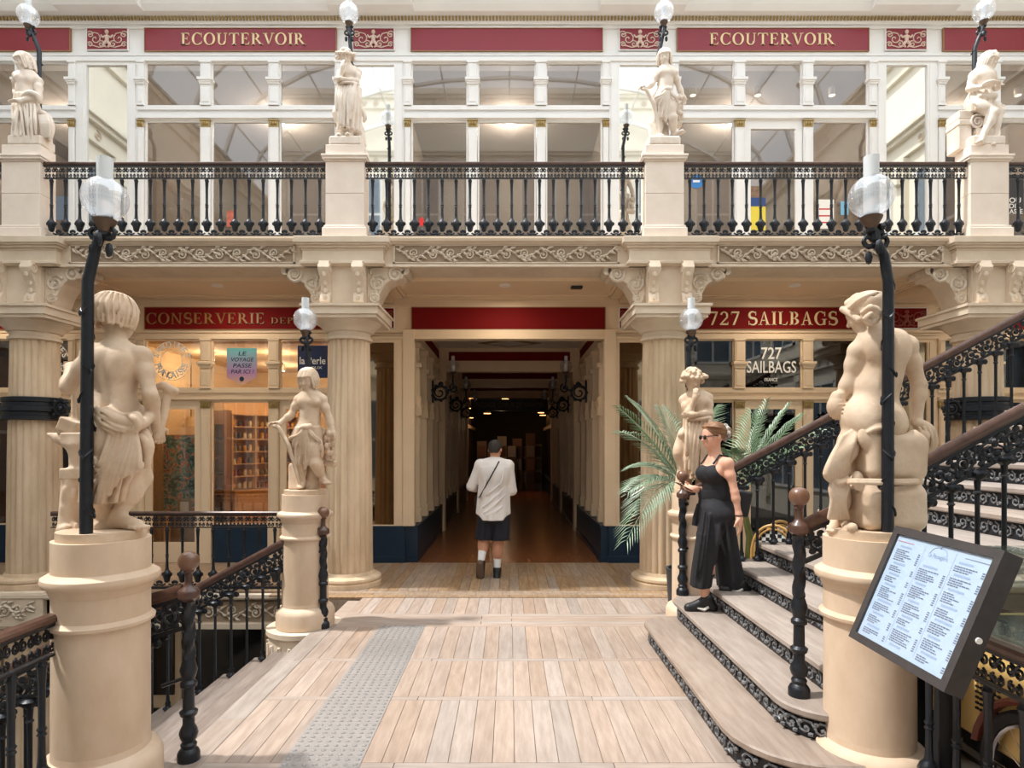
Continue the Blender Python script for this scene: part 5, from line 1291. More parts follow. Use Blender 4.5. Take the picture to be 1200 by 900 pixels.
    for i in range(18):
        a = rr.random(); B.ell(q(150+rr.random()*230, 530+rr.random()*300, -.09), (.03, .02, .05), k=.03)
    for x, s_ in ((165, -1), (380, 1)): B.chain([q(x, 520, -.02), q(x+s_*8, 545, -.05), q(x, 560, -.02)], [.02, .028, .02], k=.02)
    link('bale', B.mesh('bale', stone), o, loc)
    C_ = Sdf(.005); C_.chain([q(150, 692, .03), q(160, 690, -.13), q(262, 692, -.145), q(376, 690, -.13), q(392, 690, .03)], .011, k=.004); C_.chain([q(150, 683, .03), q(160, 681, -.128), q(262, 682, -.142), q(376, 681, -.128), q(392, 682, .03)], .008, k=.003)
    link('rope', C_.mesh('rope', stone), o, loc)
make_bale_statue()

# --- draped youth with a staff (landing and upper gallery share the model)
def staff_figure(cell):
    q = Q(310, 420, 5.62, 5.98, PTOP['rear_l']); S = Sdf(cell); rr = random.Random(3)
    J = dict(pelvis=q(285, 485), waist=q(297, 400), chest=q(303, 305), neck=q(302, 225), head=q(288, 150, -.01), sl=q(228, 275), sr=q(380, 272),
             hl=q(235, 515), hr=q(325, 515), el=q(178, 372, -.02), wl=q(95, 430, -.07), er=q(428, 400, .01), wr=q(455, 500, -.02), kl=q(232, 680, -.03), al=q(250, 815, .0), kr=q(335, 690, -.07), ar=q(385, 785, .03))
    body(S, J, 1.0, (0, -1, 0))
    at = head(S, q(285, 138, -.015), .104, (-.22, -.93, -.30)); strands(S, at, .104, rr, 30, -.72, .11, flare=.08)
    hand(S, J['wl'], (-.9, -.2, .1), (.2, -.3, -.8), .12, 1, .9); hand(S, J['wr'], (.1, -.1, -1), (-.6, -.6, 0), .12, -1, .7)
    foot(S, J['al'], q(225, 858, -.10), .19); foot(S, J['ar'], q(418, 830, -.12), .19)
    S.skirt(q(287, 455), q(258, 700, 0), (.125, .11), (.085, .10), 12, .02, .3, 1.5, k=.02, amp0=.5)
    S.ell(q(272, 452, -.12), (.05, .035, .032), k=.012); S.ell(q(300, 448, -.12), (.025, .022, .03), k=.008); S.ell(q(245, 455, -.11), (.02, .02, .028), k=.008)
    for x1, z1, r in ((170, 540, .016), (190, 580, .018), (205, 640, .018), (235, 600, .016), (250, 640, .016), (268, 725, .022), (285, 700, .018), (350, 560, .016), (370, 600, .016), (378, 650, .014)):
        S.chain([q(272+(x1-272)*.2, 465, -.125), q((272+x1)/2, 505, -.125), q(x1, (505+z1)/2, -.11), q(x1, z1, -.085)], [r*.6, r, r, r*.7], k=.004)
    for x1, z1 in ((180, 560), (197, 610), (220, 620), (243, 640), (259, 690), (277, 715), (360, 580), (374, 625)):
        S.groove([q(272+(x1-272)*.25, 470, -.15), q((272+x1)/2, 508, -.148), q(x1, (508+z1)/2, -.128), q(x1, z1, -.10)], .011, .006)
    S.ell(q(330, 600, -.05), (.075, .075, .11), k=.03)
    for i in range(40):                                # bunch of foliage in the lowered hand
        S.ell(q(375+rr.random()*85, 465+rr.random()*190, .02+rr.uniform(-.05, .05)), (rr.uniform(.014, .028),)*2+(.03,), k=.008)
    S.cap(q(310, 850, .10), q(325, 720, .11), .085, .07, k=.02); S.box(q(420, 690, .08), (.075, .05, .028), Matrix.Rotation(.15, 3, 'Y'), rd=.01, k=.01)
    S.chain([q(185, 850, .02), q(180, 770, .03), q(175, 705, .03)], [.035, .03, .022], k=.02)
    for i in range(8): S.chain([q(165+9*i, 855, -.02), q(168+7*i, 790, 0), q(165+5*i, 710, .02)], [.012, .014, .008], k=.008)
    T = Sdf(cell*.8); T.chain([q(60, 445, -.09), q(95, 460, -.10), q(150, 560, -.09), q(195, 690, -.08), q(232, 830, -.07)], [.018, .022, .022, .02, .016], k=.01); T.chain([q(120, 500, -.10), q(160, 570, -.11), q(180, 640, -.09)], [.012, .02, .012], k=.01)
    return S.mesh('figure', stone), T.mesh('staff', stone)
def copy_mat(me, mat): m2 = me.copy(); m2.materials.clear(); m2.materials.append(mat); return m2
fm, tm = staff_figure(.006)
def plinth_disc(o, loc, r, h, mat): MB().box(loc.x-r, loc.x+r, loc.y-.13, loc.y+.13, loc.z, loc.z+h).build('ground', mat, o, bevel=.02)
o = thing('staff_statue', PTOP['rear_l'], 'pale stone statue of a draped youth with a staff before the jars shop', 'statue', 'stone statues'); link('figure', fm, o, PTOP['rear_l']); link('staff', tm, o, PTOP['rear_l'])
loc = Vector((UPX[2]-.0, YP+.0, UT+.11)); o = thing('staff_statue', loc, 'pale stone statue leaning on a branch, on the upper gallery', 'statue', 'stone statues')
plinth_disc(o, Vector((UPX[2], YP, UT)), .2, .115, stone_up); sg_ = (.957, .957, .957); link('figure', copy_mat(fm, stone_up), o, loc, None, sg_); link('staff', copy_mat(tm, stone_up), o, loc, None, sg_)
# --- pensive figure with crossed arms (landing and upper gallery share the model)
def pensive_figure(cell):
    q = Q(770, 420, 5.62, 6.02, PTOP['rear_r']); S = Sdf(cell); rr = random.Random(4)
    J = dict(pelvis=q(268, 480), waist=q(265, 395), chest=q(258, 305), neck=q(252, 225), head=q(238, 160, -.02), sl=q(178, 275), sr=q(335, 262), hl=q(225, 510), hr=q(312, 510),
             el=q(205, 378, -.10), wl=q(250, 262, -.14), er=q(345, 365, -.06), wr=q(235, 372, -.16), kl=q(215, 665, -.04), al=q(205, 815, .0), kr=q(285, 665, -.07), ar=q(275, 815, -.02))
    body(S, J, 1.0, (0, -1, 0))
    at = head(S, q(232, 140, -.02), .104, (.15, -.9, -.42)); curls(S, at, .104, rr, 110, .05, size=.15, face=.45)
    for i in range(12):                                # wreath with flowers at both temples
        a = i/12*2*PI; S.ell(at(.86*math.cos(a), .9*math.sin(a), .45), .022, k=.006)
    for s_ in (-1, 1):
        for i in range(9): S.ell(at(s_*(.9+.25*rr.random()), rr.uniform(-.2, .4), rr.uniform(-.2, .5)), .022, k=.006)
    hand(S, J['wl'], (.05, -.1, 1), (.3, 1, 0), .115, -1, .6); hand(S, J['wr'], (-1, 0, .05), (0, 1, .2), .115, 1, .5)
    S.skirt(q(270, 395), q(250, 790, .01), (.135, .115), (.15, .13), 13, .022, .2, 1.0, k=.02, amp0=.4)
    for x0, x1, z1, r in ((195, 195, 640, .018), (215, 225, 700, .02), (240, 215, 730, .02), (265, 230, 760, .022), (290, 255, 780, .022), (315, 290, 770, .022), (340, 310, 720, .02), (355, 325, 640, .018)):
        S.chain([q(x0, 392, -.10), q((x0*2+x1)/3, 500, -.14), q((x0+2*x1)/3, 600, -.145), q(x1, z1, -.13)], [r*.6, r, r, r*.8], k=.004)
    for x0, x1, z1 in ((205, 208, 680), (228, 218, 720), (252, 222, 750), (278, 242, 775), (302, 272, 780), (328, 300, 750), (348, 318, 690)):
        S.groove([q(x0, 405, -.135), q((x0*2+x1)/3, 500, -.168), q((x0+2*x1)/3, 600, -.172), q(x1, z1, -.155)], .012, .006)
    S.chain([q(190, 395, -.08), q(250, 402, -.14), q(320, 396, -.13), q(362, 385, -.05)], .016, k=.006)
    foot(S, J['al'], q(195, 862, -.13), .19); foot(S, J['ar'], q(285, 862, -.15), .19)
    S.chain([q(165, 490, .02), q(150, 560, .02), q(140, 625, .0), q(165, 700, .02)], [.035, .05, .055, .05], k=.03); S.ell(q(165, 500, -.02), .04, k=.02)
    S.cap(q(165, 862, .05), q(190, 700, .08), .08, .07, k=.03); S.cap(q(330, 862, .08), q(320, 740, .08), .07, .06, k=.03)
    S.chain([q(355, 560, .0), q(385, 640, .02), q(378, 680, .02)], [.02, .03, .02], k=.015)
    return S.mesh('figure', stone)
pm = pensive_figure(.006)
o = thing('pensive_statue', PTOP['rear_r'], 'pale stone statue with a wreath and crossed arms behind the woman', 'statue', 'stone statues'); link('figure', pm, o, PTOP['rear_r'])
loc = Vector((UPX[1]+.01, YP, UT+.11)); o = thing('pensive_statue', loc, 'pale stone pensive statue with crossed arms on the upper gallery', 'statue', 'stone statues'); link('figure', copy_mat(pm, stone_up), o, loc, None, (.94, .94, .95)); plinth_disc(o, Vector((UPX[1], YP, UT)), .2, .115, stone_up)
# --- cloaked figure at the end of the upper gallery
def cloaked():
    loc = Vector((UPX[0]+.03, YP, UT)); q = Q(0, 50, 6.92, 7.63, loc); S = Sdf(.007); rr = random.Random(5)
    J = dict(pelvis=q(215, 520), waist=q(215, 430), chest=q(220, 330), neck=q(222, 250), head=q(215, 180, -.02), sl=q(140, 275), sr=q(312, 315), hl=q(170, 545), hr=q(265, 545),
             el=q(130, 400, .06), wl=q(150, 460, -.02), er=q(318, 435, -.04), wr=q(150, 472, -.16), kl=q(160, 690, -.06), al=q(180, 810, -.02), kr=q(245, 690, -.05), ar=q(250, 805, -.02))
    body(S, J, 1.05, (0, -1, 0)); at = head(S, q(195, 160, -.02), .108, (-.5, -.8, -.28)); strands(S, at, .108, rr, 30, -.9, .12, flare=.12)
    hand(S, J['wr'], (-1, -.2, -.1), (0, -.2, -1), .12, 1, .4); hand(S, J['wl'], (-.3, -.6, -.5), (0, .5, -.5), .12, 1, .5)
    S.skirt(q(215, 440), q(205, 800, 0), (.13, .11), (.13, .13), 12, .022, .9, 1.4, k=.02, amp0=.4)
    S.chain([q(190, 430, -.12), q(240, 405, -.13), q(295, 425, -.10), q(325, 475, -.06)], [.025, .03, .035, .03], k=.012); S.chain([q(205, 415, -.13), q(260, 400, -.13), q(322, 450, -.07)], .014, k=.006)
    for x0, x1, z1 in ((130, 110, 700), (160, 200, 790), (190, 240, 790), (220, 235, 760), (250, 260, 800), (280, 290, 740), (150, 120, 800), (100, 110, 600)): S.chain([q(x0, 500, -.11), q((x0+x1)/2, 620, -.14), q(x1, z1, -.11)], [.012, .019, .015], k=.004)
    foot(S, q(180, 805, .0), q(165, 838, -.10), .17); foot(S, q(250, 805, -.02), q(260, 838, -.11), .17)
    o = statue('cloaked_statue', loc, S, 'pale stone statue of a long haired draped figure beside a cloaked rock', stone_up)
    B = Sdf(.008); B.cap(q(350, 880, .05), q(350, 650, .05), .10, .09); B.chain([q(300, 600, .0), q(340, 570, -.02), q(400, 620, .0), q(420, 700, .0), q(400, 790, -.02)], [.03, .035, .035, .035, .025], k=.02)
    for i in range(6): B.chain([q(310+14*i, 590, -.06), q(330+14*i, 660, -.09), q(340+12*i, 770, -.07)], [.012, .018, .012], k=.008)
    link('rock', B.mesh('rock', stone_up), o, loc); plinth_disc(o, loc, .21, .125, stone_up)
cloaked()
# --- seated figure holding a bowl
def seated():
    loc = Vector((UPX[3]+.0, YP, UT)); q = Q(1110, 40, 6.43, 7.63, loc); S = Sdf(.007); rr = random.Random(6)
    J = dict(pelvis=q(235, 500, .03), waist=q(250, 430, .02), chest=q(262, 345), neck=q(275, 285), head=q(300, 220, -.02), sl=q(195, 315), sr=q(335, 310, .02), hl=q(215, 530), hr=q(290, 520),
             el=q(165, 412, -.03), wl=q(270, 395, -.15), er=q(370, 405, .0), wr=q(385, 395, -.13), kl=q(355, 595, -.14), al=q(262, 775, -.12), kr=q(385, 590, .0), ar=q(350, 790, -.02))
    body(S, J, 1.05, (0, -1, 0)); at = head(S, q(312, 205, -.03), .104, (.42, -.8, -.42)); strands(S, at, .104, rr, 28, -.7, .12, flare=.1); curls(S, at, .104, rr, 30, -.5, face=.4)
    hand(S, J['wl'], (1, -.2, .05), (0, 0, 1), .12, -1, .35); hand(S, J['wr'], (-.4, -.5, 0), (0, 0, 1), .12, 1, .35)
    S.cap(q(250, 470, -.10), q(350, 470, -.13), .035, .045, k=.02)
    S.skirt(q(250, 455), q(255, 590, -.02), (.12, .11), (.13, .12), 11, .02, .5, 2, k=.02, amp0=.5)
    for i in range(7): S.chain([q(180+14*i, 470, -.08), q(200+16*i, 520, -.14), q(240+20*i, 555, -.15)], [.010, .015, .010], k=.004)
    S.chain([q(390, 600, -.02), q(375, 690, -.02), q(345, 790, -.02)], [.03, .04, .04], k=.02); S.chain([q(420, 540, .0), q(400, 620, .0), q(370, 720, .02)], [.02, .022, .02], k=.01)
    foot(S, q(262, 778, -.13), q(235, 815, -.2), .19); foot(S, q(350, 795, -.04), q(345, 835, -.15), .18)
    o = statue('seated_statue', loc, S, 'pale stone statue of a seated draped youth holding a shallow bowl', stone_up)
    B = Sdf(.007); B.ell(q(320, 372, -.19), (.085, .07, .03)); B.ell(q(320, 352, -.19), (.075, .06, .022), neg=True, k=.004); B.ell(q(420, 380, -.15), (.025, .01, .01), k=.01); link('bowl', B.mesh('bowl', stone_up), o, loc)
    plinth_disc(o, loc, .21, .12, stone_up)
    K = MB().box(q(82, 0).x, q(180, 0).x, -.02, .2, 0, q(0, 600).z); K.box(q(76, 0).x, q(185, 0).x, -.04, .21, q(0, 690).z, q(0, 655).z); K.box(q(80, 0).x, q(190, 0).x, -.03, .2, q(0, 640).z, q(0, 580).z)
    link('stone_seat', K.mesh('stone_seat', stone_up, bevel=.008), o, loc)
    Vv = MB().lathe([(.1, -.09), (.1, .09)], 20, (0, 0, 0), Matrix.Translation(q(228, 660, .06)) @ Matrix.Rotation(PI/2, 4, 'X')); Vv.tube(spiral(q(228, 660, -.04), .09, .015, 1, 2, 20), .014, 6); Vv.box(q(200, 0).x, q(330, 0).x, -.05, .2, 0, q(0, 720).z)
    link('scroll_support', Vv.mesh('scroll_support', stone_up, smooth=True), o, loc)
seated()
# ------------------------------------------------------------------ people
skin = M_('skin', (226, 172, 146), .55, var=.08, scale=12); skin.node_tree.nodes['Principled BSDF'].inputs['Subsurface Weight'].default_value = .08
skin2 = M_('skin_tan', (202, 146, 118), .55, var=.08, scale=12)
hairb = M_('brown_hair', (150, 108, 74), .5, var=1, var2=(104, 70, 48), scale=20, stretch=(1, 1, 4)); hairk = M_('short_dark_hair', (46, 38, 34), .7, var=.3, scale=60)
clothk = M_('black_cloth', (30, 30, 36), .8, var=.25, scale=8, bump=.15, bscale=25); clothn = M_('navy_cloth', (26, 29, 40), .85, var=.2, scale=8)
shirt = M_('white_jersey', (226, 220, 216), .85, var=.06, scale=9, bump=.2, bscale=14); sockw = M_('white_sock', (230, 228, 226), .8); shoek = M_('black_shoe', (28, 28, 30), .5); solew = M_('pale_sole', (206, 200, 192), .6); soleb = M_('brown_sole', (104, 84, 68), .7)
def shoe(o, an, toe, L, mat, loc, swoosh=None, sole=None, name='shoe', up=None):
    an = Vector(an); toe = Vector(toe); d = (toe-an); d.z = 0; d.normalize(); S = Sdf(.006)
    heel = Vector((an.x, an.y, 0))-d*L*.18; heel.z = toe.z+L*.13 if up is None else up
    S.cap(heel, an+Vector((0, 0, -L*.05)), L*.17, L*.17, k=.02); ball = toe-d*L*.12+Vector((0, 0, L*.11)); S.cap(an-Vector((0, 0, L*.12)), ball, L*.17, L*.13, k=.03); S.cap(heel, ball, L*.14, L*.15, k=.02)
    p = link(name, S.mesh(name, mat), o, loc)
    Z = Sdf(.006); e = Vector((0, 0, L*.09)); Z.cap(heel-e*1.1, ball-e*.9, L*.075, L*.085, k=.01); link('sole', Z.mesh('sole', sole or mat), p, loc)
    if swoosh:
        n = d.cross(Vector((0, 0, 1))); n = n if n.y < 0 else -n
        m = heel.lerp(ball, .45)+n*L*.165; MB().tube([m-d*L*.18+Vector((0, 0, L*.06)), m-d*L*.02+Vector((0, 0, -.01)), m+d*L*.2+Vector((0, 0, L*.02))], [.012, .016, .006], 5).build('side_mark', swoosh, p, ori=(0, 0, 0)).location = (0, 0, 0)
    return p
def woman():
    D = 5.35; loc = W(838, 700, D); loc.z = .32; q = lambda x, y, dy=0.0: W(x, y, D+dy)-loc
    o = thing('person', loc, 'woman in black vest and wide trousers walking down the stairs with a phone', 'person')
    J = dict(pelvis=q(839, 600), waist=q(838, 580), chest=q(840, 557), neck=q(839, 537), head=q(836, 516), sl=q(853, 543, -.13), sr=q(829, 543, .11), hl=q(840, 603, -.07), hr=q(840, 603, .08),
             el=q(861, 577, -.16), wl=q(866, 605, -.17), er=q(833, 575, .12), wr=q(814, 573, -.02), kl=q(827, 648, -.09), al=q(826, 697, -.07), kr=q(850, 648, .06), ar=q(866, 680, .03))
    S = Sdf(.0055); body(S, J, 1.12, (-1, -.2, 0), bust=.6, am=.84)
    at = head(S, q(836, 511, -.01), .113, (-1, -.22, -.12)); hand(S, J['wl'], (.12, -.05, -1), (-.7, .5, 0), .17, -1, .35); hand(S, J['wr'], (-1, -.25, .1), (.1, -.5, .9), .16, 1, .5)
    link('body', S.mesh('body', skin), o, loc)
    H = Sdf(.006); r, f, u, R = frame((-1, -.22, -.12), (0, 0, 1)); rr = random.Random(9)
    H.ell(at(0, -.16, .32), (.82*.113, .93*.113, .80*.113), R); H.ell(at(0, .75, -.1), (.5*.113, .5*.113, .55*.113), R, k=.03, neg=True); H.ell(at(0, .3, -.75), (.7*.113, .75*.113, .6*.113), R, k=.02, neg=True)
    for i in range(16):
        a = -1.5+i*.2; H.chain([at(.5*math.sin(a), .55, .80), at(.86*math.sin(a), -.1, .62+.42*math.cos(a)), at(.4*math.sin(a), -.95, .2+.25*math.cos(a))], [.010, .013, .011], k=.005)
    for i in range(14):
        a = -1.5+i*.225; H.groove([at(.5*math.sin(a), .58, .86), at(.95*math.sin(a), -.1, .68+.46*math.cos(a)), at(.46*math.sin(a), -1.02, .24+.27*math.cos(a))], .006, .004)
    H.ell(at(0, -1.08, .18), (.058, .055, .058), R, k=.02)
    for i in range(10): H.chain([at(rr.uniform(-.3, .3), -1.0, .2), at(rr.uniform(-.4, .4), -1.3, .2+rr.uniform(-.2, .3)), at(rr.uniform(-.5, .5), -1.5+rr.uniform(0, .3), .2+rr.uniform(-.4, .3))], [.012, .008, .004], k=.004)
    h = link('hair', H.mesh('hair', hairb), o, loc)
    C_ = Sdf(.006)
    for i in range(30):
        a = i*2*PI/15; C_.ell(at(.48*math.cos(a)*rr.uniform(.7, 1.1), -.98+rr.uniform(-.12, .12), .15+.5*math.sin(a)*rr.uniform(.7, 1.1)), .021, k=.01)
    link('scrunchie', C_.mesh('scrunchie', M_('patterned_scrunchie', (206, 200, 188), .8, var=1, var2=(70, 66, 62), scale=34)), h, loc)
    T = Sdf(.0055); B2 = {k: v for k, v in J.items() if k[0] not in 'ewka' or k == 'waist'}
    V = J; spine = (V['neck']-V['pelvis']).normalized(); shx = (V['sr']-V['sl']).normalized(); fc = spine.cross(shx); fc = fc if fc.x < 0 else -fc; Rc = Matrix((shx, fc, spine)).transposed()
    sw = (V['sr']-V['sl']).length/2
    T.ell(V['chest']-spine*.02, (sw*.90, .125, .15), Rc, k=.03); T.ell(V['waist'], (.135, .11, .14), Rc, k=.05)
    for s_ in (-1, 1): T.ell(V['chest']+shx*s_*sw*.42+fc*.088+spine*.015, (.088, .07, .078), Rc, k=.03)
    T.ell(V['chest']+spine*.165+fc*.06, (.10, .15, .085), Rc, k=.012, neg=True); T.ell(V['chest']+spine*.19-fc*.09, (.11, .12, .075), Rc, k=.012, neg=True)
    for s_ in (-1, 1): T.ell(V['chest']+spine*.13+shx*s_*sw*1.12, (.075, .14, .15), Rc, k=.01, neg=True)
    v = link('vest', T.mesh('vest', clothk), o, loc)
    st_ = MB()
    for s_ in (-1, 1): st_.tube([V['chest']+shx*s_*sw*.60+fc*.105+spine*.10, V['chest']+shx*s_*sw*.62+fc*.04+spine*.175, V['chest']+shx*s_*sw*.60-fc*.05+spine*.165, V['chest']+shx*s_*sw*.5-fc*.11+spine*.09], .009, 5)
    link('strap', st_.mesh('strap', clothk, smooth=True), v, loc)
    P_ = Sdf(.006); P_.skirt(q(838, 578), q(839, 606), (.135, .115), (.155, .135), 16, .006, 0, 0, k=.02)
    P_.ell(q(841, 603, -.04), (.15, .155, .11), k=.03); P_.chain([q(837, 600, -.04), q(829, 638, -.08), q(823, 668, -.07), q(822, 680, -.07)], [.13, .095, .08, .072], k=.03); P_.chain([q(842, 600, .05), q(850, 638, .06), q(855, 668, .07), q(857, 680, .07)], [.13, .102, .10, .10], k=.03)
    P_.skirt(q(829, 628, -.07), q(821, 687, -.07), (.06, .075), (.078, .095), 7, .012, .4, 0, k=.05, amp0=.1); P_.skirt(q(849, 628, .06), q(857, 687, .07), (.07, .08), (.112, .12), 7, .012, 0, 0, k=.05, amp0=.1)
    for x0, y0, x1, y1 in ((826, 600, 816, 675), (832, 603, 823, 680), (845, 604, 838, 660), (850, 606, 860, 680), (838, 612, 850, 650)): P_.chain([q(x0, y0, -.16), q((x0+x1)/2, (y0+y1)/2, -.19), q(x1, y1, -.15)], [.01, .016, .01], k=.02)
    t = link('trousers', P_.mesh('trousers', clothk), o, loc)
    wb = MB().lathe([(1, -.035), (1.03, 0), (1, .035)], 24, (0, 0, 0), Matrix.Translation(q(838, 579)) @ Matrix.Diagonal((.142, .122, 1, 1))); link('waistband', wb.mesh('waistband', clothk, smooth=True), t, loc)
    shoe(o, q(829, 699, -.07), q(803, 716, -.07), .25, shoek, loc, solew); shoe(o, q(868, 682, .0), q(844, 695, .0), .25, shoek, loc, solew)
    g = MB(); e = at(0, .90, .02)
    for s_ in (-1, 1): g.ball(at(s_*.32, .92, .0), (.012, .026, .021), 10, 6)
    g.tube([at(-.32, .9, .08), at(0, 1.0, .06), at(.32, .9, .08)], .004, 4)
    for s_ in (-1, 1): g.tube([at(s_*.45, .85, .06), at(s_*.76, .3, .06), at(s_*.78, -.05, 0)], .004, 4)
    link('sunglasses', g.mesh('sunglasses', black, smooth=True), o, loc)
    link('hair_tie', MB().tube([J['wl']+Vector((.03*math.cos(a), .03*math.sin(a), .005)) for a in [i*PI/6 for i in range(12)]], .006, 5, closed=True).mesh('hair_tie', black, smooth=True), o, loc)
    ph = thing('smartphone', loc+J['wr']+Vector((-.10, -.03, .02)), 'smartphone in the hand of the woman on the stairs', 'phone'); M = Matrix.Translation(ORI[ph]) @ Matrix.Rotation(.5, 4, 'Y')
    MB().box(-.075, .075, -.037, .037, -.004, .004, M).build('case', black, ph, bevel=.002); MB().box(-.07, .07, -.034, .034, .004, .005, M).build('screen', M_('phone_glass', (40, 42, 50), .08), ph)
    b = thing('shoulder_bag', loc+q(868, 592, .14), 'black shoulder bag on the far side of the woman in black', 'bag'); Bg = Sdf(.009); Bg.box(q(870, 590, .14)-q(868, 592, .14), (.07, .035, .12), Matrix.Rotation(.2, 3, 'Y'), rd=.03)
    link('pouch', Bg.mesh('pouch', M_('bag_leather', (30, 30, 34), .5), ), b, ORI[b]); MB().tube([loc+q(866, 575, .14), loc+q(850, 552, .16), loc+q(832, 541, .13)], .008, 5).build('strap', black, b)
    k = thing('belt_ribbon', loc+q(817, 600, .0), 'black ribbon hanging from the waist of the woman in black', 'ribbon'); MB().tube([loc+q(828, 583, -.05), loc+q(819, 592, -.03), loc+q(816, 606, -.02), loc+q(814, 616, -.02)], [.012, .022, .03, .026], 6, sq=.4).build('tail', clothk, k, smooth=True)
woman()
def man():
    D = 8.13; loc = W(580, 676, D); loc.z = 0; q = lambda x, y, dy=0.0: W(530+x/5, 510+y/5, D+dy)-loc
    o = thing('person', loc, 'man in white long sleeved shirt and black shorts walking into the passage', 'person')
    J = dict(pelvis=q(242, 440), waist=q(243, 350), chest=q(247, 235), neck=q(250, 145), head=q(252, 90, .03), sl=q(165, 175), sr=q(328, 178), hl=q(205, 465), hr=q(282, 465), el=q(112, 300, .03), wl=q(150, 320, .27), er=q(350, 325, .03), wr=q(315, 335, .27),
             kl=q(188, 600, .06), al=q(170, 730, -.10), kr=q(270, 625, .03), ar=q(263, 775, .0))
    S = Sdf(.008); body(S, J, 1.3, (0, 1, 0)); at = head(S, q(251, 84, .03), .118, (.25, .95, -.3)); hand(S, J['wl'], (.6, .7, 0), (0, 0, -1), .18, 1, .6); hand(S, J['wr'], (-.6, .7, 0), (0, 0, -1), .18, -1, .6)
    link('body', S.mesh('body', skin2), o, loc)
    H = Sdf(.007); r, f, u, R = frame((.25, .95, -.3), (0, 0, 1)); H.ell(at(0, -.12, .33), (.78*.118, .92*.118, .75*.118), R); H.ell(at(0, -.5, -.1), (.62*.118, .45*.118, .6*.118), R, k=.03); H.ell(at(0, .85, -.1), (.6*.118, .7*.118, .7*.118), R, k=.02, neg=True); H.ell(at(0, -.3, -.95), (.7*.118, .9*.118, .45*.118), R, k=.02, neg=True)
    link('hair', H.mesh('hair', hairk), o, loc)
    T = Sdf(.007); T.ell(q(247, 220, -.02), (.21, .165, .21), k=.04); T.skirt(q(246, 195, .0), q(240, 492, -.01), (.19, .14), (.232, .20), 9, .007, .5, 1.5, k=.05)
    for s_ in (-1, 1): T.ell(q(240, 505)+Vector((s_*.25, 0, 0)), (.13, .4, .10), k=.02, neg=True)
    for s_, a, e, w_ in ((-1, 'sl', 'el', 'wl'), (1, 'sr', 'er', 'wr')):
        T.cap(J['neck']-Vector((0, 0, .03)), J[a], .062, .075, k=.04); T.cap(J[a], J[e], .072, .064, k=.03); T.cap(J[e], J[e].lerp(J[w_], .55), .06, .054, k=.02)
    for x0, y0, x1, y1 in ((310, 300, 180, 420), (315, 340, 190, 455), (300, 260, 200, 350), (200, 250, 175, 360), (300, 200, 285, 300), (290, 420, 200, 470)): T.chain([q(x0, y0, -.17), q((x0+x1)/2, (y0+y1)/2+8, -.192), q(x1, y1, -.175)], [.008, .013, .008], k=.02)
    link('shirt', T.mesh('shirt', shirt), o, loc)
    P_ = Sdf(.008); P_.ell(q(242, 465), (.19, .15, .14)); P_.skirt(q(205, 440), q(190, 608, .02), (.12, .14), (.125, .135), 7, .012, 0, 1, k=.03); P_.skirt(q(285, 440), q(280, 612), (.12, .14), (.125, .135), 7, .012, 1, 1, k=.03); link('shorts', P_.mesh('shorts', clothn), o, loc)
    for a, kn in (('al', 'kl'), ('ar', 'kr')):
        K = Sdf(.007); K.cap(J[a], J[a].lerp(J[kn], .38), .047, .056); link('sock', K.mesh('sock', sockw), o, loc)
    shoe(o, J['ar'], q(270, 838, .20), .28, shoek, loc, None, soleb)
    S2 = Sdf(.007); S2.cap(q(170, 745, -.10), q(163, 825, -.03), .055, .052); S2.cap(q(165, 760, -.13), q(165, 820, -.06), .05, .05, k=.03); p = link('shoe', S2.mesh('shoe', shoek), o, loc)
    S3 = Sdf(.007); S3.cap(q(163, 750, -.165), q(165, 822, -.105), .042, .046); link('sole', S3.mesh('sole', soleb), p, loc)
    b = thing('crossbody_bag', loc+q(170, 340, .1), 'black bag strap slung across the back of the man in white', 'bag')
    MB().tube([loc+q(300, 150, .03), loc+q(272, 158, -.14), loc+q(255, 190, -.185), loc+q(225, 245, -.205), loc+q(195, 300, -.205), loc+q(165, 355, -.175), loc+q(150, 370, .02)], .014, 6, sq=.5).build('strap', black, b, smooth=True)
    G = Sdf(.01); c = q(150, 385, .16)-q(170, 340, .1); G.box(c, (.04, .09, .08), rd=.02); link('pouch', G.mesh('pouch', black), b, ORI[b])
man()

# ------------------------------------------------------------------ palms
leafm = M_('palm_leaf', (112, 146, 106), .35, var=1, var2=(170, 190, 166), scale=8, rnd=.15); stemm = M_('palm_stem', (122, 128, 74), .6); potm = M_('planter_grey', (62, 64, 68), .6, var=.15)  # pale blotches paint sun glare into the leaf colour
def frond(o, base, tip, sag, n=26, ll=.24, seed=0):
    rr = random.Random(seed); base = Vector(base); tip = Vector(tip); mid = (base+tip)/2+Vector((0, 0, sag)); mb = MB(); pts = []
    for i in range(n+1): t = i/n; pts.append(base*(1-t)**2+mid*2*t*(1-t)+tip*t*t)
    mb.tube(pts, [.008*(1-.7*i/n) for i in range(n+1)], 5)
    for i in range(4, n+1):
        d = (pts[min(i+1, n)]-pts[i-1]).normalized(); sd = d.cross(Vector((0, 0, 1))).normalized(); up = sd.cross(d); L = ll*(.55+.9*math.sin(PI*min(1, (i/n)*.8+.2)))*rr.uniform(.85, 1.1)
        for s_ in (-1, 1):
            dr = (d*.75+sd*s_*.75+up*.18).normalized(); a = pts[i]; m1 = a+dr*L*.45; e = a+dr*L+Vector((0, 0, -L*.28)); w = up.cross(dr).normalized()*.0085+up*.003
            mb.add([a, m1+w, e, m1-w, m1+up*.008], [(0, 1, 4), (0, 4, 3), (1, 2, 4), (4, 2, 3)])
    mb.build('frond', leafm, o)
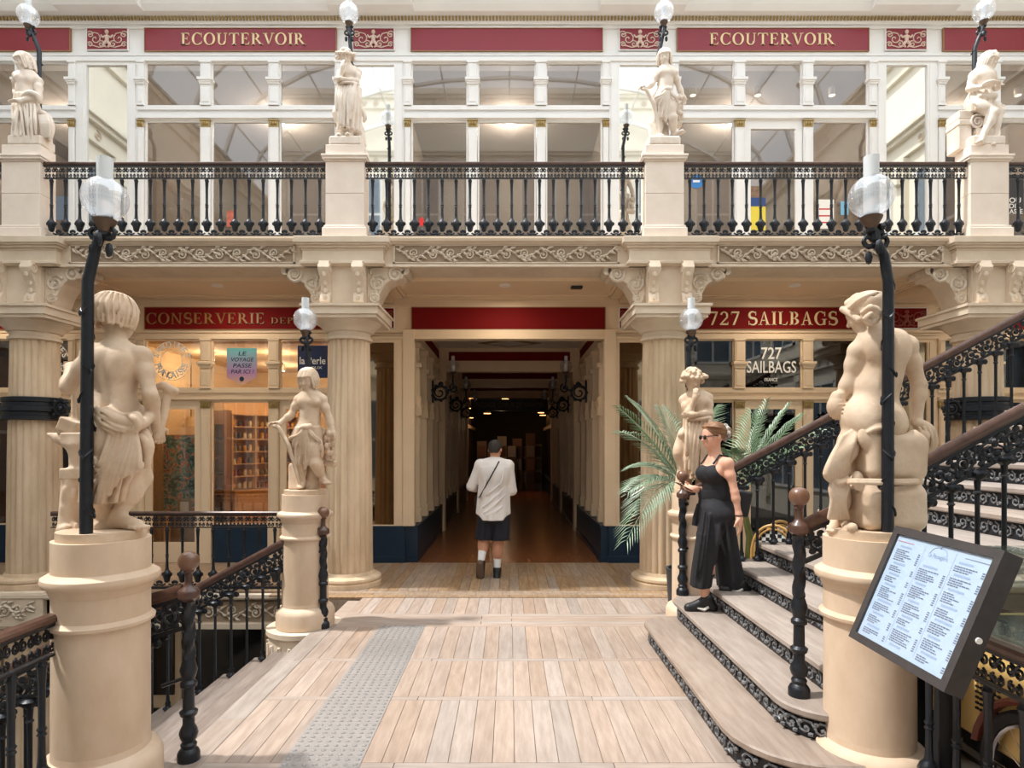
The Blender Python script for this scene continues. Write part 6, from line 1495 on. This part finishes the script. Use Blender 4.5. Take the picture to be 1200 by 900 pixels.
def palm(base, crown, tips, lab):
    o = thing('potted_palm', base, lab, 'plant'); b = Vector(base)
    MB().lathe([(.14, 0), (.19, .02), (.21, .36), (.22, .40), (.19, .40), (.185, .34)], 20, b).build('pot', potm, o, smooth=True); MB().lathe([(.18, .345), (.02, .36)], 14, b).build('soil', M_('soil', (58, 44, 34), .9), o)
    MB().tube([b+Vector((0, 0, .34)), b+Vector((.01, 0, .7)), crown], [.05, .04, .03], 8).build('trunk', stemm, o, smooth=True)
    for i, (t, s_) in enumerate(tips): frond(o, crown, t, s_, seed=i, ll=.27+.03*(i % 3))
b = Vector((1.93, 6.72, 0)); cr = W(805, 575, 6.7)
palm(b, cr, [(W(728, 480, 6.5), .15), (W(732, 508, 6.4), .22), (W(738, 470, 6.8), .2), (W(738, 575, 6.4), .25), (W(735, 632, 6.3), .42), (W(752, 600, 6.2), .35), (W(775, 480, 7.0), .2), (W(742, 548, 6.9), .2), (W(835, 480, 6.9), .2), (W(845, 560, 6.8), .3)], 'potted palm with arching fronds beside the column at the passage mouth')
b = Vector((2.72, 6.98, 0)); cr = W(868, 580, 6.9)
palm(b, cr, [(W(898, 473, 6.9), .05), (W(922, 478, 6.8), .1), (W(935, 490, 6.8), .12), (W(945, 500, 6.7), .15), (W(882, 485, 7.0), .05), (W(940, 525, 6.7), .2), (W(855, 530, 6.8), .15), (W(960, 505, 7.0), .2)], 'potted palm with upright fronds behind the stair railing')

# ------------------------------------------------------------------ bistro chairs under the stairs
weave = bpy.data.materials.new('black_white_weave'); weave.use_nodes = True; nt = weave.node_tree; ck = nt.nodes.new('ShaderNodeTexChecker'); ck.inputs['Scale'].default_value = 26; ck.inputs[1].default_value = (.8, .79, .75, 1); ck.inputs[2].default_value = (.015, .015, .018, 1)
tcn = nt.nodes.new('ShaderNodeTexCoord'); nt.links.new(tcn.outputs['Object'], ck.inputs['Vector']); nt.links.new(ck.outputs[0], nt.nodes['Principled BSDF'].inputs['Base Color'])
rattan = M_('rattan', (206, 160, 92), .45, var=.2, scale=20)
def chair(loc, rz, lab):
    o = thing('bistro_chair', loc, lab, 'chair', 'bistro chairs under the stairs'); o.rotation_euler = (0, 0, rz); L0 = ORI[o]
    def add(nm_, mb, mt, sm=True): link(nm_, mb.mesh(nm_, mt, smooth=sm), o, L0)
    for x, y in ((-.19, -.18), (.19, -.18), (-.18, .2), (.18, .2)): add('leg', MB().tube([(x*1.1, y*1.1, 0), (x, y, .44)], .014, 8), rattan)
    add('seat', MB().lathe([(.21, .43), (.225, .445), (.21, .46)], 24), weave); add('seat_rim', MB().tube([(.225*math.cos(a), .225*math.sin(a), .445) for a in [i*PI/12 for i in range(24)]], .014, 6, closed=True), rattan)
    arc = [(.22*math.cos(a), .2, .50+.40*math.sin(a)**.7) for a in [PI*i/14 for i in range(15)]]; add('back_frame', MB().tube([(.2, .2, .44)]+arc+[(-.2, .2, .44)], .016, 8), rattan)
    add('back_inner_frame', MB().tube([(x*.86, y-.006, .5+(z-.5)*.9) for x, y, z in arc], .010, 6), rattan)
    add('back_panel', MB().prism([(x*.85, .5+(z-.5)*.88) for x, y, z in arc], .195, .203), weave, False)
chair((2.68, 6.28, 0), -.5, 'black and white woven bistro chair nearer the stairs, tilted view'); chair((3.05, 6.62, 0), .25, 'black and white woven bistro chair standing behind its neighbour')

# ------------------------------------------------------------------ menu board on the railing
ax = Vector((-.298, .323, -1.541)); RM = Matrix.Rotation(ax.length, 4, ax); MC = Vector((1.735, 2.6, 1.087)); MM = Matrix.Translation(MC) @ RM
framem = M_('menu_frame', (72, 68, 68), .5, metal=.3, var=.2, scale=20)
o = thing('menu_board', MC, 'dark framed restaurant menu board tilted beside the right pedestal', 'menu board')
w_, h_ = .32, .286
MB().box(-w_, w_, .004, .065, -h_, h_, MM).build('case', framem, o)
f = MB(); t_ = .036
f.box(-w_, w_, -.012, .004, h_-t_, h_, MM); f.box(-w_, w_, -.012, .004, -h_, -h_+t_, MM); f.box(-w_, -w_+t_, -.012, .004, -h_+t_, h_-t_, MM); f.box(w_-t_, w_, -.012, .004, -h_+t_, h_-t_, MM); f.build('frame', framem, o)
paper = MB().box(-w_+t_, w_-t_, .0, .004, -h_+t_, h_-t_, MM).build('paper', M_('menu_paper', (184, 199, 212), .6), o)
MB().box(-w_+t_, w_-t_, -.006, -.005, -h_+t_, h_-t_, MM).build('glass', glassy('menu_glass', (250, 252, 255), .0), o)
ink = M_('menu_ink', (108, 114, 132), .7); inkl = M_('menu_heading_ink', (156, 172, 194), .7); inkr = M_('menu_red_rule', (190, 60, 60), .7)
tx = MB(); hd = MB(); rr = random.Random(11); yy = -.0012
def bar(mb, x0, x1, z, t): mb.add([(x0, yy, z), (x1, yy, z), (x1, yy, z+t), (x0, yy, z+t)], [(0, 1, 2, 3)], MM)
cw = .178
for c in range(3):
    xa = -w_+t_+.018+c*(cw+.006); z = h_-t_-(.055 if c != 1 else .11)
    while z > -h_+t_+.02:
        bar(hd, xa+.02, xa+.02+rr.uniform(.06, .10), z, .009); z -= .016
        for k in range(rr.randint(3, 6)):
            if z < -h_+t_+.015: break
            x = xa+.006; e = xa+.006+rr.uniform(.05, .125)
            while x < e: l = rr.uniform(.008, .022); bar(tx, x, min(x+l, e), z, .0048); x += l+.003
            bar(tx, xa+cw-.026, xa+cw-.012, z, .0048); z -= .0095
        z -= .008
stuff(tx.build('menu_lines', ink, paper)); stuff(hd.build('menu_headings', inkl, paper))
rl = MB(); bar(rl, -w_+t_+.01, -w_+t_+.12, h_-t_-.03, .0025); rl.build('red_rule', inkr, paper)
rl = MB(); bar(rl, w_-t_-.14, w_-t_-.01, h_-t_-.03, .0025); rl.build('rule', ink, paper)
rl = MB()
for x in (-.088, .094): rl.add([(x, yy, -h_+t_+.02), (x+.0015, yy, -h_+t_+.02), (x+.0015, yy, h_-t_-.02), (x, yy, h_-t_-.02)], [(0, 1, 2, 3)], MM)
rl.build('column_rule', inkl, paper)
print_sans([('La Passag\u00e8re', -.055, .06, h_-t_-.068, h_-t_-.042)], yy, inkl, paper, 'heading', MM)
ar = MB(); ar.tube([MM @ Vector((.05*math.cos(a), yy, h_-t_-.046+.034*math.sin(a))) for a in [PI*i/12 for i in range(13)]], .0012, 4); ar.ball(MM @ Vector((0, yy, h_-t_-.012)), .006, 6, 4); ar.build('emblem_arch', inkl, paper)
lk = MB().lathe([(.012, 0), (.012, .006)], 14, (0, 0, 0), MM @ Matrix.Translation((w_, .03, -.06)) @ Matrix.Rotation(PI/2, 4, 'Y')); lk.build('lock', white, o, smooth=True)
MB().tube([MM @ Vector((.0, .06, -.05)), MM @ Vector((0, .12, -.1)), (2.02, 2.6, .92)], .016, 8).build('bracket', iron, o, smooth=True)

# ------------------------------------------------------------------ yellow cart behind the landing railing
yel = M_('cart_yellow', (238, 200, 128), .45, var=.1, scale=3); brn = M_('cart_brown', (112, 60, 46), .4); rub = M_('rubber', (26, 26, 28), .7); chrome = M_('chrome', (200, 200, 204), .2, metal=1)
o = thing('food_cart', (2.75, 2.7, 0), 'yellow food cart with a brown mudguard behind the railing', 'cart')
MB().box(2.24, 3.2, 1.6, 3.32, .33, .84).build('body', yel, o, bevel=.02); MB().box(2.28, 3.2, 1.6, 3.10, .24, .33).build('chassis', rub, o, bevel=.01)
MB().box(2.2, 3.24, 1.56, 3.16, .84, .87).build('worktop', chrome, o, bevel=.006)
gl = glassy('cart_glass', (240, 248, 246), .12)
MB().box(2.22, 2.226, 1.58, 3.14, .87, 1.22).build('glass_screen', gl, o); MB().box(2.22, 3.2, 1.58, 3.14, 1.22, 1.228).build('glass_top', gl, o); MB().box(2.226, 3.2, 3.13, 3.136, .87, 1.22).build('glass_screen', gl, o)
for y in (1.6, 2.35, 3.1): MB().tube([(2.23, y, .87), (2.23, y, 1.22)], .008, 6).build('glass_post', chrome, o)
MB().box(2.5, 3.1, 1.9, 2.9, .87, 1.0).build('tray', M_('tray_grey', (96, 98, 100), .4), o, bevel=.01)
v = MB()
for a in range(6):
    for b in range(8): v.box(2.232, 2.241, 2.80+a*.026, 2.816+a*.026, .48+b*.026, .49+b*.026)
stuff(v.build('vent_slots', rub, o))
for wy in (2.55,):
    wc = Vector((2.2, wy, .31)); tl = lambda r, n=28: [wc+Vector((0, r*math.cos(i*2*PI/n), r*math.sin(i*2*PI/n))) for i in range(n)]
    MB().tube(tl(.28), .028, 8, closed=True).build('tyre', rub, o, smooth=True); MB().tube(tl(.245), .012, 6, closed=True).build('rim', chrome, o, smooth=True)
    sp = MB()
    for i in range(14): a = i*2*PI/14; sp.tube([wc, wc+Vector((0, .24*math.cos(a), .24*math.sin(a)))], .0025, 4)
    sp.build('spokes', chrome, o); MB().ball(wc, (.04, .03, .03)).build('hub', chrome, o, smooth=True)
    MB().tube([wc+Vector((0, .34*math.cos(a), .34*math.sin(a))) for a in [PI*.05+i*PI*.9/14 for i in range(15)]], .035, 6, sq=.5).build('mudguard', brn, o, smooth=True)
o = thing('folded_parasol', (2.12, 3.0, 0), 'black folded parasol leaning behind the menu board', 'parasol')
MB().tube([(2.13, 3.03, 0.02), (2.12, 3.0, .2), (2.12, 2.99, .75), (2.12, 2.98, .98)], [.03, .045, .04, .012], 10).build('canopy', rub, o, smooth=True); MB().tube([(2.12, 2.98, .95), (2.12, 2.975, 1.12)], .01, 6).build('pole', iron, o)

# ------------------------------------------------------------------ tinned fish shop: shelves, jars, painting, lamp, notices
A0 = Vector((-4.78, 10.7, 0)); dirs = Vector((.50, .86, 0)).normalized(); nrm = Vector((.86, -.50, 0)); angS = math.atan2(dirs.y, dirs.x)
MS = Matrix.Translation(A0) @ Matrix.Rotation(angS, 4, 'Z')      # local x along the shelf, -y towards the viewer
o = thing('shop_shelf', A0, 'tall pine shelf unit full of jars in the tinned fish shop', 'shelf')
SL = 1.9; SEC = 4
MB().box(0, SL, .0, .34, 0, .92, MS).build('cupboard', pine, o); MB().box(-.01, SL, -.02, .34, .92, .95, MS).build('counter', pine, o, bevel=.004)
MB().box(0, SL, .30, .34, .95, 2.55, MS).build('back_panel', pine, o)
for k in range(SEC+1): MB().box(k*SL/SEC-.015, k*SL/SEC+.015, .06, .30, .95, 2.3, MS).build('upright', pine, o)
lv = [.97, 1.20, 1.42, 1.64, 1.86, 2.08]
for z in lv[1:]+[2.3]: MB().box(0, SL, .05, .30, z-.02, z, MS).build('shelf_board', pine, o)
for k in range(2): MB().box(k*SL/2+.04, (k+1)*SL/2-.04, -.012, 0, .08, .86, MS).build('cupboard_door', pine, o, bevel=.005)
jm = []
for i, c in enumerate([(176, 74, 44), (216, 164, 70), (150, 130, 84), (88, 72, 60), (232, 214, 170), (128, 60, 44)]):
    jm.append(MB().lathe([(.030, 0), (.033, .01), (.033, .085), (.026, .098), (.027, .10), (.027, .12), (.0, .122)], 10).mesh('jar', M_('jar_%d' % i, c, .25), smooth=True))
rr = random.Random(21)
cn = ['red', 'amber', 'olive', 'dark brown', 'cream', 'deep red']
for li, z in enumerate(lv):
    for k in range(SEC):
        for j in range(4):
            i = rr.choice([0, 1, 1, 2, 3, 3, 4, 4, 5]); p = MS @ Vector((k*SL/SEC+.075+j*.107, .13, z)); t = link('jar', jm[i], None, p, None, (1, 1, rr.uniform(.75, 1.0))); tag(t, cn[i]+' jar on the '+('lowest', 'second', 'third', 'fourth', 'fifth', 'top')[li]+' shelf of the pine unit in the fish shop', 'jar', 'jars in the tinned fish shop')
o = thing('shop_shelf', (-4.98, 10.5, 0), 'narrow brown shelf rack beside the pine shelf of jars', 'shelf'); brw = M_('brown_shelf', (150, 116, 84), .6)
MB().box(-5.22, -4.86, 10.72, 10.76, 0, 2.35).build('back_panel', brw, o)
for x in (-5.22, -4.88): MB().box(x, x+.02, 10.48, 10.72, 0, 2.35).build('upright', brw, o)
for k in range(7): MB().box(-5.2, -4.88, 10.48, 10.72, .3+.3*k, .32+.3*k).build('shelf_board', brw, o)
for k in range(6):
    t = tag(MB().box(-5.16, -4.92, 10.53, 10.66, .32+.3*k, .37+.3*k).build('tin_row', M_('tin_%d' % k, [(120, 60, 40), (90, 90, 80), (150, 120, 60), (80, 60, 50), (130, 80, 60), (70, 80, 90)][k], .4), bevel=.01), ['reddish', 'grey', 'mustard', 'brown', 'rust', 'slate'][k]+' tin lying on the narrow brown shelf rack', 'tin', 'tins on the brown rack')
# painting
pc = bpy.data.materials.new('abstract_painting'); pc.use_nodes = True; nt = pc.node_tree; b_ = nt.nodes['Principled BSDF']; b_.inputs['Roughness'].default_value = .6
tcn = nt.nodes.new('ShaderNodeTexCoord'); ns = nt.nodes.new('ShaderNodeTexNoise'); ns.inputs['Scale'].default_value = 5.5; ns.inputs['Detail'].default_value = 3; ns.inputs['Distortion'].default_value = 2.5
rp = nt.nodes.new('ShaderNodeValToRGB'); cr_ = rp.color_ramp; cr_.interpolation = 'CONSTANT'
cols = [(.36, (20, 60, 66)), (.40, (70, 140, 136)), (.48, (140, 186, 176)), (.53, (206, 110, 60)), (.57, (226, 206, 190)), (.61, (176, 40, 40)), (.66, (60, 120, 116))]
cr_.elements[0].color = lin((40, 90, 92))+(1,); cr_.elements[1].position = .36; cr_.elements[1].color = lin(cols[0][1])+(1,)
for p_, c_ in cols[1:]: e = cr_.elements.new(p_); e.color = lin(c_)+(1,)
nt.links.new(tcn.outputs['Object'], ns.inputs['Vector']); nt.links.new(ns.outputs[0], rp.inputs[0]); nt.links.new(rp.outputs[0], b_.inputs['Base Color'])
o = thing('painting', W(218, 590, 9.75), 'large teal and orange abstract painting in the tinned fish shop window', 'painting'); a, b = W(190, 598, 9.75), W(246, 510, 9.75)
MB().box(a.x, b.x, 9.75, 9.78, a.z, b.z).build('canvas', pc, o); MB().box(a.x-.01, b.x+.01, 9.78, 9.80, a.z-.01, b.z+.01).build('stretcher', pine, o); MB().box(a.x+.1, b.x-.1, 9.80, 10.1, 0, a.z).build('easel_shelf', brw, o)
o = thing('gilt_picture', W(216, 600, 9.6), 'little gilt picture frame standing under the abstract painting', 'picture frame'); a, b = W(208, 602, 9.6), W(224, 585, 9.6)
MB().box(a.x, b.x, 9.6, 9.63, a.z, b.z).build('frame', gold, o, bevel=.006); MB().box(a.x+.04, b.x-.04, 9.595, 9.60, a.z+.04, b.z-.04).build('picture', white, o); MB().box(a.x-.05, b.x+.3, 9.58, 9.74, 0, a.z).build('stand', brw, o)
p = W(224, 500, 10.2); o = thing('table_lamp', (p.x, p.y, p.z-.35), 'small lamp with a cream shade above the painting', 'lamp'); MB().lathe([(.13, 0), (.06, .16), (.055, .16)], 16, p).build('shade', shopw, o, smooth=True); MB().tube([(p.x, p.y, p.z), (p.x, p.y, p.z+1.2)], .008, 5).build('cord', black, o)
o = tag(MB().box(XA(172, 9.6), XA(190, 9.6), 9.6, 9.64, 0, 2.2).build('wallpaper_panel', M_('damask', (190, 160, 120), .7, var=.25, scale=22)), 'beige patterned wallpaper panel beside the painting', 'panel')
# notices and decals on the panes
yg = YF-.002
pen = bpy.data.materials.new('pennant_print'); pen.use_nodes = True; nt = pen.node_tree; b_ = nt.nodes['Principled BSDF']; tcn = nt.nodes.new('ShaderNodeTexCoord'); sx = nt.nodes.new('ShaderNodeSeparateXYZ'); rp = nt.nodes.new('ShaderNodeValToRGB'); mr = nt.nodes.new('ShaderNodeMapRange')
mr.inputs[1].default_value = -.3; mr.inputs[2].default_value = .3; nt.links.new(tcn.outputs['Object'], sx.inputs[0]); nt.links.new(sx.outputs[2], mr.inputs[0]); nt.links.new(mr.outputs[0], rp.inputs[0]); nt.links.new(rp.outputs[0], b_.inputs['Base Color'])
rp.color_ramp.elements[0].color = lin((226, 178, 128))+(1,); rp.color_ramp.elements[1].color = lin((92, 178, 176))+(1,); e = rp.color_ramp.elements.new(.35); e.color = lin((176, 132, 176))+(1,)
a, b = W(266, 452, YF), W(301, 408, YF); cz = (a.z+b.z)/2; xm = (a.x+b.x)/2
o = thing('pennant_poster', (xm, yg, cz), 'teal and violet pennant poster stuck on the tinned fish shop window', 'poster')
MB().prism([(a.x, b.z), (b.x, b.z), (b.x, a.z+.12), (xm, a.z), (a.x, a.z+.12)], yg-.004, yg).build('sheet', pen, o)
ww = b.x-a.x
print_sans([('LE', xm-.05, xm+.06, b.z-.11, b.z-.05), ('VOYAGE', xm-.17, xm+.17, b.z-.20, b.z-.14), ('PASSE', xm-.13, xm+.14, b.z-.29, b.z-.23), ('PAR ICI !', xm-.16, xm+.17, b.z-.38, b.z-.32)], yg-.0055, navy, o, slant=.2)
MB().lathe([(.035, 0), (.035, .002)], 16, (0, 0, 0), Matrix.Translation((xm, yg-.0055, a.z+.10)) @ Matrix.Rotation(PI/2, 4, 'X')).build('round_mark', navy, o)
a, b = W(349, 443, YF), W(384, 405, YF); o = thing('jewellery_poster', ((a.x+b.x)/2, yg, a.z), 'navy poster reading la Perle on the tinned fish shop window', 'poster'); MB().box(a.x, b.x, yg-.004, yg, a.z, b.z).build('sheet', M_('poster_navy', (24, 40, 86), .5), o)
print_sans([('la Perle', a.x+.03, b.x-.03, b.z-.28, b.z-.17), ('BIJOUX', a.x+.12, b.x-.08, b.z-.36, b.z-.31)], yg-.0055, white, o)
decal = M_('white_decal', (244, 240, 232), .6)
def ring_decal(c, R, lab, top, bot):
    o = thing('window_decal', c, lab, 'decal'); c = Vector(c)
    for r in (R, R*.55): MB().tube([c+Vector((r*math.cos(i*PI/20), 0, r*math.sin(i*PI/20))) for i in range(40)], .005, 4, closed=True).build('ring', decal, o)
    mb = MB()
    for txt, a0, a1, fl in ((top, 160, 20, 1), (bot, 198, 342, -1)):
        for i, ch in enumerate(txt):
            vs, fs = sans(ch, .125, .004)
            if not vs: continue
            a = math.radians(a0+(a1-a0)*i/(len(txt)-1)); mx = (min(v.x for v in vs)+max(v.x for v in vs))/2; rr_ = R*.70 if fl > 0 else R*.88
            Mx = Matrix.Translation(c+Vector((rr_*math.cos(a), -.001, rr_*math.sin(a)))) @ Matrix.Rotation(PI/2-a if fl > 0 else -PI/2-a, 4, 'Y')
            mb.add([(v.x-mx, 0, v.y) for v in vs], fs, Mx)
    stuff(mb.build('lettering', decal, o))
ring_decal(W(201, 423, YF-.004), .29, 'white ring decal reading SARDINES FRANCAISES on the fish shop window', 'SARDINES', 'FRAN\u00c7AISES')
ring_decal(W(58, 423, YF-.004), .29, 'white ring decal on the window behind the first column', 'SARDINES', 'FRAN\u00c7AISES')
o = thing('window_decal', W(904, 440, YF), 'white 727 SAILBAGS FRANCE lettering on the sail bag shop window', 'decal')
def zz(p): return ZA(p, YF)
print_sans([('727', XA(892, YF), XA(916, YF), zz(421), zz(407)), ('SAILBAGS', XA(875, YF), XA(933, YF), zz(437), zz(423)), ('FRANCE', XA(896, YF), XA(911, YF), zz(447), zz(443))], yg, decal, o)
# things in the sail bag shop window
p = W(963, 440, 9.9); o = thing('hanging_jacket', (p.x, p.y, p.z-.2), 'pale green jacket hanging in the sail bag shop window', 'clothing'); G = Sdf(.012); G.chain([(0, 0, .38), (0, 0, .2), (0, 0, 0)], [.10, .14, .17], k=.03); G.cap((-.08, 0, .34), (-.2, 0, .05), .05, .045); G.cap((.08, 0, .34), (.2, 0, .05), .05, .045)
link('jacket', G.mesh('jacket', M_('green_cloth', (120, 142, 128), .8)), o, ORI[o]); MB().tube([p+Vector((0, 0, .1)), (p.x, p.y, 3.25)], .004, 4).build('hanger_line', iron, o)
p = W(962, 454, 9.9); o = thing('orange_bag', p, 'small orange bag on a ledge in the sail bag shop window', 'bag'); G = Sdf(.01); G.box((0, 0, .06), (.10, .05, .06), rd=.025); link('pouch', G.mesh('pouch', M_('orange_cloth', (214, 84, 52), .6)), o, p); MB().tube([p+Vector((-.07, 0, .1)), p+Vector((0, 0, .2)), p+Vector((.07, 0, .1))], .01, 6).build('handle', M_('orange_strap', (190, 66, 40), .6), o)
tag(MB().box(p.x-.4, p.x+.4, p.y-.1, p.y+.15, p.z-.03, p.z-.0).build('display_ledge', brw), 'brown ledge in the sail bag shop window', 'ledge')
# upper window notices
def notice(name, x0, y0, x1, y1, mat, lab, D=YF-.0):
    a, b = W(x0, y1, D), W(x1, y0, D); o = thing(name, ((a.x+b.x)/2, yg, a.z), lab, 'poster'); MB().box(a.x, b.x, yg-.004, yg, a.z, b.z).build('sheet', mat, o); return o, a, b
o, a, b = notice('yellow_poster', 876, 242, 897, 270, M_('poster_yellow', (226, 206, 70), .6), 'yellow poster with a blue heading in the upper shop door'); MB().box(a.x, b.x, yg-.006, yg-.004, b.z, b.z+.13).build('heading', M_('poster_blue', (40, 70, 130), .6), o); MB().box(a.x+.02, b.x-.05, yg-.006, yg-.004, b.z+.13, b.z+.3).build('photo', M_('poster_photo', (150, 120, 96), .7, var=.5, scale=20), o)
p = W(816, 213, YF); o = thing('round_sticker', (p.x, yg, p.z), 'blue round sticker on the upper window beside the branch statue', 'sticker'); MB().lathe([(.10, 0), (.10, .003)], 24, (0, 0, 0), Matrix.Translation((p.x, yg, p.z)) @ Matrix.Rotation(PI/2, 4, 'X')).build('disc', M_('sticker_blue', (48, 126, 196), .5), o); MB().box(p.x-.05, p.x+.05, yg-.006, yg-.003, p.z-.01, p.z+.02).build('print', white, o)
p = W(494, 260, YF); o = thing('round_sticker', (p.x, yg, p.z), 'small red oval sticker on the middle upper window', 'sticker'); MB().lathe([(.045, 0), (.045, .003)], 20, (0, 0, 0), Matrix.Translation((p.x, yg, p.z)) @ Matrix.Diagonal((.85, 1, 1.5, 1)) @ Matrix.Rotation(PI/2, 4, 'X')).build('disc', M_('sticker_red', (214, 40, 36), .5), o)
o, a, b = notice('paper_notice', 957, 234, 977, 268, white, 'white notice with red lines in the upper shop window'); 
for k in range(3): MB().box(a.x+.03, b.x-.03, yg-.006, yg-.004, a.z+.08+.1*k, a.z+.10+.1*k).build('line', M_('notice_red', (200, 60, 60), .6) if k == 0 else bpy.data.materials['notice_red'], o)
o, a, b = notice('paper_notice', 985, 236, 994, 252, M_('notice_blue', (120, 180, 214), .6), 'small pale blue notice beside the white notice')
o, a, b = notice('small_poster', 266, 247, 276, 266, M_('poster_red', (206, 110, 90), .6, var=.5, scale=20), 'small reddish poster in the upper window near the pensive statue')
o, a, b = notice('grey_banner', 62, 230, 82, 258, M_('banner_grey', (110, 124, 140), .6), 'grey blue banner in the upper window beside the cloaked statue')
o, a, b = notice('dark_poster', 1180, 205, 1199, 250, M_('poster_dark', (58, 56, 58), .6), 'dark poster with white words past the seated statue'); print_sans([('OU', a.x+.03, a.x+.2, b.z-.42, b.z-.34), ('DIR', a.x+.03, a.x+.2, b.z-.5, b.z-.43), ('ASSE', a.x+.03, a.x+.23, b.z-.58, b.z-.51)], yg-.0055, white, o)
